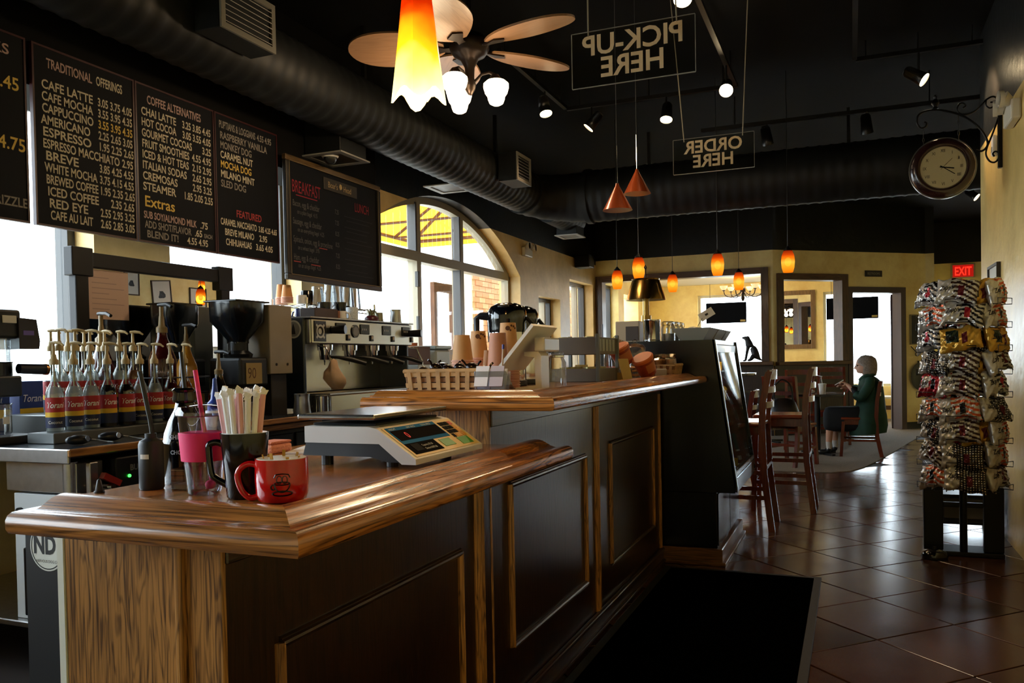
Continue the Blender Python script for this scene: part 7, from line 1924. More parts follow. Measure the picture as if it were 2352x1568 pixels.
for ti, z in enumerate(zt):
    for ci, (ca, rad, tilt) in enumerate(((-148, .205, 14), (-98, .215, 8), (-35, .20, 12))):
        k = lay[ti][ci]
        if k not in used: b = protoB[k]; used.add(k)
        else: b = dup(protoB[k])
        a = R(ca+random.uniform(-9, 9)); rd = rad+random.uniform(-.01, .012)
        b.location = (0.63+rd*math.cos(a), 5.74+rd*math.sin(a), z+.012+random.uniform(-.006, .006))
        b.rotation_euler = (R(-14+random.uniform(-7, 7)), R(random.uniform(-tilt, tilt)), a+R(90))
        tag(b, 'chip bag, %s, %s of the snack rack, %s' % (desc[k], colname[ci], tiern[ti]), 'chip bag', 'chip bags on the snack rack')
# a second layer of bags behind the front ones, peeking out between the columns
for ti, z in enumerate(zt):
    for ci, (ca, rad) in enumerate(((-122, .15), (-66, .155))):
        k = (ti*2+ci*3+1) % 6
        b = dup(protoB[k])
        b.location = (0.63+rad*math.cos(R(ca)), 5.74+rad*math.sin(R(ca)), z+.012)
        b.rotation_euler = (R(-8), R(random.uniform(-10, 10)), R(ca+90))
        tag(b, 'chip bag, %s, tucked behind %s columns, %s' % (desc[k], ('left and middle', 'middle and right')[ci], tiern[ti]), 'chip bag', 'chip bags on the snack rack')
# black cart behind the rack
kt = thing('black_cart', 'low black shelf cart behind the snack rack', 'cart', (0.70, 6.62, 0))
KB = mat('cart_black', '0c0d0e', .35)
for sx in (-.20, .20):
    MB().box(sx-.012, sx+.012, -.36, .30, .06, .46, .004).build('side_panel', KB, kt)
for z_ in (.10, .28, .462): MB().box(-.188 if z_ < .4 else -.215, .188 if z_ < .4 else .215, -.36, .30, z_, z_+.02, .004).build('shelf_board', KB, kt)
for (sx, sy) in ((-.19, -.33), (.19, -.33), (-.19, .27), (.19, .27)): MB().cyl((sx-.012, sy, .03), (sx+.012, sy, .03), .03, n=16).build('caster', RKM, kt, smooth=40)
bxb = thing('grey_box', 'grey box standing on the lower shelf of the black cart', 'box', (0.70, 6.5, .1205))
MB().box(-.12, .12, -.14, .14, 0, .12, .006).build('box_body', mat('box_warm_grey', '6f6a64', .6), bxb); MB().box(-.125, .125, -.145, .145, .1205, .14, .004).build('box_lid', mat('box_lid_grey', '807a72', .6), bxb)
sf = thing('floor_scuff_foot', 'shiny black round weight at the foot of the snack rack', 'weight', (0.46, 5.62, 0))
MB().lathe([(0, 0), (.055, 0), (.06, .015), (.05, .045), (.025, .06), (0, .063)], n=20, sx=1.3).build('weight_body', mat('weight_black', '0b0b0c', .12, coat=.5), sf, smooth=50); MB().cyl((0, 0, .06), (0, 0, .075), .01, n=10).build('weight_stud', RKM, sf)
# ================================================================ stools, chairs, tables
MHW = wood('mahogany_chair', '6e2a18', '3a120a', 'Z', rough=.25, coat=.5, contrast=.6)
SEATW = wood('mahogany_seat', '8a3a1e', '5a2010', 'X', rough=.22, coat=.5, contrast=.6)
def curvepost(p, name, t, w=.036, d=.045):
    m = MB()
    pts = [Vector(q) for q in p]
    for i in range(len(pts)-1): m.bar(pts[i]-(pts[i+1]-pts[i]).normalized()*.004, pts[i+1]+(pts[i+1]-pts[i]).normalized()*.004, w, d, up=(1, 0, 0))
    o = MB(); n = 4; vs = []
    for i, q in enumerate(pts):
        for (a, b) in ((-1, -1), (1, -1), (1, 1), (-1, 1)): vs.append((q.x+a*d/2, q.y+b*w/2, q.z))
    o.add(vs, [(i*4+k, i*4+(k+1) % 4, (i+1)*4+(k+1) % 4, (i+1)*4+k) for i in range(len(pts)-1) for k in range(4)]+[(3, 2, 1, 0), tuple((len(pts)-1)*4+k for k in range(4))])
    return o.build(name, MHW, t, smooth=40)
def seatchair(kind, lab, loc, rz, seat, top, wid, dep, grp, name, slats=3, splay=.03):
    """back at +x, seat towards -x"""
    t = thing(name, lab, kind, loc, rz, grp)
    hw = wid/2
    for s in (-1, 1):
        curvepost([(.02+splay, s*hw, 0), (.0, s*hw, seat*.55), (-.01, s*hw, seat), (.0, s*hw, seat+(top-seat)*.45), (.035, s*hw, top-.03), (.045, s*hw, top)], 'back_leg', t)
        curvepost([(-dep-splay, s*(hw-.005), 0), (-dep, s*(hw-.01), seat-.03)], 'front_leg', t, .036, .036)
    MB().box(-dep-.03, .0, -hw-.005, hw+.005, seat-.01, seat+.022, .012).build('seat', SEATW, t)
    MB().box(-dep+.01, -.03, -hw+.012, -hw+.032, seat-.07, seat-.011).build('seat_rail', MHW, t)
    MB().box(-dep+.01, -.03, hw-.032, hw-.012, seat-.07, seat-.011).build('seat_rail', MHW, t)
    MB().box(-dep-.01, -dep+.01, -hw+.02, hw-.02, seat-.07, seat-.011).build('seat_rail', MHW, t)
    for i in range(slats):
        z = seat+(top-seat)*(.38+.56*i/max(1, slats-1)) if slats > 1 else top-.1
        hgt = .045 if i < slats-1 else .07
        m = MB(); k = 8; vs = []
        xo = .0+.04*(z-seat)/(top-seat)
        for j in range(k+1):
            y = -hw+.015+(wid-.03)*j/k; b = .035*(1-(2*j/k-1)**2)
            for (dx, dz) in ((-.008, -hgt/2), (.008, -hgt/2), (.008, hgt/2), (-.008, hgt/2)): vs.append((xo+b+dx, y, z+dz))
        m.add(vs, [(j*4+q, j*4+(q+1) % 4, (j+1)*4+(q+1) % 4, (j+1)*4+q) for j in range(k) for q in range(4)]+[(3, 2, 1, 0), tuple(k*4+q for q in range(4))])
        m.build('back_slat', MHW, t, smooth=40)
    zs = (.24, .42) if seat > .6 else (.2,)
    for i, z in enumerate(zs):
        for s in (-1, 1): MB().bar((.015, s*hw, z), (-dep-.01, s*hw, z), .022, .03).build('side_stretcher', MHW, t)
    MB().bar((-dep-.02, -hw, zs[0]+.03), (-dep-.02, hw, zs[0]+.03), .03, .03).build('foot_rail', MHW, t)
    MB().bar((.012, -hw, zs[-1]+.04), (.012, hw, zs[-1]+.04), .022, .03).build('back_stretcher', MHW, t)
    return t
seatchair('bar stool', 'mahogany bar stool nearest the pastry case', (-.585, 6.36, 0), 0, .76, 1.145, .42, .38, 'mahogany bar stools', 'bar_stool')
seatchair('bar stool', 'mahogany bar stool farther from the pastry case, in front of the woman', (-.335, 7.16, 0), 0, .76, 1.15, .42, .38, 'mahogany bar stools', 'bar_stool')
seatchair('chair', 'mahogany chair the woman in green sits on', (.285, 11.15, .0082), 0, .46, .92, .40, .38, 'mahogany dining chairs', 'dining_chair')
seatchair('chair', 'mahogany chair behind the white takeaway cup', (-.62, 11.98, .0082), R(90), .46, 1.06, .42, .38, 'mahogany dining chairs', 'dining_chair')
seatchair('chair', 'mahogany chair holding the black bag', (-.74, 9.86, .0082), R(-120), .46, 1.02, .40, .36, 'mahogany dining chairs', 'dining_chair')
seatchair('chair', 'mahogany chair against the dark wainscot', (-.30, 12.75, .0082), R(100), .46, 1.08, .42, .38, 'mahogany dining chairs', 'dining_chair', 4)
def table(x, y, h, hx, hy, lab, rnd=False, m=None, z0=.0082):
    t = thing('pedestal_table', lab, 'table', (x, y, z0))
    TT = m or mat('table_top_dark', '1d1512', .12, coat=.5)
    if rnd: MB().lathe([(0, h-.03), (hx, h-.03), (hx+.004, h-.02), (hx, h), (0, h)], n=36).build('table_top', TT, t, smooth=40)
    else: MB().box(-hx, hx, -hy, hy, h-.03, h, .006).build('table_top', TT, t)
    MB().cyl((0, 0, .03), (0, 0, h-.03), .035, n=18).build('column', BLACKM, t, smooth=40)
    for k in range(4):
        a = R(45+90*k); MB().bar((0, 0, .025), (.27*math.cos(a), .27*math.sin(a), .012), .05, .024).build('foot', BLACKM, t)
    return t
table(-.40, 11.15, .77, .32, .36, 'dark square table in front of the woman in green')
table(-1.35, 9.3, 1.08, .40, .40, 'tall round table with a shiny top behind the pastry case', True, mat('table_top_gloss', '3a3532', .08, coat=.8), z0=0)
table(-1.15, 12.6, .76, .35, .35, 'dark square table near the framed opening')
# cup, bag
cu_ = thing('takeaway_cup', 'white takeaway cup with a straw on the table', 'cup', (-.335, 11.0, .7785))
MB().lathe([(0, 0), (.034, 0), (.046, .115), (0, .115)], n=20).build('cup_body', CER, cu_, smooth=40); MB().lathe([(0, .1155), (.049, .1155), (.049, .124), (.04, .128), (0, .128)], n=20).build('cup_lid', WHITEP, cu_, smooth=40)
MB().tube([(0, 0, .127), (-.012, 0, .20), (.0, 0, .215), (-.08, 0, .235)], .004, 8).build('straw', WHITEP, cu_, smooth=40)
bg = thing('black_bag', 'black shoulder bag lying on a mahogany chair', 'bag', (-.70, 9.68, .4905))
m = MB(); rows = [(.0, .14, .10), (.04, .165, .12), (.15, .16, .115), (.24, .13, .08), (.29, .10, .05)]
vs = []; n = 18
for (z, a, b) in rows:
    for i in range(n): q = 2*PI*i/n; vs.append((a*math.copysign(abs(math.cos(q))**.6, math.cos(q)), b*math.copysign(abs(math.sin(q))**.6, math.sin(q)), z+.01*math.sin(3*q)*(z > .1)))
m.add(vs, [(j*n+i, j*n+(i+1) % n, (j+1)*n+(i+1) % n, (j+1)*n+i) for j in range(len(rows)-1) for i in range(n)]+[tuple(range(n-1, -1, -1)), tuple(range((len(rows)-1)*n, len(rows)*n))])
m.build('bag_body', mat('bag_leather_black', '0e0e11', .4), bg, smooth=60)
MB().tube(smoothc([(-.09, 0, .26), (-.10, 0, .40), (-.03, 0, .50), (.05, 0, .47), (.09, 0, .38), (.09, 0, .26)], 4), .009, 8).build('strap', mat('bag_leather_black', '0e0e11', .4), bg, smooth=50)
MB().box(.10, .168, -.05, .05, .08, .15, .01).build('orange_pocket', mat('bag_orange', 'a8401c', .5), bg)
tsu = MB().ball((0, 0, .03), .05, 12, 7, (1.3, 1, .6)).build('tissue_ball', mat('tissue_white', 'cfc8c0', .9, bump=.9, bscale=60), smooth=40, loc=(-.48, 10.92, .7785)); tag(tsu, 'crumpled white napkin on the table near the bag', 'napkin')
# white bench and sign boards in the side room
be = thing('window_bench', 'white topped bench under the side room window', 'bench', (.35, 17.2, .007))
MB().box(-.55, .45, -.22, .22, .42, .46, .01).build('bench_top', mat('bench_white', 'dcdad6', .25), be)
for sx in (-.5, .4): MB().box(sx-.03, sx+.03, -.2, .2, 0, .42).build('bench_leg', TRIM, be)
MB().box(-.5, .4, -.02, .02, .2, .28).build('bench_rail', TRIMX, be)
for (x0, x1, z0, z1, lab) in ((-2.78, -1.97, 1.965, 2.385, 'dark hanging screen in the side room window behind the dog figure'), (-.44, .50, 1.96, 2.38, 'dark hanging screen in the window beyond the doorway')):
    t = thing('window_screen', lab, 'screen', ((x0+x1)/2, 17.50, z0)); hw = (x1-x0)/2
    MB().box(-hw, hw, -.02, .02, 0, z1-z0, .004).build('screen_panel', mat('screen_dark_blue', '0a0d16', .9, spec=.05), t)
    MB().box(-hw+.02, hw-.02, -.022, -.0205, .02, z1-z0-.02).build('screen_face', mat('screen_face_dark', '070a12', .9, spec=.05), t)
    MB().box(hw-.12, hw-.02, -.0245, -.0225, .02, .06).build('corner_label', mat('label_olive', '8a7a44', .5), t)
    for sx in (-hw*.8, hw*.8): MB().cyl((sx, 0, z1-z0), (sx, 0, 2.779-z0), .004, n=6).build('hanging_wire', BLACKM, t)
fm_ = thing('framed_mirror', 'wood framed mirror on the side room wall seen through the second opening', 'mirror', (-.985, 17.598, 1.40))
for nm, b in (('frame_side', (-.34, -.25, -.04, 0, 0, 1.17)), ('frame_side', (.25, .34, -.04, 0, 0, 1.17)), ('frame_bottom', (-.25, .25, -.04, 0, 0, .09)), ('frame_top', (-.25, .25, -.04, 0, 1.08, 1.17))): MB().box(*b, .006).build(nm, wood('mirror_oak', '8a6a44', '5a4228', 'Z', rough=.4, coat=.2), fm_)
MB().box(-.25, .25, -.02, -.01, .09, 1.08).build('mirror_plate', MIR, fm_)
# chandelier
cl = thing('chandelier', 'dark scrolled chandelier with upturned shades in the side room', 'chandelier', (-1.86, 16.0, 2.44))
MB().lathe([(0, -.14), (.02, -.13), (.035, -.08), (.02, -.02), (.05, .03), (.05, .09), (.02, .13), (0, .13)], n=16).build('hub', BRZ, cl, smooth=50)
MB().cyl((0, 0, .12), (0, 0, .339), .01, n=10).build('hang_rod', BRZ, cl)
for k in range(6):
    a = R(15+60*k); c, s = math.cos(a), math.sin(a)
    ar = MB().tube(smoothc([(.03*c, .03*s, .04), (.12*c, .12*s, -.03), (.22*c, .22*s, -.06), (.32*c, .32*s, -.02), (.35*c, .35*s, .06)], 3), .009, 8).build('arm', BRZ, cl, smooth=50)
    MB().lathe([(0, .06), (.02, .06), (.03, .075), (0, .075)], (.35*c, .35*s, 0), n=12).build('candle_cup', BRZ, ar, smooth=40)
    MB().lathe([(.02, .075), (.05, .10), (.075, .155), (.072, .155), (.047, .103), (.0, .08)], (.35*c, .35*s, 0), n=16).build('glass_shade', mat('shade_amber_pale', 'd9b98a', .4, emit='ffd9a0', es=.8), ar, smooth=50)
lightobj('POINT', (0, 0, .25), 45, 'ffdca8', cl, .2)
# small things right of the doorway
def onwall(sv, z): return (-1.12+sv*.77, 13.6+sv*.64, z)
sb = thing('small_chalkboard', 'small black framed chalkboard right of the doorway', 'chalkboard', onwall(2.80, 1.42), ang)
MB().box(-.16, .16, -.025, -.005, 0, .48, .003).build('board_panel', mat('slate_small', '17191a', .6), sb)
for b in ((-.17, -.155, -.03, -.001, -.01, .49), (.155, .17, -.03, -.001, -.01, .49), (-.155, .155, -.03, -.001, .475, .49), (-.155, .155, -.03, -.001, -.01, .005)): MB().box(*b).build('board_frame', mat('board_frame_straw', '8a7a54', .5), sb)
ho = thing('wall_hook', 'black wrought iron hook below the small chalkboard', 'hook', onwall(2.76, 1.34), ang)
MB().tube(smoothc([(-.12, -.02, .04), (-.05, -.02, -.02), (0, -.02, -.06), (.05, -.02, -.02), (.12, -.02, .04)], 3), .007, 6).build('hook_bar', IRON, ho); MB().tube([(.03*math.cos(q), -.02, -.09+.03*math.sin(q)) for q in [2*PI*i/12 for i in range(12)]], .006, 6, closed=True).build('hook_ring', IRON, ho)
MB().cyl((0, -.02, 0), (0, -.001, 0), .008, n=8).build('hook_stud', IRON, ho)
hp = thing('round_plate', 'round black plate hung on the wall right of the doorway', 'plate', onwall(2.80, .88), ang)
m = MB(); vs = []; n = 28; prof = [(0, -.02), (.10, -.02), (.17, -.045), (.185, -.04), (.12, -.004), (0, -.001)]
for (r_, y_) in prof:
    for i in range(n): a = 2*PI*i/n; vs.append((r_*math.cos(a), y_, r_*math.sin(a)*1.25))
m.add(vs, [(j*n+i, j*n+(i+1) % n, (j+1)*n+(i+1) % n, (j+1)*n+i) for j in range(len(prof)-1) for i in range(n)]).build('plate_disc', BLACKM, hp, smooth=50)
MB().box(-.01, .01, -.02, -.001, .22, .26).build('plate_hook', BLACKM, hp)

# ================================================================ figures
def skin(name, nodes, edges, mats, assign, parent=None, sub=2, loc=(0, 0, 0), branch=1.0):
    names = list(nodes); idx = {k: i for i, k in enumerate(names)}
    me = bpy.data.meshes.new(name+'_skeleton')
    me.from_pydata([nodes[k][:3] for k in names], [(idx[a], idx[b]) for a, b in edges], [])
    o = bpy.data.objects.new(name+'_skeleton', me); C.objects.link(o)
    sk_ = o.modifiers.new('skin', 'SKIN'); sk_.branch_smoothing = .4; sk_.use_smooth_shade = True
    for i, k in enumerate(names):
        v = me.skin_vertices[0].data[i]; r = nodes[k][3]
        v.radius = (r, nodes[k][4] if len(nodes[k]) > 4 else r)
        v.use_root = (i == 0)
    ss = o.modifiers.new('sub', 'SUBSURF'); ss.levels = sub; ss.render_levels = sub
    dg = bpy.context.evaluated_depsgraph_get(); dg.update()
    m2 = bpy.data.meshes.new_from_object(o.evaluated_get(dg)); m2.name = name
    bpy.data.objects.remove(o)
    m2.materials.clear()
    for mm in mats: m2.materials.append(mm)
    for p in m2.polygons:
        p.use_smooth = True; p.material_index = assign(p.center)
    r = bpy.data.objects.new(name, m2); C.objects.link(r); r.location = loc
    if parent: r.parent = parent
    return r
HEADP = [(1.012, -.045, .045, .045), (1.020, -.082, .055, .052), (1.035, -.096, .066, .060), (1.050, -.098, .074, .065), (1.060, -.104, .078, .067), (1.068, -.100, .082, .068), (1.078, -.104, .086, .070), (1.095, -.102, .092, .073), (1.115, -.098, .098, .076), (1.130, -.104, .100, .077), (1.155, -.102, .100, .077), (1.185, -.092, .094, .073), (1.210, -.070, .078, .060), (1.228, -.035, .05, .038), (1.234, .0, .012, .010)]
def add_head(body, off):
    """head with brow, nose, lips and chin, joined to the neck of the body mesh"""
    n = 28; vs = []; nose = {1.068: .010, 1.078: .030, 1.095: .022, 1.115: .010, 1.130: .003}
    for (z, xf, xb, hw) in HEADP:
        for i in range(n):
            q = 2*PI*i/n; c, s_ = math.cos(q), math.sin(q)
            cx = (xf+xb)/2; rx = (xb-xf)/2
            x = cx+rx*math.copysign(abs(c)**.85, c); y = hw*math.copysign(abs(s_)**.9, s_)
            if c < -.9: x -= nose.get(z, 0)*max(0, 1-(abs(s_)/.28)**2)
            if z in (1.115,) and c < -.5 and .25 < abs(s_) < .7: x += .010
            vs.append((x+off[0], y+off[1], z+off[2]))
    m = MB().add(vs, [(j*n+i, j*n+(i+1) % n, (j+1)*n+(i+1) % n, (j+1)*n+i) for j in range(len(HEADP)-1) for i in range(n)]+[tuple(range((len(HEADP)-1)*n, len(HEADP)*n)), tuple(range(n-1, -1, -1))])
    h = m.build('head_part', SKIN, smooth=80)
    bm = bmesh.new(); bm.from_mesh(body.data); bm.from_mesh(h.data)
    bm.to_mesh(body.data); bm.free(); bpy.data.objects.remove(h)
    body.data.polygons.foreach_set('use_smooth', [True]*len(body.data.polygons))
SKIN = mat('skin_light', 'c99a80', .5, sss=.1); DARKC = mat('cloth_black', '0b0c10', .85); SOCK = mat('sock_white', 'c9c5c0', .8); SHOE = mat('shoe_black', '0c0c0d', .4)
GREEN = mat('coat_green', '0d3a2a', .75, noise=.25, nscale=9); HAIRG = mat('hair_grey_brown', '8a7d70', .6, noise=.3, nscale=60)
wm = thing('person', 'seated woman in a long green coat with glasses, reading at a table', 'person', (.16, 11.15, .0082))
N = {'pelvis': (.02, 0, .53, .13, .15), 'waist': (.05, 0, .66, .12, .14), 'chest': (.05, 0, .82, .12, .16), 'collar': (.04, 0, .93, .08, .11), 'neck': (.02, 0, 1.0, .045), 'head0': (-.005, 0, 1.05, .055, .055),
     'hipL': (-.06, -.10, .53, .095), 'kneeL': (-.40, -.10, .52, .062), 'ankL': (-.43, -.10, .12, .036), 'heelL': (-.42, -.10, .05, .038), 'toeL': (-.56, -.10, .035, .034),
     'hipR': (-.06, .10, .53, .095), 'kneeR': (-.36, .12, .52, .062), 'ankR': (-.36, .12, .12, .036), 'heelR': (-.35, .12, .05, .038), 'toeR': (-.49, .12, .035, .034),
     'shL': (.05, -.17, .91, .062), 'elL': (-.06, -.22, .735, .046), 'wrL': (-.19, -.13, .865, .026), 'paL': (-.225, -.105, .895, .026, .016),
     'shR': (.05, .17, .91, .062), 'elR': (-.06, .22, .80, .046), 'wrR': (-.22, .08, .84, .026), 'paR': (-.255, .05, .85, .026, .016)}
E_ = [('pelvis', 'waist'), ('waist', 'chest'), ('chest', 'collar'), ('collar', 'neck'), ('neck', 'head0'),
      ('pelvis', 'hipL'), ('hipL', 'kneeL'), ('kneeL', 'ankL'), ('ankL', 'heelL'), ('heelL', 'toeL'), ('pelvis', 'hipR'), ('hipR', 'kneeR'), ('kneeR', 'ankR'), ('ankR', 'heelR'), ('heelR', 'toeR'),
      ('chest', 'shL'), ('shL', 'elL'), ('elL', 'wrL'), ('wrL', 'paL'), ('chest', 'shR'), ('shR', 'elR'), ('elR', 'wrR'), ('wrR', 'paR')]
for s, base in (('L', (-.225, -.105, .895)), ('R', (-.255, .05, .85))):
    for i, (dy, L) in enumerate(((-.015, .045), (-.005, .055), (.006, .052), (.016, .040))):
        a = 'f%s%d' % (s, i); N[a+'a'] = (base[0]-.028, base[1]+dy, base[2]+.014, .009); N[a+'b'] = (base[0]-.028-L*.55, base[1]+dy*1.1, base[2]+.016, .008); N[a+'c'] = (base[0]-.028-L*.9, base[1]+dy, base[2]-.006, .007)
        E_ += [('pa'+s, a+'a'), (a+'a', a+'b'), (a+'b', a+'c')]
    a = 't'+s; q = -.02 if s == 'L' else .02
    N[a+'a'] = (base[0]-.005, base[1]+q, base[2]-.018, .010); N[a+'b'] = (base[0]-.035, base[1]+q*1.1, base[2]-.028, .009); E_ += [('pa'+s, a+'a'), (a+'a', a+'b')]
def wassign(c):
    if c.z > .965: return 0
    if c.x < -.16 and c.z > .70: return 0
    if c.z < .085: return 3
    if c.z < .165: return 2
    if c.z < .36 and c.x < -.28: return 0
    return 1
body_w = skin('person_body', N, E_, [SKIN, DARKC, SOCK, SHOE], wassign, wm)
add_head(body_w, (0, 0, 0))
# long coat: loft of rings with sleeves
m = MB(); rows = [(.985, .03, .065, .09), (.955, .04, .10, .15), (.92, .05, .125, .205), (.84, .06, .145, .215), (.72, .065, .155, .20), (.60, .06, .175, .215), (.50, .045, .205, .235), (.38, .035, .215, .245), (.27, .02, .21, .24)]
vs = []; n = 28
for (z, cx, rx, ry) in rows:
    for i in range(n):
        q = 2*PI*i/n; w_ = 1+.05*math.sin(5*q+z*9)*(z < .7)
        vs.append((cx+rx*w_*math.cos(q), ry*w_*math.sin(q), z+(.02*math.cos(q)*(z < .3))))
fs_ = [(j*n+i, (j+1)*n+i, (j+1)*n+(i+1) % n, j*n+(i+1) % n) for j in range(len(rows)-1) for i in range(n)]
m.add(vs, fs_)
m.build('coat', GREEN, wm, smooth=60)
MB().tube(smoothc([(.05, -.15, .93), (.04, -.21, .87), (-.05, -.235, .735), (-.10, -.20, .765)], 4), .06, 12, rs=None).build('coat_sleeve', GREEN, wm, smooth=60)
MB().tube(smoothc([(.05, .15, .93), (.04, .21, .87), (-.05, .23, .80), (-.12, .17, .815)], 4), .06, 12).build('coat_sleeve', GREEN, wm, smooth=60)
MB().tube(smoothc([(-.06, -.06, .93), (.0, -.09, .985), (.09, -.05, 1.0), (.10, .05, 1.0), (.0, .09, .985), (-.06, .06, .93)], 4), .022, 8).build('coat_collar', GREEN, wm, smooth=60)
MB().box(-.49, -.02, -.185, .19, .30, .60, .07).build('skirt', DARKC, wm, smooth=60)
# hair: bob covering the back and top of the head
m = MB(); vs = []; n = 20; rows = [(.0, .0, 1.245), (.06, .05, 1.232), (.095, .085, 1.20), (.108, .097, 1.15), (.11, .098, 1.10), (.108, .095, 1.05), (.10, .085, 1.0), (.07, .06, .975)]
for (rx, ry, z) in rows:
    for i in range(n):
        q = R(-102)+R(204)*i/(n-1) if z < 1.14 else R(-135)+R(270)*i/(n-1)
        vs.append((.006+rx*math.cos(q)*1.25, ry*1.12*math.sin(q)*(1+.04*math.sin(9*q)), z))
m.add(vs, [(j*n+i, j*n+i+1, (j+1)*n+i+1, (j+1)*n+i) for j in range(len(rows)-1) for i in range(n-1)])
hr = m.build('hair', HAIRG, wm, smooth=70)
sol = hr.modifiers.new('thick', 'SOLIDIFY'); sol.thickness = .02; sol.offset = -1
GLF = mat('glasses_frame', '8a7a60', .3, .6)
for s in (-1, 1):
    MB().tube([(-.112, s*.034+.022*math.cos(q), 1.115+.018*math.sin(q)) for q in [2*PI*i/14 for i in range(14)]], .003, 6, closed=True).build('glasses_rim', GLF, wm)
    MB().tube([(-.11, s*.056, 1.118), (-.05, s*.078, 1.118), (.0, s*.082, 1.115)], .0025, 6).build('glasses_arm', GLF, wm)
    MB().ball((-.086, s*.034, 1.114), .010, 10, 6).build('eye', mat('eye_dark', '2a2420', .3), wm, smooth=60)
    MB().ball((-.01, s*.076, 1.095), .018, 10, 6, (.6, .4, 1.2)).build('ear', SKIN, wm, smooth=60)
MB().ball((-.100, 0, 1.055), .012, 10, 6, (.6, 1.7, .35)).build('mouth', mat('lips', 'a8685c', .5), wm, smooth=60)
ppr = MB().obox((-.30, -.02, .905), (.85, 0, .52), (0, 1, 0), (-.52, 0, .85), .12, .09, .006).build('folded_paper', mat('paper_white', 'e8e6e0', .7), loc=(.16, 11.15, .0082)); tag(ppr, 'folded white paper held by the woman in green', 'paper')
rdb = MB().obox((-.20, .06, .80), (.5, 0, .85), (0, 1, 0), (-.85, 0, .5), .07, .10, .01).build('red_wallet', mat('wallet_red', '8a1828', .5), loc=(.16, 11.15, .0082)); tag(rdb, 'dark red wallet in the far hand of the woman in green', 'wallet')
# second guest, mostly hidden behind the pastry case
pr = thing('person', 'guest with long dark hair and dark clothes half hidden behind the pastry case', 'person', (-1.02, 8.45, 0))
N2 = {'pelvis': (0, 0, .54, .13, .15), 'waist': (-.01, .0, .68, .11, .13), 'chest': (-.04, 0, .84, .11, .15), 'collar': (-.07, 0, .95, .08, .10), 'neck': (-.09, 0, 1.01, .045), 'head0': (-.10, 0, 1.05, .055),
      'hipL': (-.08, -.1, .54, .09), 'kneeL': (-.42, -.1, .52, .06), 'ankL': (-.40, -.1, .12, .038), 'toeL': (-.54, -.1, .04, .034), 'hipR': (-.08, .1, .54, .09), 'kneeR': (-.42, .1, .52, .06), 'ankR': (-.40, .1, .12, .038), 'toeR': (-.54, .1, .04, .034),
      'shL': (-.05, -.16, .92, .055), 'elL': (.02, -.20, .72, .042), 'wrL': (-.18, -.14, .68, .027), 'paL': (-.25, -.12, .69, .03, .018), 'shR': (-.05, .16, .92, .055), 'elR': (.0, .22, .72, .042), 'wrR': (-.18, .14, .68, .027), 'paR': (-.25, .12, .69, .03, .018)}
E2 = [('pelvis', 'waist'), ('waist', 'chest'), ('chest', 'collar'), ('collar', 'neck'), ('neck', 'head0'), ('pelvis', 'hipL'), ('hipL', 'kneeL'), ('kneeL', 'ankL'), ('ankL', 'toeL'), ('pelvis', 'hipR'), ('hipR', 'kneeR'), ('kneeR', 'ankR'), ('ankR', 'toeR'), ('chest', 'shL'), ('shL', 'elL'), ('elL', 'wrL'), ('wrL', 'paL'), ('chest', 'shR'), ('shR', 'elR'), ('elR', 'wrR'), ('wrR', 'paR')]
for s, bs in (('L', (-.25, -.12, .69)), ('R', (-.25, .12, .69))):
    for i in range(4):
        a = 'g%s%d' % (s, i); dy = -.018+.012*i
        N2[a+'a'] = (bs[0]-.03, bs[1]+dy, bs[2]+.004, .009); N2[a+'b'] = (bs[0]-.065, bs[1]+dy, bs[2]-.006, .008); E2 += [('pa'+s, a+'a'), (a+'a', a+'b')]
    a = 'u'+s; q = .024 if s == 'L' else -.024
    N2[a] = (bs[0]-.02, bs[1]+q, bs[2]-.006, .010); E2.append(('pa'+s, a))
b2_ = skin('person_body', N2, E2, [SKIN, DARKC, SHOE, mat('sleeve_grey', '5a5a66', .8)], lambda c: 0 if c.z > .99 or c.x < -.2 and c.z > .6 else 2 if c.z < .09 else 3 if c.x > -.25 and abs(c.y) > .17 and c.z < .85 else 1, pr)
add_head(b2_, (-.10, 0, 0))
m = MB(); vs = []; n = 18; rows = [(.0, .0, 1.235), (.05, .045, 1.22), (.085, .08, 1.19), (.10, .095, 1.14), (.105, .10, 1.06), (.11, .105, .96), (.115, .11, .86), (.11, .10, .76), (.09, .07, .70)]
for (rx, ry, z) in rows:
    for i in range(n):
        q = R(-125)+R(250)*i/(n-1)
        vs.append((-.09+rx*math.cos(q)+.10*max(0, 1.1-z), ry*math.sin(q)*(1+.05*math.sin(11*q)), z))
m.add(vs, [(j*n+i, j*n+i+1, (j+1)*n+i+1, (j+1)*n+i) for j in range(len(rows)-1) for i in range(n-1)])
h2 = m.build('hair', mat('hair_dark_brown', '1e1712', .5, noise=.3, nscale=50), pr, smooth=70); q_ = h2.modifiers.new('thick', 'SOLIDIFY'); q_.thickness = .02; q_.offset = -1
seatchair('chair', 'mahogany chair under the guest with long dark hair', (-.92, 8.45, 0), 0, .46, .92, .40, .38, 'mahogany dining chairs', 'dining_chair')
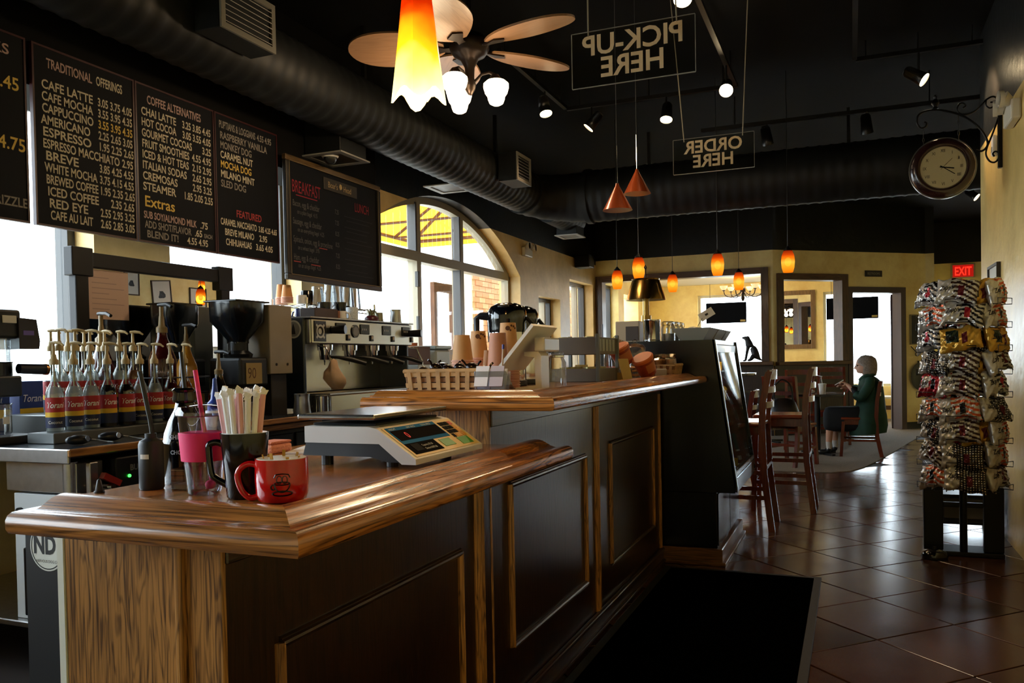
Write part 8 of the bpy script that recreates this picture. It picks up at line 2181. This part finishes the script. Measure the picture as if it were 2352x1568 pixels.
# dog figure on the ledge
dg_ = thing('dog_figure', 'dark sitting dog figure on the ledge of the wide opening', 'statue', (-1.49, 13.55, 1.1805))
dg_.scale = (1.05, 1.05, 1.05)
DN = {'hip': (.10, 0, .075, .085, .075), 'loin': (.085, 0, .15, .078, .07), 'back': (.045, 0, .22, .075, .065), 'sh': (.0, 0, .275, .065, .056), 'neck': (-.022, 0, .33, .046), 'head': (-.035, 0, .375, .042), 'muz': (-.085, 0, .362, .020), 'nose': (-.105, 0, .358, .014),
      'fl1': (-.02, -.035, .20, .024), 'fl2': (-.04, -.035, .10, .017), 'fl3': (-.055, -.035, .02, .016), 'fl4': (-.09, -.035, .012, .014), 'fr1': (-.02, .035, .20, .024), 'fr2': (-.04, .035, .10, .017), 'fr3': (-.055, .035, .02, .016), 'fr4': (-.09, .035, .012, .014),
      'hl1': (.06, -.055, .085, .042), 'hl2': (.02, -.062, .03, .022), 'hl3': (-.02, -.062, .014, .016), 'hr1': (.06, .055, .085, .042), 'hr2': (.02, .062, .03, .022), 'hr3': (-.02, .062, .014, .016), 't1': (.155, 0, .03, .018), 't2': (.19, .02, .015, .010),
      'e1': (-.02, -.030, .385, .012), 'e2': (-.018, -.042, .345, .010), 'e3': (-.02, .030, .385, .012), 'e4': (-.018, .042, .345, .010)}
DE = [('hip', 'loin'), ('loin', 'back'), ('back', 'sh'), ('sh', 'neck'), ('neck', 'head'), ('head', 'muz'), ('muz', 'nose'), ('sh', 'fl1'), ('fl1', 'fl2'), ('fl2', 'fl3'), ('fl3', 'fl4'), ('sh', 'fr1'), ('fr1', 'fr2'), ('fr2', 'fr3'), ('fr3', 'fr4'), ('hip', 'hl1'), ('hl1', 'hl2'), ('hl2', 'hl3'), ('hip', 'hr1'), ('hr1', 'hr2'), ('hr2', 'hr3'), ('hip', 't1'), ('t1', 't2'), ('head', 'e1'), ('e1', 'e2'), ('head', 'e3'), ('e3', 'e4')]
skin('dog_body', DN, DE, [mat('statue_dark', '2a2728', .5)], lambda c: 0, dg_)
